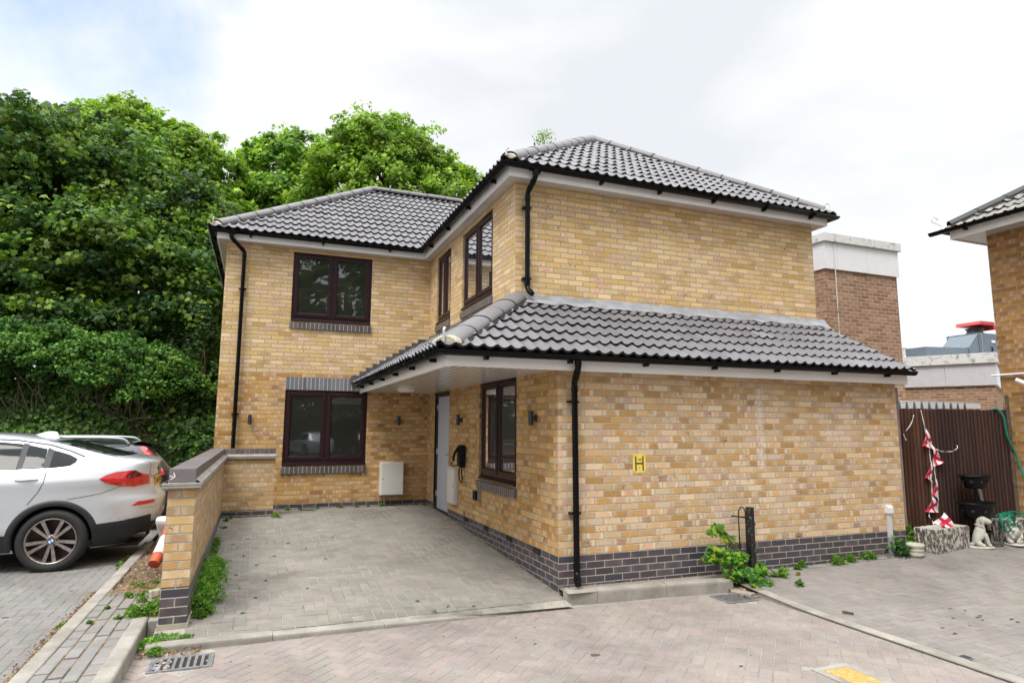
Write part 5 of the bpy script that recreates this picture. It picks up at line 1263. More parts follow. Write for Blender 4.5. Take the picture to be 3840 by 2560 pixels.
def dark_suv(name, label, T, mat, group, plate='SC57 VKU'):
    xr = [(0.25, 0.80), (0.40, 0.90), (0.55, 0.93), (0.74, 0.93), (0.80, 0.84), (1.0, 0.80), (1.15, 0.76), (1.35, 0.62), (1.50, 0.50), (1.60, 0.42), (1.64, 0.30), (1.67, 0.05), (1.69, -0.4)]
    xf = [(0.25, -3.5), (0.5, -3.62), (0.8, -3.58), (0.98, -3.3), (1.08, -2.6), (1.15, -2.35), (1.35, -2.0), (1.52, -1.75), (1.62, -1.6), (1.67, -1.4), (1.69, -1.1)]
    w = [(0.25, 0.88), (0.5, 0.93), (0.9, 0.94), (1.1, 0.91), (1.3, 0.82), (1.5, 0.72), (1.6, 0.62), (1.65, 0.5), (1.68, 0.3), (1.69, 0.2)]
    c = Car(xr, xf, w, 9.0, 1.69, 0.27); root = empty(name, T.translation, label, 'car', group)
    c.body(mat, [(0, 0.39), (-2.77, 0.39)], 'body', root, T)
    for x in (0, -2.77):
        for sy in (-1, 1): wheel(T, x, sy*0.82, sy, 0.36, root, 5, badge=False)
    for sy in (-1, 1):
        c.patch([(-0.05, 1.18), (-0.9, 1.16), (-0.9, 1.52), (-0.2, 1.52), (0.18, 1.50), (0.36, 1.22)], TINT, root, T, 'side_window', 0.005, (sy,))
        c.patch([(-0.96, 1.16), (-1.85, 1.16), (-1.6, 1.50), (-0.96, 1.53)], TINT, root, T, 'side_window', 0.005, (sy,))
        c.patch([(0.56, 1.05), (0.70, 1.05), (0.53, 1.36), (0.34, 1.585), (0.24, 1.585), (0.41, 1.36)], LAMPR, root, T, 'tail_lamp', 0.008, (sy,), step=0.02)
        b = MB(); ys_ = sy*0.60
        pts = [(-1.85, 1.60), (-1.78, 1.70), (-1.5, 1.745), (-0.6, 1.75), (-0.12, 1.735), (0.02, 1.70), (0.08, 1.63)]
        b.tube(loop([T @ Vector((x, ys_, z)) for x, z in pts]), 0.024, CHROME if False else RAILM, 10); b.obj('roof_rail', root)
    b = MB(); rows = []
    for i in range(9):
        z = 1.08+0.44*i/8; rows.append([T @ Vector((c.xat(y_, z)+0.006, y_, z)) for y_ in np.linspace(-0.58, 0.58, 9)])
    b.grid(rows, TINT); b.obj('rear_window', root)
    b = MB(); rows = [[T @ Vector((x, y_, z+0.012*math.cos(y_*2))) for y_ in np.linspace(-0.60, 0.60, 9)] for x, z in ((0.15, 1.655), (0.45, 1.650), (0.62, 1.628), (0.60, 1.605), (0.42, 1.60))]
    b.grid(rows, mat); b.obj('spoiler', root)
    plate_text(c, plate, T, 0, 0.93, root)
    b = MB(); b.box((0.80, -0.85, 0.40), (0.955, 0.85, 0.66), CLAD, lambda x, y, z: tuple(T @ Vector((x, y, z)))); b.obj('rear_bumper', root, bevel=0.04)
    return root
RAILM = simple('satin_rail', (0.42, 0.43, 0.45), 0.3, metal=0.6)
dark_suv('parked_car', 'black estate car with silver roof rails parked behind the silver coupe SUV', Matrix.Translation((-5.17, 6.75, 0.01)) @ Matrix.Diagonal((1, 1, 0.875, 1)), DARKP, 'cars in the car park')
# cars on the far side of the street, seen only as reflections in the ground floor window
def street_car(x, y, rz, mat, label):
    T = Matrix.Translation((x, y, -0.05)) @ Matrix.Rotation(rz, 4, 'Z')
    xr = [(0.25, 0.75), (0.5, 0.85), (0.75, 0.85), (0.95, 0.78), (1.05, 0.6), (1.2, 0.35), (1.35, 0.1), (1.43, -0.3), (1.46, -0.7)]
    xf = [(0.25, -3.3), (0.5, -3.4), (0.7, -3.35), (0.88, -2.9), (0.97, -2.3), (1.2, -1.9), (1.35, -1.6), (1.43, -1.35), (1.46, -1.0)]
    w = [(0.25, 0.85), (0.5, 0.89), (0.85, 0.89), (1.0, 0.83), (1.2, 0.72), (1.38, 0.6), (1.44, 0.45), (1.46, 0.2)]
    c = Car(xr, xf, w, 4, 1.46, 0.22); root = empty('street_car', T.translation, label, 'car', 'cars across the street')
    c.body(mat, [(0, 0.35), (-2.6, 0.35)], 'body', root, T)
    for xx in (0, -2.6):
        for sy in (-1, 1): wheel(T, xx, sy*0.78, sy, 0.32, root, 5, 0.22, badge=False)
    for sy in (-1, 1):
        c.patch([(0.15, 1.02), (-0.9, 1.0), (-0.9, 1.35), (-0.2, 1.33)], TINT, root, T, 'side_window', 0.006, (sy,)); c.patch([(-0.96, 1.0), (-1.9, 1.0), (-1.5, 1.32), (-0.96, 1.35)], TINT, root, T, 'side_window', 0.006, (sy,))
    b = MB(); rows = []
    for i in range(7):
        z = 1.02+0.32*i/6; rows.append([T @ Vector((c.front(z)-0.01+(abs(y_)/0.8)**2.5*0.2, y_, z)) for y_ in np.linspace(-0.62, 0.62, 9)])
    b.grid(rows, TINT); b.obj('windscreen', root)
    return root
street_car(0.4, -22.5, R(70), GREYCAR, 'grey saloon car across the street, reflected in the ground floor window')
street_car(3.6, -24.5, R(80), DARKP, 'dark saloon car across the street, reflected beside the grey saloon')

# ------------------------------------------------------------------ fence, neighbour's house, ornaments
FA, FB = Vector((5.325, 0.42, 0)), Vector((7.80, 0.07, 0)); FD = (FB-FA); FLn = FD.length; FD.normalize(); FNn = Vector((FD.y, -FD.x, 0))   # toward the viewer
def fencewood():
    mt, t, b = new_mat('dark_stained_timber'); at = t.nodes.new('ShaderNodeVertexColor'); at.layer_name = 'Col'
    o = t.nodes.new('ShaderNodeTexCoord').outputs['Object']; mp_ = nd(t, 'ShaderNodeMapping'); mp_.inputs['Scale'].default_value = (40, 40, 2.2); t.links.new(o, mp_.inputs['Vector'])
    f = noise(t, mp_.outputs['Vector'], 1, 6, 0.65); c = mixc(t, 1.0, at.outputs['Color'], ramp(t, f, [(0.3, (0.45,)*3), (0.55, (1.0,)*3), (0.75, (1.5,)*3)]), 'MULTIPLY')
    mp2 = nd(t, 'ShaderNodeMapping'); mp2.inputs['Scale'].default_value = (22, 22, 1.4); t.links.new(o, mp2.inputs['Vector'])
    c = mixc(t, math_(t, 'MULTIPLY_ADD', noise(t, mp2.outputs['Vector'], 1, 7, 0.7), 9, -6.0, clamp=True), c, (0.25, 0.20, 0.17))
    t.links.new(c, b.inputs['Base Color']); b.inputs['Roughness'].default_value = 0.75; bump(t, b, f, 0.5, 0.004); return mt
WOOD = fencewood()
fz = 2.045
t = empty('timber_fence', FA, 'tall dark brown close boarded timber fence closing the gap between the two houses', 'fence')
def FF(u, n, z): p = FA + FD*u + FNn*n; return (p.x, p.y, z)
rs = np.random.default_rng(12); b = MB(); u = 0.0
while u < FLn-0.02:
    w_ = 0.068; base = Vector((0.047, 0.018, 0.012))*float(rs.uniform(0.7, 1.25)) if u > 1.0 else Vector((0.085, 0.032, 0.016))*float(rs.uniform(0.7, 1.3))
    a, d = u, min(u+w_+0.014, FLn); zt_ = fz + rs.uniform(-0.006, 0.006)
    sec = [(a, 0.028), (a+0.010, 0.040), (a+0.024, 0.040), (d, 0.008), (d, 0.002), (a, 0.004)]
    r0_, r1_ = [FF(x, n, 0.02) for x, n in sec], [FF(x, n, zt_) for x, n in sec]
    for i in range(6):
        j = (i+1) % 6; b.face([r0_[i], r0_[j], r1_[j], r1_[i]], WOOD, col=tuple(base))
    b.face(r1_, WOOD, col=tuple(base)); u += w_
b.obj('boards', t)
b = MB(); b.box((-0.05, -0.02, fz-0.004), (0, 0, 0), WOOD, FF) if False else None
for z in (0.35, 1.05, 1.8): b.box((0, -0.05, z), (FLn, 0.0, z+0.09), WOOD, FF)
b.obj('rails', t)
b = MB(); b.box((FLn-0.055, 0.033, 0.15), (FLn-0.005, 0.065, 2.28), BARK, FF); b.obj('post', t, bevel=0.01)
b = MB(); b.box((5.294, 0.004, 0.42), (5.345, 0.05, 2.33), simple('weathered_batten', (0.20, 0.16, 0.14), 0.85, var=0.3, scale=6)); b.obj('batten', t, bevel=0.004)
b = MB(); b.box((0.0, 0.034, 0.05), (FLn*0.16, 0.05, 0.40), WOOD, FF); b.obj('gravel_board', t)

# palisade behind the fence
PALE = simple('galvanised_pale', (0.15, 0.20, 0.27), 0.5, metal=0.1)
t = empty('palisade_fence', (6.9, 1.3, 0), 'blue grey steel palisade whose pointed tops show above the timber fence', 'fence')
for k in range(17):
    x = 5.75+0.185*k; zt_ = 2.215+0.006*math.sin(k*2.0)
    b = MB(); F = FY(1.3); b.prism([(x-0.037, 0.2), (x+0.037, 0.2), (x+0.037, zt_-0.09), (x+0.016, zt_-0.010), (x, zt_), (x-0.016, zt_-0.010), (x-0.037, zt_-0.09)], 0, 0.004, PALE, lambda a, z, n: F(a, n+0.012*math.cos(0), z)); b.obj('pale', t)
b = MB()
for z in (0.55, 1.75): b.box((5.6, 1.305, z), (8.8, 1.345, z+0.05), PALE)
b.obj('rail', t)
# lean-to edge with white board behind
t = empty('white_lean_to', (9.0, 2.4, 0), 'white edged low lean-to roof showing behind the palisade tops', 'lean-to')
b = MB(); b.prism([(7.9, 2.13), (10.6, 2.165), (10.6, 2.255), (8.80, 2.27), (7.9, 2.205)], 2.2, 2.24, WHITE, lambda x, z, y: (x, y, z)); b.obj('fascia_board', t)
b = MB(); b.prism([(7.9, 2.21), (8.80, 2.275), (10.6, 2.26), (10.6, 2.28), (8.8, 2.295), (7.9, 2.23)], 2.21, 4.2, PANELG, lambda x, z, y: (x, y, z)); b.obj('roof_sheet', t)
b = MB(); b.box((7.95, 2.3, 0), (10.5, 2.35, 2.13), BROWNB); b.obj('wall', t)

# neighbouring brick house on the right
t = empty('neighbour_house', (7.85, 0.14, 0), 'orange brick house corner with weathered roof at the right edge', 'house')
nh = t
Xn, Yn = 7.85, 0.14
wall('wall', FX(Xn), -9.0, Yn, -0.1, 4.95, [], 0.3, BRICKN, nh)
wall('wall', FY(Yn, 1), Xn, 14.0, -0.1, 4.95, [], 0.3, BRICKN, nh)
wall('wall', FY(-9.0), Xn, 14.0, -0.1, 4.95, [], 0.3, BRICKN, nh)
wall('wall', FX(14.0, 1), -9.0, Yn, -0.1, 4.95, [], 0.3, BRICKN, nh)
b = MB(); b.box((Xn-0.35, -9.3, 4.87), (Xn-0.33, Yn+0.35, 5.03), WHITE); b.box((Xn-0.329, Yn+0.33, 4.87), (14.3, Yn+0.35, 5.03), WHITE); b.obj('fascia', nh)
b = MB(); b.box((Xn-0.329, -9.3, 4.885), (Xn, Yn+0.329, 4.893), SOFFIT); b.box((Xn, Yn, 4.885), (14.3, Yn+0.329, 4.893), SOFFIT); b.obj('soffit', nh)
NE = Vector((Xn-0.45, Yn+0.45, 5.02)); NT = 0.62
b = MB(); b.face([NE, (NE.x, -9.4, NE.z), (NE.x+4, -5.4, NE.z+4*NT), (NE.x+4, NE.y-4, NE.z+4*NT)], TILE_EDGE); b.face([NE, (14.3, NE.y, NE.z), (NE.x+4, NE.y-4, NE.z+4*NT)], TILE_EDGE); nr = b.obj('roof', nh)
for v in nr.data.vertices: v.co.z -= 0.03
slope('tile_slope', (NE.x, -9.0, NE.z), (0, 1, 0), (1, 0, NT), 4*math.hypot(1, NT), 9.0+NE.y, 0.31, [(NE, (1, 1, 0)), ((NE.x+4, 0, 0), (1, 0, 0))], TILE_OLD, nr, seed=9, res=6)
ridge('hip_tiles', NE+Vector((0.1, -0.1, 0.10)), NE+Vector((4, -4, 4*NT+0.06)), nr, mat=TILE_OLD)
g = gutter([(NE.x-0.02, Yn+0.6, 5.03), (NE.x-0.02, -9.2, 5.03)], nh, brackets=1.1)
b = MB(); rows = []
q = NE + Vector((0.05, -0.02, 0.10)); b.tube(loop([q, q+Vector((-0.06, 0.05, 0.05)), q+Vector((-0.12, 0.09, 0.10)), q+Vector((-0.10, 0.08, 0.16)), q+Vector((-0.05, 0.04, 0.14)), q+Vector((-0.06, 0.05, 0.10))]), 0.006, GALV, 6); b.obj('hip_iron', nr)
b = MB(); b.tube([(Xn-0.03, Yn+0.03, 2.60), (Xn-0.03, -1.2, 2.605)], 0.014, WHITE, 10); b.tube([(Xn-0.03, Yn+0.03, 2.60), (Xn-0.03, Yn+0.10, 2.60)], 0.014, WHITE, 10); b.obj('waste_pipe', nh)
t = empty('security_camera', (Xn-0.1, -0.2, 2.48), 'white bullet camera with a ring of lamps under the pipe on the right house', 'camera')
b = MB(); A_ = Vector((Xn-0.22, -0.20, 2.50)); B_ = Vector((Xn-0.12, -0.33, 2.41)); b.tube([A_, B_], 0.034, WHITE, 18, caps=True); b.obj('camera_body', t)
b = MB(); d_ = (A_-B_).normalized(); b.tube([A_+d_*0.0005, A_+d_*0.003], 0.030, GREYP, 18); M_ = Matrix.Translation(A_+d_*0.004) @ d_.to_track_quat('Z', 'Y').to_matrix().to_4x4()
for k in range(8): b.lathe([(0.006, 0), (0, 0.0015)], INK, 8, M_ @ Matrix.Translation((0.021*math.cos(k*.785), 0.021*math.sin(k*.785), 0)))
b.lathe([(0.010, 0), (0, 0.002)], INK, 12, M_); b.obj('lens_ring', t)
b = MB(); b.tube([B_, (Xn, -0.36, 2.46)], 0.012, WHITE, 10); b.obj('bracket', t)

# bunting
def flagmat():
    mt, t_, b_ = new_mat('bunting_cloth'); uv = t_.nodes.new('ShaderNodeUVMap'); uv.uv_map = 'UVMap'; sp = t_.nodes.new('ShaderNodeSeparateXYZ'); t_.links.new(uv.outputs['UV'], sp.inputs[0])
    a = math_(t_, 'LESS_THAN', math_(t_, 'ABSOLUTE', math_(t_, 'SUBTRACT', sp.outputs['X'], 0.5)), 0.09)
    c = math_(t_, 'LESS_THAN', math_(t_, 'ABSOLUTE', math_(t_, 'SUBTRACT', sp.outputs['Y'], 0.68)), 0.10)
    f = math_(t_, 'MAXIMUM', a, c); col = mixc(t_, f, (0.74, 0.73, 0.76), (0.62, 0.02, 0.06)); t_.links.new(col, b_.inputs['Base Color']); b_.inputs['Roughness'].default_value = 0.7
    return mt
FLAG = flagmat(); RIB = simple('white_ribbon', (0.72, 0.71, 0.74), 0.6)
t = empty('bunting', FF(0.6, 0.1, 1.9), 'string of triangular red cross flags hanging tangled down the fence into the trough', 'bunting')
def ribbon(pts, w=0.012):
    b = MB(); P = loop(pts); rows = []
    for i, p in enumerate(P):
        a = 0.9*math.sin(i*0.45); s_ = Vector((FD.x*math.cos(a), FD.y*math.cos(a), math.sin(a)))*w/2; rows.append([p-s_, p+s_])
    b.grid(rows, RIB); return b.obj('ribbon', t)
def fp(u, z, n=0.06): return Vector(FF(u, n, z))
ribbon([fp(0.697, 1.956, .045), fp(0.639, 1.86), fp(0.582, 1.78), fp(0.476, 1.68), fp(0.484, 1.64), fp(0.509, 1.583)], 0.02)
ribbon([fp(0.837, 2.03, .04), fp(0.85, 1.90, .05), fp(0.865, 1.73)], 0.014)
ribbon([fp(0.865, 1.73), fp(0.905, 1.52), fp(0.912, 1.40), fp(0.915, 1.26)], 0.016)
ribbon([fp(1.0, 1.464), fp(1.08, 1.435), fp(1.15, 1.419), fp(1.322, 1.419), fp(1.40, 1.45), fp(1.43, 1.47), fp(1.45, 1.507, .04)], 0.016)
ribbon([fp(0.913, 0.994), fp(0.90, 0.88), fp(0.889, 0.76)], 0.016); ribbon([fp(0.985, 1.215), fp(0.975, 1.12), fp(0.985, 1.02)], 0.016)
ribbon([fp(1.0, 0.74), fp(0.985, 0.66), fp(0.972, 0.56)], 0.012)
ribbon([fp(0.786, 0.563, .1), fp(0.727, 0.504, .14), fp(0.713, 0.444, .2), fp(0.679, 0.397, .25), fp(0.64, 0.39, .28)], 0.012)
def flag(a, bq, c, fold=0.02, n0=0.06, n1=0.08):
    """triangle: a,b the ribbon edge, c the point"""
    b = MB(); A_, B_, C_ = fp(*a, n0), fp(*bq, n0), fp(*c, n1); N_ = 8; rows = []
    def PT(s_, t_):
        p = A_.lerp(B_, s_).lerp(C_, t_); return p + FNn*fold*math.sin(s_*5+t_*4)
    for i in range(N_):
        for j in range(N_):
            q = [(i/N_, j/N_), ((i+1)/N_, j/N_), ((i+1)/N_, (j+1)/N_), (i/N_, (j+1)/N_)]
            b.face([PT(*k) for k in q], FLAG, uv=[(0.5+(k[0]-0.5)*(1-k[1]), 1-k[1]) for k in q], smooth=True)
    return b.obj('flag', t)
flag((0.875, 1.76), (1.02, 1.44), (0.785, 1.50)); flag((0.945, 1.53), (0.975, 1.19), (1.12, 1.27), 0.03)
flag((0.925, 1.29), (0.925, 0.965), (0.785, 1.04)); flag((0.975, 1.06), (1.03, 0.71), (0.885, 0.79))
flag((0.90, 0.79), (1.01, 0.53), (0.74, 0.555)); flag((0.975, 0.55), (0.78, 0.405), (1.065, 0.295), 0.02, 0.16, 0.30)

GREENH = simple('green_hose', (0.0, 0.20, 0.12), 0.4)
t = empty('garden_hose', FF(2.25, 0.1, 2.0), 'green hose hooked over the fence top and coiled on the far stone trough', 'hose')
b = MB(); b.tube(loop([FF(2.18, -0.03, 2.0), FF(2.197, 0.03, 2.06), FF(2.276, 0.06, 2.04), FF(2.317, 0.1, 1.933), FF(2.335, 0.1, 1.757), FF(2.367, 0.1, 1.592), (7.79, -0.02, 1.34), (7.785, -0.07, 1.14), (7.78, -0.14, 0.93), (7.78, -0.3, 0.6)]), 0.014, GREENH, 10); b.obj('hanging_length', t)
b = MB(); rs = np.random.default_rng(4); pts = []
for k in range(5*16):
    a = 2*math.pi*k/16; c_ = Vector((7.05+0.03*(k//16), -0.12, 0.40)); pts.append(c_+Vector((0.10*math.cos(a)*(1+0.1*(k//16)), 0.02*(k//16)-0.16+0.05*math.sin(a*0.5), 0.11*math.sin(a)+0.01*(k//16))))
b.tube(pts, 0.009, GREENH, 8)
b.tube(loop([(7.12, -0.14, 0.50), (7.3, -0.1, 0.51), (7.5, -0.05, 0.53), (7.72, -0.1, 0.49)]), 0.011, GREENH, 8); b.tube(loop([(7.1, -0.06, 0.47), (7.3, 0.0, 0.50), (7.45, -0.1, 0.49), (7.3, -0.16, 0.47), (7.5, -0.14, 0.48), (7.75, -0.2, 0.46)]), 0.011, GREENH, 8)
b.obj('coil', t)

# troughs
def fluted():
    mt, t_, b_ = new_mat('weathered_fluted_stone'); o = t_.nodes.new('ShaderNodeTexCoord').outputs['Object']
    mp_ = nd(t_, 'ShaderNodeMapping'); mp_.inputs['Scale'].default_value = (30, 30, 14); t_.links.new(o, mp_.inputs['Vector'])
    f = noise(t_, mp_.outputs['Vector'], 1, 6, 0.7); c = ramp(t_, f, [(0.42, (0.07, 0.055, 0.05)), (0.50, (0.20, 0.17, 0.15)), (0.56, (0.50, 0.48, 0.42))])
    t_.links.new(c, b_.inputs['Base Color']); b_.inputs['Roughness'].default_value = 0.95; bump(t_, b_, noise(t_, o, 60, 5, 0.7), 0.7, 0.006); return mt
FLUTE = fluted()
def trough(o, a, L_, W_, z0, z1, label, flute=True):
    t = empty('stone_trough', (o[0], o[1], z0), label, 'planter'); a = Vector((*a, 0)).normalized(); c = Vector((-a.y, a.x, 0)); O = Vector((*o, 0)); b = MB()
    per = [(0, 0, L_, 0), (L_, 0, L_, W_), (L_, W_, 0, W_), (0, W_, 0, 0)]; ring = []
    for (x0, y0, x1, y1) in per:
        ln = math.hypot(x1-x0, y1-y0); n = max(4, int(ln/0.011)); nx_, ny_ = (y1-y0)/ln, -(x1-x0)/ln
        for k in range(n):
            s_ = k/n; e = 0.009*math.cos(2*math.pi*k/4) if flute else 0; ring.append((x0+(x1-x0)*s_, y0+(y1-y0)*s_, nx_*e, ny_*e))
    ctr = (L_/2, W_/2)
    def row(z, sc, fl=1.0): return [O + a*(ctr[0]+(x-ctr[0])*sc+ex*fl) + c*(ctr[1]+(y-ctr[1])*sc+ey*fl) + Vector((0, 0, z+0.003*math.sin(x*40)*(1 if z > z0 else 0))) for x, y, ex, ey in ring]
    k_in = 1-0.09/W_
    rows = [row(z0, 0.93), row(z0+0.4*(z1-z0), 0.965), row(z1-0.02, 0.995), row(z1, 0.98, 0)]
    b.grid(rows, FLUTE if flute else STONE, closed=True, smooth=False)
    def inner(z, m_): return [O + a*min(max(x, m_), L_-m_) + c*min(max(y, m_), W_-m_) + Vector((0, 0, z)) for x, y, ex, ey in ring]
    b.grid([row(z1, 0.98, 0), inner(z1+0.002, 0.045), inner(z1-0.13, 0.06)], STONE, closed=True); b.obj('basin', t)
    b = MB(); b.fan([O + a*x + c*y + Vector((0, 0, z1-0.11)) for x, y in ((0.05, 0.05), (L_-0.05, 0.05), (L_-0.05, W_-0.05), (0.05, W_-0.05))], DARKSOIL); b.obj('soil', t)
    return t
trough((5.585, -0.215), (0.99, 0.13), 0.86, 0.29, 0.055, 0.385, 'large fluted stone trough with flaking white paint below the bunting')
trough((7.14, -0.14), (0.99, -0.10), 0.62, 0.21, 0.09, 0.43, 'grey stone trough at the right edge under the coiled green hose')
t = empty('stone_pot', (5.235, -0.16, 0.06), 'small round pale stone pot moulded like stacked rocks, left of the fluted trough', 'plant pot')
b = MB(); rs = np.random.default_rng(2); rows = []
for r_, z in ((0.085, 0.0), (0.104, 0.02), (0.100, 0.05), (0.092, 0.062), (0.106, 0.08), (0.104, 0.10), (0.094, 0.112), (0.110, 0.13), (0.112, 0.155), (0.10, 0.168), (0.085, 0.165), (0.08, 0.12), (0.0, 0.115)):
    rows.append([(5.235+r_*(1+0.05*math.sin(k*1.9+z*90))*math.cos(2*math.pi*k/30), -0.16+r_*(1+0.05*math.sin(k*1.9+z*90))*math.sin(2*math.pi*k/30), 0.055+z) for k in range(30)])
b.grid(rows, STONE, closed=True); b.obj('pot_body', t)
b = MB(); b.lathe([(0.079, 0.18), (0, 0.185)], DARKSOIL, 20, Matrix.Translation((5.235, -0.16, 0))); b.obj('soil', t)

# skinned figures
def skin(name, pts, edges, radii, mat, M_, parent, sub=2, root=0):
    me = bpy.data.meshes.new(name); me.from_pydata([tuple(M_ @ Vector(p)) for p in pts], edges, []); o = bpy.data.objects.new(name, me); COL.objects.link(o)
    md = o.modifiers.new('s', 'SKIN'); md.use_smooth_shade = True; md.branch_smoothing = 0.6
    for i, r_ in enumerate(radii):
        rr_ = r_ if isinstance(r_, tuple) else (r_, r_); rr_ = (rr_[0]*1.22, rr_[1]*1.22); me.skin_vertices[0].data[i].radius = rr_
    me.skin_vertices[0].data[root].use_root = True
    sb = o.modifiers.new('u', 'SUBSURF'); sb.levels = sub; sb.render_levels = sub
    dg = bpy.context.evaluated_depsgraph_get(); m2 = bpy.data.meshes.new_from_object(o.evaluated_get(dg)); o.modifiers.clear(); o.data = m2; m2.materials.clear(); m2.materials.append(mat)
    for p in m2.polygons: p.use_smooth = True
    if parent: attach(o, parent)
    return o
MD = Matrix.Translation((6.56, -0.17, 0.085)) @ Matrix.Rotation(R(-38), 4, 'Z')
t = empty('dog_statue', (6.56, -0.17, 0.085), 'pale stone statue of a sitting dog with a collar, looking right', 'statue')
P_ = [(-0.055, 0, 0.10), (-0.025, 0, 0.175), (0.010, 0, 0.245), (0.008, 0, 0.310), (0.010, 0, 0.378), (0.045, 0, 0.388), (0.095, 0, 0.366), (0.155, 0, 0.352),
      (0.035, 0.038, 0.21), (0.062, 0.042, 0.13), (0.080, 0.042, 0.05), (0.118, 0.042, 0.032), (0.035, -0.038, 0.21), (0.062, -0.042, 0.13), (0.080, -0.042, 0.05), (0.118, -0.042, 0.032),
      (-0.06, 0.055, 0.075), (-0.015, 0.075, 0.045), (0.035, 0.078, 0.028), (-0.06, -0.055, 0.075), (-0.015, -0.075, 0.045), (0.035, -0.078, 0.028), (-0.10, 0, 0.05), (-0.15, 0.03, 0.032)]
E_ = [(0, 1), (1, 2), (2, 3), (3, 4), (4, 5), (5, 6), (6, 7), (2, 8), (8, 9), (9, 10), (10, 11), (2, 12), (12, 13), (13, 14), (14, 15), (0, 16), (16, 17), (17, 18), (0, 19), (19, 20), (20, 21), (0, 22), (22, 23)]
R_ = [(0.074, 0.078), (0.070, 0.072), (0.060, 0.064), (0.046, 0.047), (0.056, 0.056), (0.054, 0.054), (0.036, 0.036), (0.030, 0.028), 0.032, 0.024, 0.020, 0.021, 0.032, 0.024, 0.020, 0.021, 0.040, 0.026, 0.020, 0.040, 0.026, 0.020, 0.03, 0.012]
skin('dog_body', P_, E_, R_, STATUE, MD, t)
for sy in (1, -1):
    skin('ear', [(0.01, sy*0.05, 0.425), (-0.005, sy*0.068, 0.395), (0.0, sy*0.070, 0.350)], [(0, 1), (1, 2)], [(0.012, 0.02), (0.010, 0.024), (0.007, 0.012)], STATUE, MD, t, 2)
    b = MB(); b.lathe([(0.0, 0.006), (0.004, 0.005), (0.006, 0.0)], SEAM, 10, MD @ Matrix.Translation((0.073, sy*0.040, 0.388)) @ Matrix.Rotation(R(-60*sy), 4, 'X')); b.obj('eye', t)
b = MB(); b.lathe([(0.0, 0.010), (0.009, 0.006), (0.012, 0.0)], SEAM, 12, MD @ Matrix.Translation((0.163, 0, 0.357)) @ Matrix.Rotation(R(60), 4, 'Y')); b.obj('nose', t)
b = MB(); Mc = MD @ Matrix.Translation((0.0, 0, 0.297)) @ Matrix.Rotation(R(22), 4, 'Y'); b.lathe([(0.054, -0.012), (0.063, -0.008), (0.064, 0.008), (0.054, 0.012)], STONE, 30, Mc)
for k in range(16): b.lathe([(0.005, 0), (0.004, 0.004), (0, 0.005)], STATUE, 6, Mc @ Matrix.Rotation(2*math.pi*k/16, 4, 'Z') @ Matrix.Translation((0.064, 0, 0)) @ Matrix.Rotation(R(90), 4, 'Y'))
b.obj('collar', t)
b = MB(); b.lathe([(0.0, 0.0), (0.165, 0.0), (0.172, 0.012), (0.165, 0.028), (0, 0.03)], STATUE, 30, MD @ Matrix.Translation((-0.01, 0, -0.005)), sx=1, sy=0.62); b.obj('base', t, bevel=0.003)
MF = Matrix.Translation((7.17, -0.24, 0.098)) @ Matrix.Rotation(R(-100), 4, 'Z')
t = empty('frog_statue', (7.17, -0.24, 0.098), 'grey stone ornament of an upright frog holding a smaller frog, by the right edge', 'statue')
P_ = [(0, 0, 0.10), (-0.005, 0, 0.17), (-0.005, 0, 0.235), (0.01, 0, 0.285), (0.0, 0.075, 0.20), (0.04, 0.09, 0.14), (0.07, 0.06, 0.10), (0.0, -0.075, 0.20), (0.04, -0.09, 0.14), (0.07, -0.06, 0.10),
      (-0.01, 0.085, 0.07), (0.06, 0.085, 0.035), (-0.01, -0.085, 0.07), (0.06, -0.085, 0.035)]
skin('frog_body', P_, [(0, 1), (1, 2), (2, 3), (2, 4), (4, 5), (5, 6), (2, 7), (7, 8), (8, 9), (0, 10), (10, 11), (0, 12), (12, 13)],
     [(0.085, 0.095), (0.08, 0.09), (0.05, 0.065), (0.045, 0.075), 0.024, 0.02, 0.018, 0.024, 0.02, 0.018, 0.035, 0.026, 0.035, 0.026], STATUE, MF, t)
b = MB()
for sy in (1, -1): b.lathe([(0.0, 0.022), (0.014, 0.018), (0.020, 0.004), (0.018, -0.012)], STATUE, 14, MF @ Matrix.Translation((0.018, sy*0.035, 0.325)))
b.obj('eyes', t)
b = MB(); b.tube(loop([MF @ Vector(p) for p in ((0.015, 0.072, 0.285), (0.05, 0.045, 0.278), (0.062, 0.0, 0.274), (0.05, -0.045, 0.278), (0.015, -0.072, 0.285))]), 0.004, SEAM, 8); b.obj('mouth', t)
skin('small_frog', [(0.07, 0, 0.075), (0.10, 0, 0.085), (0.085, 0.035, 0.05), (0.085, -0.035, 0.05)], [(0, 1), (0, 2), (0, 3)], [(0.04, 0.05), (0.026, 0.045), 0.018, 0.018], STATUE, MF, t)
b = MB()
for sy in (1, -1): b.lathe([(0.0, 0.012), (0.008, 0.008), (0.010, 0)], STATUE, 10, MF @ Matrix.Translation((0.112, sy*0.02, 0.108)))
b.obj('small_eyes', t)
b = MB(); b.lathe([(0.0, 0.0), (0.125, 0.0), (0.130, 0.012), (0.12, 0.026), (0, 0.028)], STATUE, 30, MF, sx=1.05, sy=0.9); b.obj('base', t)

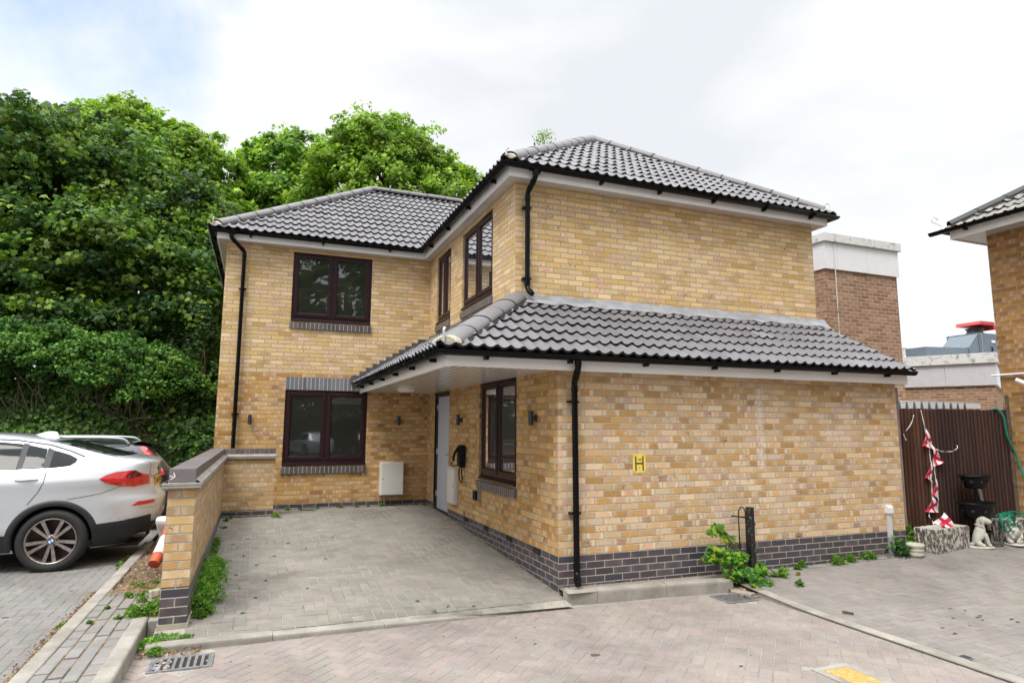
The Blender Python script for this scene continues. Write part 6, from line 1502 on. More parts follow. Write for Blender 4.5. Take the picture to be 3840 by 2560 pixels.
# two-tier planter, stake, cable
pc = Vector(FF(1.42, 0.30, 0)); t = empty('tiered_planter', (pc.x, pc.y, 0.09), 'black tiered bowl planter in front of the fence, behind the dog statue', 'planter')
b = MB(); b.tube([(pc.x, pc.y, 0.09), (pc.x, pc.y, 0.94)], 0.018, BPLAST, 14); b.obj('pole', t)
for z, r_, h in ((1.085, 0.25, 0.19), (0.70, 0.30, 0.24), (0.30, 0.20, 0.18)):
    b = MB(); b.lathe([(0.02, z-h), (r_*0.55, z-h), (r_*0.62, z-h+0.02), (r_*0.82, z-0.06), (r_*0.90, z-0.02), (r_*1.0, z-0.018), (r_*1.01, z), (r_*0.95, z+0.002), (r_*0.86, z-0.03), (r_*0.6, z-h+0.04), (0.02, z-h+0.03)], BPLAST, 40, Matrix.Translation((pc.x, pc.y, 0)), sy=0.72); bw = b.obj('bowl', t)
    b = MB()
    for k in range(8):
        a = 2*math.pi*k/8-1.9; rr_ = r_*0.79; zz = z-h*0.48
        b.lathe([(0.022, 0.0), (0.018, 0.004), (0, 0.005)], DGREY, 12, Matrix.Translation((pc.x+rr_*math.cos(a), pc.y+rr_*0.72*math.sin(a), zz)) @ Matrix.Rotation(a, 4, 'Z') @ Matrix.Rotation(R(106), 4, 'Y'))
    b.obj('studs', bw)
t = None
b = MB(); b.box((-0.022, -0.01, 0), (0.022, 0.01, 0.80), simple('grey_stake', (0.26, 0.24, 0.21), 0.9, var=0.3, scale=12), lambda x, y, z: tuple(Vector(FF(1.80-0.06*z, 0.16-0.12*z, 0.09)) + FD*x + FNn*y + Vector((0, 0, z))))
tag(b.obj('wooden_stake'), 'short grey wooden stake leaning on the fence left of the coiled hose', 'stake')
b = MB(); b.tube(loop([(6.72, -0.05, 0.13), (6.78, -0.12, 0.11), (6.86, -0.2, 0.095), (6.95, -0.22, 0.095), (7.0, -0.16, 0.10), (6.93, -0.08, 0.105), (6.8, 0.02, 0.11), (6.74, 0.06, 0.14)]), 0.008, BPLAST, 8)
tag(b.obj('black_cable'), 'loop of black cable lying on the paving between dog and frog statues', 'cable')

# black post with a bit of hooped railing
t = empty('railing_post', (2.47, -0.15, 0.02), 'short flaking black steel post with a hooped piece of railing by the maple seedling', 'railing')
def flaky():
    mt, t_, b_ = new_mat('flaking_black_paint'); o = t_.nodes.new('ShaderNodeTexCoord').outputs['Object']; f = noise(t_, o, 34, 6, 0.75)
    t_.links.new(ramp(t_, f, [(0.60, (0.012, 0.012, 0.013)), (0.63, (0.40, 0.40, 0.38))]), b_.inputs['Base Color']); b_.inputs['Roughness'].default_value = 0.45; return mt
FLAKY = flaky()
b = MB(); b.box((2.43, -0.195, -0.05), (2.50, -0.125, 0.812), FLAKY); b.obj('post', t, bevel=0.004)
b = MB(); yq = -0.16
b.tube(loop([(2.295, yq, 0.02), (2.295, yq, 0.45), (2.295, yq, 0.73), (2.308, yq, 0.79), (2.345, yq, 0.815), (2.385, yq, 0.79), (2.397, yq, 0.73), (2.397, yq, 0.45), (2.397, yq, 0.02)]), 0.0075, BLKIRON, 8); b.obj('hoop', t)
b = MB(); b.tube([(2.19, yq, 0.722), (2.425, yq, 0.690)], 0.009, BLKIRON, 8); b.obj('bar', t)
b = MB(); b.tube([(2.505, yq, 0.61), (2.545, yq, 0.61)], 0.007, BLKIRON, 8); b.tube([(2.528, yq, 0.585), (2.528, yq, 0.64)], 0.006, BLKIRON, 8); b.obj('latch', t)

# ------------------------------------------------------------------ background buildings
t = empty('brown_brick_tower', (7.44, 3.0, 0), 'brown brick tower with white cladding and parapet rising behind the house', 'building')
wall('wall', FY(3.0), 7.47, 9.52, -0.2, 4.98, [], 0.2, BROWNB, t); wall('wall', FX(7.47), 3.0, 9.0, -0.2, 4.98, [], 0.2, BROWNB, t); wall('wall', FX(9.52, 1), 3.0, 9.0, -0.2, 4.98, [], 0.2, BROWNB, t)
b = MB()
for x0, x1 in ((7.435, 7.78), (7.786, 8.62), (8.626, 9.55)): b.box((x0, 2.955, 4.965), (x1, 2.99, 5.52), PANEL)
for k in range(5): b.box((7.435, 2.992+1.2*k, 4.965), (7.46, 2.992+1.2*k+1.194, 5.52), PANEL)
for k in range(5): b.box((9.53, 2.992+1.2*k, 4.965), (9.55, 2.992+1.2*k+1.194, 5.52), PANEL)
b.box((7.46, 3.0, 4.99), (9.53, 8.9, 5.5), SEAM); b.obj('cladding', t)
b = MB(); b.box((7.39, 2.90, 5.52), (9.60, 9.1, 5.70), PARAPET); b.obj('parapet', t, bevel=0.008)
b = MB(); b.tube([(7.68, 2.935, 5.6), (7.68, 2.935, 0)], 0.009, PARAPET, 8)
b.obj('lightning_conductor', t)
t = empty('low_brown_building', (12.5, 5, 0), 'low brown brick building with grey cladding and stained parapet behind the fence', 'building')
# front runs from (12.05,5.35) toward (14.4,4.0)
LA, LB = Vector((13.45, 5.75, 0)), Vector((14.35, 4.22, 0))
def build_low():
    A_, B_ = Vector((12.95, 6.80, 0)), Vector((14.40, 4.18, 0)); D_ = (B_-A_).normalized(); N_ = Vector((D_.y, -D_.x, 0)); N_ = N_ if N_.x < 0 else -N_
    Ln = (B_-A_).length
    Fq = lambda u, n, z: tuple(A_ + D_*u + N_*n + Vector((0, 0, z)))
    Fe = lambda u, n, z: tuple(B_ - N_*u + D_*n + Vector((0, 0, z)))
    def w2(F_, u0, u1, z0, z1, mat, nm):
        b = MB(); b.face([F_(u0, 0, z0), F_(u1, 0, z0), F_(u1, 0, z1), F_(u0, 0, z1)], mat, uv=[(u0, z0), (u1, z0), (u1, z1), (u0, z1)]); b.obj(nm, t)
    w2(Fq, 0, Ln, -0.2, 2.93, BROWNB, 'wall'); w2(Fe, 0, 5, -0.2, 2.93, BROWNB, 'wall')
    b = MB(); e = 0.05
    for a, c in ((0, 0.9), (0.906, 1.95), (1.956, Ln+e)): b.box((a, 0, 2.87), (c, e, 3.44), PANELG, Fq)
    b.box((0.0, 0, 2.87), (5, e, 3.44), PANEL, Fe); b.obj('cladding', t)
    b = MB(); b.box((0, -0.3, 3.44), (Ln+0.10, 0.11, 3.70), PARAPET, Fq); b.box((0.31, -0.3, 3.4401), (5, 0.10, 3.699), PARAPET, Fe); b.obj('parapet', t, bevel=0.006)
    b = MB(); b.face([Fq(0, -0.3, 3.5), Fq(Ln, -0.3, 3.5), Fq(Ln, -5, 3.5), Fq(0, -5, 3.5)], PARAPET); b.obj('flat_roof', t)
build_low()
b = MB(); b.box((12.2, 8.2, 4.20), (17.0, 8.5, 4.40), PARAPET); b.box((12.2, 8.5, 3.4), (17, 12, 4.2), PANEL); b.obj('upper_ledge', t)
t = empty('roof_ductwork', (16, 6.0, 3.5), 'blue grey roof ventilation duct with a red cowl, behind the stained parapet', 'ventilation unit')
def DF(x, y, z): return (x, y, z)
yd = 5.6; DX = 0.35
b = MB(); b.prism([(13.6, 3.5), (15.35, 3.5), (15.35, 4.05), (13.6, 4.0)], yd, yd+0.6, DUCT, lambda x, z, y: (x+DX, y, z)); b.obj('duct', t, bevel=0.01)
b = MB(); b.prism([(15.37, 3.5), (15.80, 3.5), (15.80, 4.48), (15.37, 4.07)], yd-0.02, yd+0.8, DUCT, lambda x, z, y: (x+DX, y, z)); b.obj('reducer', t, bevel=0.01)
b = MB(); b.box((16.17, yd-0.04, 3.5), (17.6, yd+0.9, 4.52), DUCT); b.box((16.25, yd-0.06, 3.6), (16.28, yd-0.041, 4.5), GREYP); b.obj('fan_housing', t, bevel=0.012)
b = MB(); b.box((16.70, yd-0.055, 4.25), (16.85, yd-0.0405, 4.32), WHITE); b.tube([(16.68, yd-0.045, 4.12), (16.66, yd-0.085, 4.06), (16.68, yd-0.045, 4.0)], 0.018, BPLAST, 8); b.obj('access_door', t)
b = MB(); b.lathe([(0.22, 4.52), (0.24, 4.56), (0.20, 4.60), (0.20, 4.66), (0.25, 4.70)], DGREY, 24, Matrix.Translation((16.62, yd+0.35, 0))); b.obj('collar', t)
b = MB(); b.prism([(15.96, 4.78), (16.02, 4.88), (16.62, 4.88), (16.68, 4.66), (16.60, 4.66), (16.56, 4.78)], yd, yd+0.7, RED, lambda x, z, y: (x+DX, y, z)); b.obj('cowl', t, bevel=0.01)

# ------------------------------------------------------------------ vegetation
def leaf_object(name, C, Nn, size, col, mat, shape='kite', parent=None, rs=None):
    """one mesh of many real leaf blades; C centres, Nn normals, size lengths, col rgb (numpy arrays)"""
    n = len(C); rs = rs or rng
    Nn = Nn/np.linalg.norm(Nn, axis=1, keepdims=True)
    ref = rs.normal(size=(n, 3)); ref -= (ref*Nn).sum(1, keepdims=True)*Nn; U = ref/np.linalg.norm(ref, axis=1, keepdims=True); V = np.cross(Nn, U)
    if shape == 'kite': T_ = np.array([(0, 0, 0), (0.45, 0.34, 0.06), (1.0, 0, -0.08), (0.45, -0.34, 0.06)]); F_ = [(0, 1, 2), (0, 2, 3)]
    elif shape == 'maple': T_ = np.array([(0, 0, 0), (0.05, 0.42, -0.05), (0.42, 0.24, 0.04), (0.48, 0.50, -0.08), (0.62, 0.20, 0.03), (1.0, 0, -0.12), (0.62, -0.20, 0.03), (0.48, -0.50, -0.08), (0.42, -0.24, 0.04), (0.05, -0.42, -0.05)]); F_ = [(0, 1, 2), (0, 2, 4), (2, 3, 4), (0, 4, 6), (4, 5, 6), (0, 6, 8), (6, 7, 8), (0, 8, 9)]
    elif shape == 'ivy': T_ = np.array([(0, 0, 0), (0.12, 0.42, -0.03), (0.50, 0.30, 0.03), (1.0, 0, -0.10), (0.50, -0.30, 0.03), (0.12, -0.42, -0.03)]); F_ = [(0, 1, 2), (0, 2, 3), (0, 3, 4), (0, 4, 5)]
    T_ = T_ - np.array([0.45, 0, 0]); k = len(T_)
    P = C[:, None, :] + size[:, None, None]*(T_[None, :, 0:1]*U[:, None, :] + T_[None, :, 1:2]*V[:, None, :] + T_[None, :, 2:3]*Nn[:, None, :])
    P = P.reshape(-1, 3); F_ = np.array(F_); nf = len(F_); idx = (np.arange(n)[:, None, None]*k + F_[None]).reshape(-1)
    me = bpy.data.meshes.new(name); me.vertices.add(len(P)); me.vertices.foreach_set('co', P.astype(np.float32).ravel())
    me.loops.add(len(idx)); me.loops.foreach_set('vertex_index', idx.astype(np.int32)); m_ = n*nf
    me.polygons.add(m_); me.polygons.foreach_set('loop_start', (np.arange(m_)*3).astype(np.int32)); me.polygons.foreach_set('loop_total', np.full(m_, 3, np.int32))
    me.update(calc_edges=True); me.materials.append(mat)
    ca = me.color_attributes.new('Col', 'FLOAT_COLOR', 'POINT'); cc = np.ones((n, k, 4), np.float32); cc[:, :, :3] = np.clip(col, 0, 1)[:, None, :]; ca.data.foreach_set('color', cc.ravel())
    o = bpy.data.objects.new(name, me); COL.objects.link(o)
    if parent: attach(o, parent)
    return o
def sph(rs, n): v = rs.normal(size=(n, 3)); return v/np.linalg.norm(v, axis=1, keepdims=True)
def crown_points(blobs, clumps, per, cr, rs, inner=0.25, upb=0.5, flat=0.7):
    """leaf clumps over the shell of overlapping blobs plus a darker filling; returns C, N, clump id, tipness"""
    B = np.array(blobs); area = B[:, 3]**2; pick = rs.choice(len(B), clumps, p=area/area.sum()); d = sph(rs, clumps)
    d[:, 2] = np.where(d[:, 2] < -0.3, -d[:, 2]*0.6, d[:, 2]); d /= np.linalg.norm(d, axis=1, keepdims=True)
    rad = B[pick, 3]*np.where(rs.random(clumps) < inner, rs.uniform(0.35, 0.8, clumps), rs.uniform(0.80, 1.0, clumps)+rs.exponential(0.07, clumps))
    cc = B[pick, :3] + d*rad[:, None]
    # drop clumps buried in other blobs
    keep = np.ones(clumps, bool)
    for i, bb in enumerate(B):
        dist = np.linalg.norm(cc-bb[:3], axis=1); keep &= ~((dist < bb[3]*0.62) & (pick != i))
    keep &= ~((np.sin(cc[:, 0]*2.3/cr*0.35+1)*np.sin(cc[:, 2]*2.9/cr*0.35)*np.sin(cc[:, 1]*2.1/cr*0.35+2) > 0.30) & (rs.random(clumps) < 0.75))
    cc, d = cc[keep], d[keep]; n = len(cc); k = rs.normal(1, 0.25, n).clip(0.4, 1.7)
    o = rs.normal(size=(n, per, 3)); o /= np.linalg.norm(o, axis=2, keepdims=True); o *= rs.random((n, per, 1))**0.45
    o[:, :, 2] *= flat; C = cc[:, None] + o*(cr*k)[:, None, None]; up_ = np.array([0, 0, 1.0])
    Nn = d[:, None]*0.6 + o*0.6 + up_*upb + rs.normal(size=(n, per, 3))*0.6
    ids = np.repeat(np.arange(n), per); tip = (o*(d[:, None]+np.array([0, 0, 0.6]))).sum(2)
    return C.reshape(-1, 3), Nn.reshape(-1, 3), ids, tip.reshape(-1), n
def trunk(name, base, top, r0_, r1_, parent, rs, limbs=(), mat=None):
    b = MB(); A_, B_ = Vector(base), Vector(top); n = 8; pts = []; rad = []
    for i in range(n+1):
        t_ = i/n; p = A_.lerp(B_, t_)+Vector((rs.normal(0, 0.05), rs.normal(0, 0.05), 0))*(1 if 0 < i else 0); pts.append(p); rad.append(r0_+(r1_-r0_)*t_+ (r0_*0.35 if i == 0 else 0))
    b.tube(pts, rad, mat or BARK, 12)
    for L_ in limbs:
        q = A_.lerp(B_, rs.uniform(0.35, 0.95)); e = Vector(L_); m_ = q.lerp(e, 0.5)+Vector((0, 0, 0.12*(e-q).length)); b.tube(loop([q, m_, e]), [r1_*0.9*(1-0.8*i/12) for i in range(13)], mat or BARK, 7)
    return b.obj(name, parent)
def tree(name, label, blobs, base, leaf, clumps, per, cr, cols, size, r0_=0.22, group=None, seed=0, mat=None, inner=0.25, upb=0.5, tipcol=None, flat=0.7):
    rs = np.random.default_rng(seed); t = empty(name, base, label, 'tree', group)
    C, Nn, ids, tip, n = crown_points(blobs, clumps, per, cr, rs, inner, upb, flat)
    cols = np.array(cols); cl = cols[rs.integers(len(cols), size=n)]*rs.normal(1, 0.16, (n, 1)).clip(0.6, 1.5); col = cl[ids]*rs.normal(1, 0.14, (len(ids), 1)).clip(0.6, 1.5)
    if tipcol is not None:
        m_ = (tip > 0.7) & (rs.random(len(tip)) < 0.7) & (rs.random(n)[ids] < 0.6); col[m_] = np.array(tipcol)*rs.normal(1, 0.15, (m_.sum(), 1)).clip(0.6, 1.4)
    leaf_object('crown', C, Nn, size*rs.normal(1, 0.25, len(C)).clip(0.4, 1.6), col, mat or LEAF, leaf, t, rs)
    B = np.array(blobs); top = B[:, :3].mean(0); top[2] = B[:, 2].max()-B[B[:, 2].argmax(), 3]*0.3
    trunk('trunk', base, tuple(top), r0_, r0_*0.3, t, rs, [tuple(q[:3]) for q in blobs[:9]])
    return t
MAPLE = [(0.055, 0.12, 0.024), (0.08, 0.165, 0.028), (0.13, 0.225, 0.03), (0.035, 0.085, 0.027), (0.10, 0.16, 0.03)]
mb = [(-9.18, 13.56, 8.16, 1.98), (-7.36, 13.87, 8.3, 1.75), (-5.6, 13.28, 7.5, 1.3), (-8.71, 12.66, 5.61, 1.97), (-6.78, 12.42, 5.74, 1.92), (-5.1, 12.3, 5.64, 1.35), (-10.86, 14.36, 7.22, 2.2), (-5.2, 11.9, 4.3, 1.25),
      (-9.2, 14.3, 9.35, 1.0), (-10.9, 14.5, 9.2, 1.25), (-7.4, 12.2, 4.0, 1.5), (-9.6, 12.4, 3.9, 1.6), (-4.6, 12.9, 6.9, 0.9), (-5.0, 12.2, 3.0, 1.2), (-11.6, 12.8, 4.6, 1.9), (-8.0, 14.4, 9.5, 0.8), (-6.9, 14.2, 9.3, 0.7)]
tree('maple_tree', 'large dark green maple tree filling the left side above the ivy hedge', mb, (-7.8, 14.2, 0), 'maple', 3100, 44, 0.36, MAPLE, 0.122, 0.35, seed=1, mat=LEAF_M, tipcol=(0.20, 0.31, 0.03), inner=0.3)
LIME = [(0.17, 0.29, 0.035), (0.22, 0.36, 0.045), (0.12, 0.22, 0.03), (0.25, 0.38, 0.06)]
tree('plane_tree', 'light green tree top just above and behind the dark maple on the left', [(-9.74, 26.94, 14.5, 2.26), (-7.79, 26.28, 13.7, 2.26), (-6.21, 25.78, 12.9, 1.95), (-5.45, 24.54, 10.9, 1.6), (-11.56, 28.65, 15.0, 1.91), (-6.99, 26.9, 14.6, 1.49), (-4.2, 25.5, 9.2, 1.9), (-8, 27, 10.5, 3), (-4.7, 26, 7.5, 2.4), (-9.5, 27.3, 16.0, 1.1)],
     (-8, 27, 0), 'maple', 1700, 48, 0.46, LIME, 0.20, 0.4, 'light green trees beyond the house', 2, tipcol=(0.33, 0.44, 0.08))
tree('plane_tree', 'smaller light green tree between the left wing hip and the big round tree', [(-2.75, 28.49, 15.2, 1.75), (-3.3, 27.88, 13.0, 1.36), (-1.46, 27.95, 15.3, 1.86), (-2.25, 27.49, 12.6, 2.03), (-3.88, 27.17, 11.0, 1.4), (-3.0, 27.8, 10.2, 2.4), (-0.6, 28, 12.5, 1.9), (-2, 28, 8, 2.5)],
     (-2.2, 28.2, 0), 'maple', 1150, 48, 0.45, [(0.17, 0.31, 0.04), (0.21, 0.37, 0.045), (0.13, 0.25, 0.035)], 0.19, 0.35, 'light green trees beyond the house', 3, tipcol=(0.34, 0.48, 0.08))
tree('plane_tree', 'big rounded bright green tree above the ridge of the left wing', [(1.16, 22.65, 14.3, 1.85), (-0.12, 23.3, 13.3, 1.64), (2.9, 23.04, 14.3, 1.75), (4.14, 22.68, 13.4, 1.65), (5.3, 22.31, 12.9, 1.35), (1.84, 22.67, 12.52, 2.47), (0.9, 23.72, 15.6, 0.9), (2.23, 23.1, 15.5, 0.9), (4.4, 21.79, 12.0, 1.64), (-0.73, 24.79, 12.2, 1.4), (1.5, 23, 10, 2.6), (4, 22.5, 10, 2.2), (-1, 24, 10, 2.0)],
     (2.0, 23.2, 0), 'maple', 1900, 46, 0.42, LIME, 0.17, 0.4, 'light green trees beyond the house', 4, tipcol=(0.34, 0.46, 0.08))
bb_ = [(12.7, 28.14, 19.6, 0.42), (12.61, 28.29, 18.7, 0.6), (12.2, 28.4, 17.8, 0.7), (11.3, 28.81, 18.2, 0.38), (12.9, 28.3, 18.2, 0.45), (12.3, 28.5, 16.8, 0.9), (11.7, 28.6, 17.2, 0.6)]
tree('birch_tree', 'thin wispy birch top showing over the main roof ridge', bb_, (12.3, 28.4, 0), 'kite', 150, 26, 0.36, [(0.20, 0.30, 0.08), (0.26, 0.34, 0.12), (0.16, 0.25, 0.07)], 0.12, 0.16, None, 5, flat=1.5)
# trees across the street behind the viewpoint: they make the dark reflections in the panes
for i, (x, y, s_) in enumerate([(-15, -36, 1.0), (-9, -34, 1.15), (-3, -37, 1.0), (3, -35, 1.2), (9, -37, 1.1), (15, -35, 1.0)]):
    bl = [(x, y, 8*s_, 4*s_), (x+2, y+1, 5.5*s_, 3*s_), (x-2.3, y-1, 6*s_, 3.2*s_), (x, y, 12*s_, 3.2*s_), (x+1.5, y-1, 9.5*s_, 3*s_), (x, y+1, 3.2*s_, 2.6*s_)]
    tree('street_tree', ['broad street tree furthest left across the road', 'tall street tree second from the left across the road', 'street tree left of centre across the road', 'tall street tree right of centre across the road', 'street tree second from the right across the road', 'broad street tree furthest right across the road'][i],
         bl, (x, y, -0.2), 'kite', 260, 40, 1.1, [(0.10, 0.15, 0.05), (0.13, 0.19, 0.06)], 0.62, 0.35, 'street trees across the road', 20+i)
b = MB(); rs = np.random.default_rng(9)

# ivy hedge over the bank
t = empty('ivy_hedge', (-7, 9.9, 2), 'dense rounded hedge of glossy ivy overhanging the bank behind the parked cars', 'hedge')
hb = [(-7.72, 9.92, 2.95, 0.80), (-6.69, 9.6, 2.95, 0.72), (-5.75, 9.45, 2.85, 0.66), (-4.95, 9.45, 2.75, 0.52), (-8.58, 10.26, 3.0, 0.83), (-7.2, 9.8, 3.15, 0.7), (-9.5, 10.6, 3.0, 0.8), (-5.4, 9.35, 2.45, 0.5), (-6.2, 9.4, 2.55, 0.5), (-8.2, 10.0, 3.25, 0.65), (-6.2, 9.7, 3.1, 0.6), (-5.2, 9.6, 3.0, 0.5), (-10.4, 11, 3.0, 0.9), (-4.55, 9.5, 2.5, 0.42)]
rs = np.random.default_rng(6); C, Nn, ids, tip, n = crown_points(hb, 2100, 36, 0.17, rs, 0.12, 0.35)
cl = np.array([(0.055, 0.14, 0.024), (0.07, 0.175, 0.028), (0.045, 0.12, 0.026), (0.10, 0.21, 0.03)])[rs.integers(4, size=n)]; col = cl[ids]*rs.normal(1, 0.18, (len(ids), 1)).clip(0.5, 1.6)
m_ = (tip > 0.8) & (rs.random(len(tip)) < 0.4); col[m_] = (0.17, 0.28, 0.05)
leaf_object('leaves', C, Nn, 0.062*rs.normal(1, 0.25, len(C)).clip(0.4, 1.6), col, IVY, 'ivy', t, rs)
b = MB()
for k in range(46):
    x = rs.uniform(-10, -4.6); y = 9.75+ (x+7)*(-0.12); z0_ = rs.uniform(1.0, 2.0)
    b.tube(loop([(x, y-0.1, z0_), (x+rs.normal(0, .2), y-0.05, z0_+0.5), (x+rs.normal(0, .4), y, z0_+1.1)]), [0.02, *[0.015]*11, 0.008], BARK, 5)
b.obj('stems', t)
# bank and its ivy
b = MB(); xs = np.linspace(-16, -3.78, 70); rows = []
for j in range(22):
    v = j/21; row = []
    for i, x in enumerate(xs):
        yb = 8.75 + 0.12*max(0, -x-5)+0.12*math.sin(x*2.1)+0.05*math.sin(x*7); row.append((x, yb + 1.5*v**1.4 + rs.normal(0, .025), -0.02 + 2.6*v**0.8 + rs.normal(0, .025)))
    rows.append(row)
b.grid(rows, DARKSOIL); bank = struct(b.obj('bank'))
b = MB(); b.face([(-16, 10.3, 2.55), (-3.78, 10.3, 2.55), (-3.78, 60, 3.2), (-60, 60, 3.2)], DARKSOIL); b.face([(-16, 10.3, 2.55), (-60, 60, 3.2), (-60, 9, 2.5)], DARKSOIL); struct(b.obj('bank_top'))
rs = np.random.default_rng(31); n = 900
X = rs.uniform(-12, -3.85, n); v = rs.random(n)**0.9; dens = np.sin(X*1.7+1.0)+np.sin(X*4.3+v*5)+rs.normal(0, .7, n); k = (dens > -0.9) & ~((X > -4.9) & (X < -4.2) & (v > 0.1) & (v < 0.4) & (rs.random(n) < 0.8)); X, v = X[k], v[k]; n = len(X)
Yb = 8.75+0.12*np.maximum(0, -X-5)+0.12*np.sin(X*2.1)+1.5*v**1.4-0.10; Zb = -0.02+2.6*v**0.8
per = 36; o_ = rs.normal(size=(n, per, 3))*np.array([0.17, 0.07, 0.15]); C = (np.stack([X, Yb, Zb], 1)[:, None]+o_).reshape(-1, 3); C[:, 2] = np.maximum(C[:, 2], 0.03)
Nn = np.array([0, -1, 0.45])+rs.normal(size=(len(C), 3))*0.5; br_ = rs.random(n)
cl = np.where(br_[:, None] < 0.3, np.array([[0.10, 0.20, 0.03]]), np.array([[0.045, 0.10, 0.022]]))*rs.normal(1, 0.2, (n, 1)).clip(0.5, 1.6)
o = leaf_object('ivy', C, Nn, 0.085*rs.normal(1, 0.3, len(C)).clip(0.4, 1.7), np.repeat(cl, per, 0)*rs.normal(1, 0.15, (len(C), 1)).clip(0.6, 1.4), IVY, 'ivy', None, rs); tag(o, 'ivy ground cover climbing the dark bank behind the cars', 'ivy', kind='stuff')
b = MB()
for k in range(60):
    x = rs.uniform(-11, -4.0); v_ = rs.uniform(0.1, 0.9); p = Vector((x, 8.65+0.12*max(0, -x-5)+1.5*v_**1.4, 2.6*v_**0.8)); d = Vector((rs.normal(0, .25), -0.08, rs.normal(0, .2)))
    b.tube(loop([p, p+d*0.5+Vector((0, -.05, .05)), p+d]), [0.006]*12+[0.003], MORTAR, 5)
o = b.obj('dead_twigs'); tag(o, 'pale dead twigs poking out of the ivy bank', 'twigs', kind='stuff')
# undergrowth right of the hedge against the house flank
t = empty('elder_bush', (-4.4, 10.6, 2.0), 'dark leafy bush between the ivy hedge and the left wall of the house', 'bush')
rs = np.random.default_rng(14); C, Nn, ids, tip, n = crown_points([(-4.3, 10.4, 2.6, 0.7), (-4.5, 10.8, 3.4, 0.8), (-4.2, 9.6, 1.6, 0.5), (-4.15, 9.4, 2.1, 0.4), (-4.4, 11.2, 4.2, 0.7), (-4.1, 9.2, 1.2, 0.4), (-5.4, 11, 3.3, 0.9), (-6.6, 11, 3.6, 0.9), (-8, 11.2, 3.8, 1.0), (-9.6, 11.4, 3.8, 1.1)], 330, 36, 0.27, rs, 0.2, 0.4)
leaf_object('leaves', C, Nn, 0.10*rs.normal(1, 0.25, len(C)).clip(0.4, 1.6), np.array([[0.04, 0.085, 0.022]])*rs.normal(1, 0.25, (n, 1)).clip(0.5, 1.8)[ids], LEAF_M, 'ivy', t, rs)
trunk('trunk', (-4.5, 10.8, 1.8), (-4.4, 10.9, 4.2), 0.06, 0.02, t, rs, [(-4.3, 10.4, 2.6), (-4.2, 9.6, 1.8), (-5.4, 11, 3.3), (-6.6, 11, 3.6)])

# deep wood behind the maple closes the gaps between trunks
rs = np.random.default_rng(19); n = 26000; X = rs.uniform(-26, -3.2, n); Zq = 2.6+np.where(X > -4.6, 4.5, np.where(X > -7.5, 7.0, 9.0))*rs.random(n); C = np.stack([X, 17.5+rs.normal(0, .8, n)+0.1*np.sin(X), Zq], 1)
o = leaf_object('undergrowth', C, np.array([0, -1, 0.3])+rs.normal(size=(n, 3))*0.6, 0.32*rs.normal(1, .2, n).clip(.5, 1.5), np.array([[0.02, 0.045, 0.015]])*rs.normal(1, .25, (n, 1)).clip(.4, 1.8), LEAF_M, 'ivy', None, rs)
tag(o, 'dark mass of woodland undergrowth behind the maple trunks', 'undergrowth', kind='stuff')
rs = np.random.default_rng(23); t = empty('reflection_hedge', (0, -30, 0), 'long dark hedge added across the street to darken the ground floor window reflections', 'hedge')  # unseen hedge, added to close the bright gap in the pane reflections
C, Nn, ids, tip, n = crown_points([(x_, -31+0.4*math.sin(x_), 1.6, 2.4) for x_ in range(-22, 24, 2)], 1100, 26, 0.6, rs, 0.1, 0.3)
leaf_object('leaves', C, Nn, 0.40*rs.normal(1, .25, len(C)).clip(.4, 1.6), np.array([[0.085, 0.09, 0.05]])*rs.normal(1, .2, (n, 1)).clip(.5, 1.5)[ids], LEAF, 'kite', t, rs)
b = MB(); b.box((-22, -31.4, -0.2), (24, -30.2, 2.4), BARK); b.obj('hedge_core', t)  # solid block that keeps the added hedge opaque

# weeds
def weed(name, label, pts, n, spread, h, size, cols, zf, seed, cat='weeds', kind='stuff', group=None, shape='kite', mat=None, stems=True):
    """clumps of small leaves on thin stems around the given ground points"""
    rs = np.random.default_rng(seed); P = np.array(pts); pk = rs.integers(len(P), size=n); off = rs.normal(size=(n, 2))*spread*P[pk, 2:3]
    x, y = P[pk, 0]+off[:, 0], P[pk, 1]+off[:, 1]; rr_ = np.hypot(off[:, 0], off[:, 1])/(spread*P[pk, 2]*2+1e-6)
    z0_ = np.array([zf(a, c) for a, c in zip(x, y)]); z = z0_+h*P[pk, 2]*(rs.random(n)**0.7)*(1-0.6*np.clip(rr_, 0, 1))+0.004
    C = np.stack([x, y, z], 1); Nn = np.array([0, 0, 0.8])+rs.normal(size=(n, 3))*0.55
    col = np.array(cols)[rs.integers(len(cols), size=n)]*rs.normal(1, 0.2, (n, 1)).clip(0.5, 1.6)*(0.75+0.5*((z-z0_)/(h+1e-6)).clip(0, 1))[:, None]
    o = leaf_object(name, C, Nn, size*rs.normal(1, 0.3, n).clip(0.4, 1.8), col, mat or LEAF, shape, None, rs); return tag(o, label, cat, group, kind)
G1 = [(0.10, 0.24, 0.03), (0.14, 0.29, 0.035), (0.07, 0.18, 0.03), (0.18, 0.31, 0.05)]
line_ = [(-3.46+0.05*math.sin(i*1.3), 0.15+0.075*i, (0.55+0.75*min(1, i/6))*(1 if i < 24 else 0.55)) for i in range(27)]
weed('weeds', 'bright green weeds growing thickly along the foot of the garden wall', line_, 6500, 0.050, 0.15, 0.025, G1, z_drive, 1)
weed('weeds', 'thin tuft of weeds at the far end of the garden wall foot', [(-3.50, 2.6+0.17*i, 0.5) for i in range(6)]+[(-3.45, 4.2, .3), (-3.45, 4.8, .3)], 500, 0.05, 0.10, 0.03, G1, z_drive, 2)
weed('weeds', 'bright weeds in the corner below the garden wall end', [(-3.72, -0.25, 1), (-3.62, -0.26, 0.9), (-3.52, -0.27, 0.7), (-3.80, -0.30, 0.8), (-3.76, -0.36, .8), (-3.72, -0.50, 0.6)], 1300, 0.055, 0.09, 0.023, G1, lambda x, y: -0.01, 3)
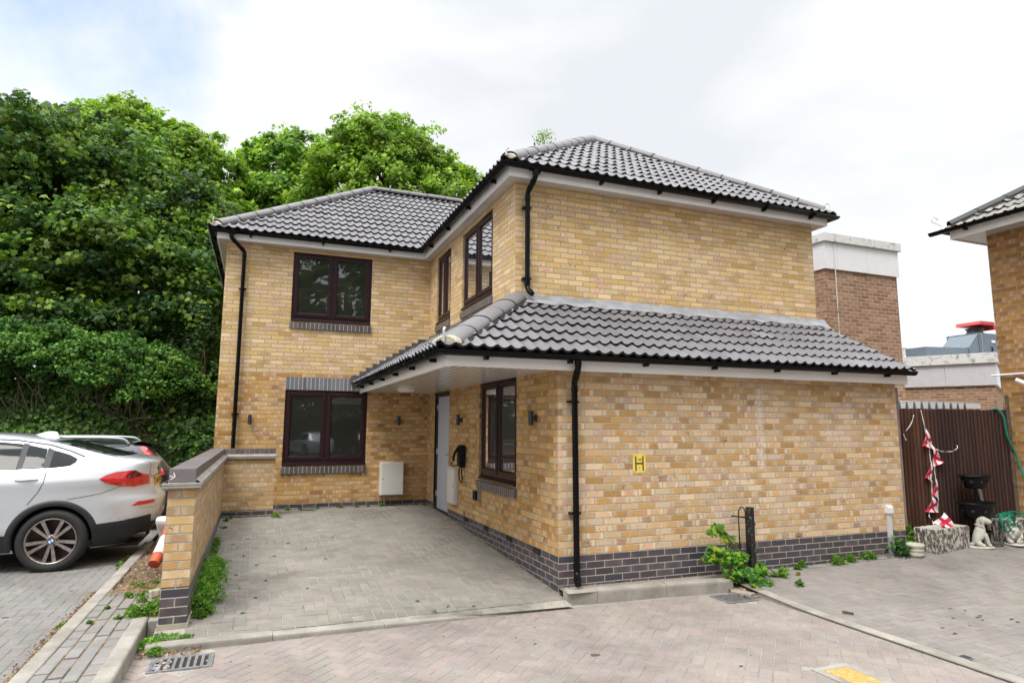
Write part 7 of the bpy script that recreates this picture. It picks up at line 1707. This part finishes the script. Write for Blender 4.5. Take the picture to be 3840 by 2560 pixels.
weed('weeds', 'weeds and grass spilling over the path kerb beside the garden wall end', [(-3.83, 0.28, 1.0), (-3.90, 0.30, 0.9), (-3.98, 0.26, 0.7), (-3.80, 0.42, 0.9), (-4.02, 0.40, .5), (-3.86, 0.5, .6)], 1300, 0.055, 0.13, 0.026, G1+[(0.22, 0.30, 0.06)], z_path, 4)
weed('weeds', 'small weeds in the joints of the footpath', [(-4.0, 0.75, .5), (-4.03, 0.95, .5), (-4.15, 1.0, .5), (-4.3, 0.15, .25), (-4.1, 0.22, .22), (-4.25, 0.6, .2), (-3.97, 1.1, .6), (-4.1, 1.35, .6), (-3.98, 1.5, .4), (-4.2, 1.5, .3), (-3.95, 0.2, .3)], 700, 0.05, 0.10, 0.028, G1, z_path, 5)
weed('weeds', 'weeds and brown debris along the car park side of the path edging', [(-4.53, 0.35, .6), (-4.50, 0.3, .4), (-4.51, 1.2, .35), (-4.50, 2.8, .6), (-4.52, 3.3, .8), (-4.52, -0.1, .3), (-4.55, 3.0, .7)], 550, 0.05, 0.09, 0.03, G1+[(0.25, 0.22, 0.05)], z_left, 6)
weed('weeds', 'tiny weeds scattered in the driveway paving joints', [(x_, y_, s_) for x_, y_, s_ in ((-3.3, 2.2, .3), (-3.15, 2.4, .25), (-3.0, 1.9, .2), (-2.8, 2.3, .2), (-3.2, 1.5, .15), (-2.9, 1.2, .15), (-2.4, 2.6, .15), (-2.2, 2.0, .15), (-2.6, 3.0, .2), (-3.3, 3.1, .3), (-3.1, 3.4, .2), (-2.0, 3.2, .12), (-1.5, 0.1, .2), (-1.25, -0.1, .2), (-1.0, -0.15, .15), (-3.0, 0.6, .15), (-3.1, 0.15, .2), (-1.4, -0.2, .3), (-2.5, 0.8, .1))], 500, 0.06, 0.03, 0.014, G1, z_drive, 7)
weed('weeds', 'small weeds along the foot of the rear wing wall', [(-2.72, 5.0, .9), (-2.70, 4.92, .7), (-2.5, 5.75, .4), (-2.3, 5.78, .35), (-2.0, 5.78, .3), (-1.6, 5.78, .4), (-1.3, 5.78, .3), (-1.1, 5.78, .3), (-0.85, 5.76, .6), (-0.2, 5.78, .3), (-0.05, 5.7, .25), (-3.4, 5.0, .4)], 900, 0.05, 0.10, 0.028, G1, z_drive, 8)
W2 = 'small green weeds at the foot of the brick wall'
for i, (pp, lb) in enumerate([([(3.35, -0.05, .6), (3.22, -0.10, .4)], 'small weed clump at the wall foot nearest the railing post'), ([(3.93, -0.05, .9), (3.98, -0.06, .8), (3.86, -0.10, .6)], 'middle green weed clump along the brick wall foot'),
                             ([(4.18, -0.05, .7)], 'small round weed between two larger clumps at the wall foot'), ([(4.42, -0.05, .7), (4.52, -0.05, .7), (4.58, -0.06, .6)], 'wide weed clump at the wall foot near the conduit cover')]):
    weed('weed_clump', lb, pp, 330, 0.045, 0.16, 0.026, G1, z_right, 40+i, 'weed', None, 'weeds along the brick wall foot')
weed('weed_clump', 'tiny upright weed in the paving right of the maple seedling', [(2.72, -0.62, .5)], 60, 0.035, 0.16, 0.045, [(0.16, 0.27, 0.09)], z_right, 50, 'weed', None)
weed('weed_clump', 'yellowish sprig in the paving below the brick wall', [(3.03, -0.30, .4)], 30, 0.03, 0.16, 0.03, [(0.35, 0.33, 0.06)], z_right, 51, 'weed', None)
weed('bramble', 'dark green bramble leaves between the conduit cover and the stone pot', [(5.02, -0.08, 1.0), (5.04, -0.10, 1.1), (5.08, -0.06, 0.9), (5.00, -0.05, 1.5), (5.14, -0.02, 1.0)], 240, 0.055, 0.24, 0.05, [(0.05, 0.13, 0.03), (0.07, 0.17, 0.035)], z_right, 52, 'bramble', None, None, 'ivy', IVY)
weed('nettle_patch', 'leafy green plant behind the stone pot, in front of the fence', [(5.42, 0.16, 1.3), (5.50, 0.18, 1.4), (5.36, 0.2, 1.2), (5.58, 0.2, 1.2)], 330, 0.06, 0.32, 0.06, [(0.08, 0.20, 0.035), (0.12, 0.26, 0.045)], z_right, 53, 'plant', None)
weed('moss_tuft', 'green plant at the far right edge beside the frog statue', [(7.42, -0.36, .8), (7.5, -0.38, .8)], 160, 0.05, 0.2, 0.04, [(0.05, 0.14, 0.03)], z_right, 54, 'plant', None)

# maple seedling by the post
SX = lambda x: 2.30+(x-2.30)*0.78
t = empty('maple_seedling', (2.35, -0.33, -0.03), 'bushy self seeded maple with bright leaves at the foot of the railing post', 'shrub')
rs = np.random.default_rng(77); blobs = [(1.80, -0.22, 0.62, .13), (1.95, -0.22, 0.55, .10), (1.72, -0.25, 0.34, .16), (1.92, -0.27, 0.28, .17), (2.12, -0.28, 0.30, .15), (2.08, -0.20, 0.46, .10), (2.2, -0.3, 0.12, .16), (2.3, -0.38, 0.05, .16), (2.42, -0.38, 0.10, .15), (2.05, -0.34, 0.10, .14), (2.5, -0.33, 0.16, .10), (1.62, -0.22, 0.28, .09), (2.18, -0.5, 0.05, .10), (2.40, -0.50, 0.0, .10), (1.9, -0.33, 0.12, .10)]
blobs = [(SX(q[0]), q[1], q[2]*0.95, q[3]*0.85) for q in blobs]; B = np.array(blobs); n = 560; pk = rs.choice(len(B), n, p=B[:, 3]**2/(B[:, 3]**2).sum()); C = B[pk, :3]+sph(rs, n)*B[pk, 3:4]*rs.uniform(0.3, 1.0, (n, 1))*np.array([1, .7, .85]); C[:, 1] = np.minimum(C[:, 1], -0.03); C[:, 2] = np.maximum(C[:, 2], -0.03)
col = np.array([(0.10, 0.27, 0.03), (0.07, 0.20, 0.03), (0.18, 0.36, 0.03), (0.045, 0.13, 0.04)])[rs.integers(4, size=n)]; m_ = rs.random(n) < 0.25*(C[:, 2] > 0.3)+0.1; col[m_] = (0.26, 0.36, 0.03)
leaf_object('leaves', C, np.array([0, -0.55, 0.75])+rs.normal(size=(n, 3))*0.4, 0.062*rs.normal(1, 0.25, n).clip(0.5, 1.6), col, LEAF, 'maple', t, rs)
b = MB()
for q in blobs: b.tube(loop([(2.35, -0.3, -0.03), ((2.35+q[0])/2, -0.26, q[2]*0.6+0.02), q[:3]]), [0.008]*12+[0.003], BARK, 6)
b.obj('stems', t)
t = empty('dock_plant', (2.82, -0.22, 0.0), 'broad leaved dock plant at the wall foot right of the maple seedling', 'weed')
b = MB(); rs = np.random.default_rng(5)
for k in range(20):
    a = rs.uniform(0, 2*math.pi); L_ = rs.uniform(0.10, 0.22); base = Vector((2.78+rs.normal(0, .05), -0.25+rs.normal(0, .03), 0.0)); d = Vector((math.cos(a), math.sin(a)*0.7, 0)); rows = []
    cc = [(0.14, 0.28, 0.05), (0.19, 0.33, 0.08), (0.10, 0.20, 0.05)][rs.integers(3)]
    el = rs.uniform(0.4, 1.3)
    for i in range(6):
        s_ = i/5; p = base+d*L_*s_*math.cos(el)*1.2+Vector((0, 0, L_*(math.sin(el)*s_*1.2-0.35*s_*s_))); w_ = 0.035*math.sin(math.pi*min(1, s_*0.9+0.08)); sd = Vector((-d.y, d.x, 0)); rows.append([p-sd*w_, p+Vector((0, 0, -0.006)), p+sd*w_])
    for r0_, r1_ in zip(rows, rows[1:]):
        for j in (0, 1): b.face([r0_[j], r0_[j+1], r1_[j+1], r1_[j]], LEAF, col=cc, smooth=True)
b.obj('leaves', t)
# dry grass, straw and fallen leaves on the bed, dead leaves by the edging
def litter(name, label, n, pf, size, cols, seed, long_=False, cat='leaf litter'):
    rs = np.random.default_rng(seed); P = np.array([pf(rs) for _ in range(n)]); Nn = np.array([0, 0, 1.0])+rs.normal(size=(n, 3))*(0.5 if not long_ else 0.8)
    col = np.array(cols)[rs.integers(len(cols), size=n)]*rs.normal(1, .2, (n, 1)).clip(.5, 1.6)
    return tag(leaf_object(name, P, Nn, size*rs.normal(1, .35, n).clip(.3, 2), col, LEAF, 'kite', None, rs), label, cat, kind='stuff')
STRAW = [(0.34, 0.24, 0.14), (0.22, 0.13, 0.075), (0.45, 0.36, 0.25), (0.15, 0.085, 0.05)]
litter('dry_litter', 'dry straw and brown leaves covering the soil bed behind the garden wall end', 1500, lambda r: (r.uniform(-4.34, -3.78), 1.1+3.3*r.random()**1.5, 0.112+abs(r.normal(0, .010))), 0.022, STRAW, 1)
litter('dry_litter', 'band of rusty debris against the path edging in the car park', 1900, lambda r: (-4.50-abs(r.normal(0, .035)), r.uniform(-1.8, 1.6), 0.032+abs(r.normal(0, .008))), 0.022, STRAW+[(0.16, 0.04, 0.03)], 2)
litter('dry_litter', 'dry leaves and grit in the road corner under the garden wall end', 420, lambda r: (r.uniform(-3.84, -3.4), r.uniform(-0.58, -0.15), -0.012+abs(r.normal(0, .008))), 0.022, STRAW, 3)
litter('dry_litter', 'dry brown leaves on the drain grate under the maple seedling', 60, lambda r: (r.uniform(1.95, 2.4), r.uniform(-0.60, -0.42), -0.055+abs(r.normal(0, .01))), 0.04, STRAW, 4)
litter('road_specks', 'scattered small leaves and crumbs on the paving', 150, lambda r: ((lambda x, y: (x, y, (z_road(x, y) if y < -.5 and x < 2 else (z_drive(x, y) if x < 0 else z_right(x, y)))+0.003))(*[(r.uniform(-3.5, 2), r.uniform(-4, -.6)), (r.uniform(-3.4, -.1), r.uniform(0, 5.6)), (r.uniform(2.3, 7), r.uniform(-4, -.1))][r.integers(3)])), 0.017, [(0.5, 0.45, 0.38), (0.15, 0.10, 0.07), (0.35, 0.25, 0.12)], 5)
litter('wall_foot_litter', 'thin line of grit and leaf crumbs along the foot of the house walls', 1500, lambda r: [(lambda x: (x, -0.012-abs(r.normal(0, .02)), (z_right(x, 0) if x > 2.15 else 0.06-0.012*x)+0.004))(r.uniform(0.05, 5.2)), (lambda x: (x, 5.84-abs(r.normal(0, .03)), 0.287))(r.uniform(-2.7, 0)), (lambda y: (-0.012-abs(r.normal(0, .02)), y, z_drive(0, y)+0.004))(r.uniform(0, 5.8)), (lambda y: (-3.53+abs(r.normal(0, .03)), y, z_drive(-3.5, y)+0.004))(r.uniform(0, 5))][r.integers(4)], 0.014, [(0.30, 0.24, 0.16), (0.14, 0.10, 0.06), (0.22, 0.26, 0.08), (0.42, 0.37, 0.28)], 6)
# oil drips and dark blotches, thin patches on the paving
b = MB(); rs = np.random.default_rng(41); OIL = simple('oil_stain', (0.085, 0.07, 0.06), 0.8, var=0.3)
def D3(sx_, sy_): return (sx_, sy_)
for (x, y, r_, zf) in [(3.55, -1.75, .03, z_right), (3.62, -1.85, .02, z_right), (3.25, -1.98, .022, z_right), (3.50, -2.05, .035, z_right), (3.58, -2.02, .03, z_right), (3.45, -2.12, .02, z_right), (3.75, -2.2, .025, z_right), (3.70, -2.28, .025, z_right), (2.85, -2.15, .02, z_right), (3.15, -2.2, .018, z_right), (2.80, -2.30, .03, z_right), (3.70, -2.42, .028, z_right), (-0.45, -1.6, .045, z_road), (-2.7, -1.55, .05, z_road), (-2.62, -1.5, .03, z_road), (-0.8, -1.2, .02, z_road), (0.5, -2.2, .02, z_road), (-5.1, 0.9, .03, z_left), (-5.6, 0.3, .02, z_left), (-4.8, 1.8, .025, z_left)]:
    r_ *= 0.72; k = 14; ph = rs.uniform(0, 6); b.fan([(x+r_*1.2*math.cos(2*math.pi*i/k)*(1+.25*math.sin(3*2*math.pi*i/k+ph)), y+r_*0.8*math.sin(2*math.pi*i/k)*(1+.2*math.cos(2*2*math.pi*i/k+ph)), zf(x, y)+0.0045) for i in range(k)], OIL)
tag(b.obj('oil_stains'), 'dark oil drips spotted over the road and the right hand driveway', 'stains', kind='stuff')
# dry grass stalks by the wall end
b = MB(); rs = np.random.default_rng(15); GR = simple('dry_grass', (0.45, 0.33, 0.19), 0.8, var=0.3)
for k in range(150):
    x, y = rs.uniform(-3.86, -3.775), rs.uniform(0.3, 1.9); p = Vector((x, y, 0.10)); h_ = rs.uniform(0.04, 0.14); d = Vector((rs.normal(0, .04), rs.normal(0, .05), h_)); s_ = Vector((0.0016, 0.0016, 0))
    b.face([p-s_, p+s_, p+d*0.6+s_, p+d*0.6-s_], GR); b.face([p+d*0.6-s_, p+d*0.6+s_, p+d+Vector((rs.normal(0, .03), 0, 0))], GR)
tag(b.obj('dry_grass'), 'dry grass stalks standing along the outer side of the garden wall', 'dry grass', kind='stuff')
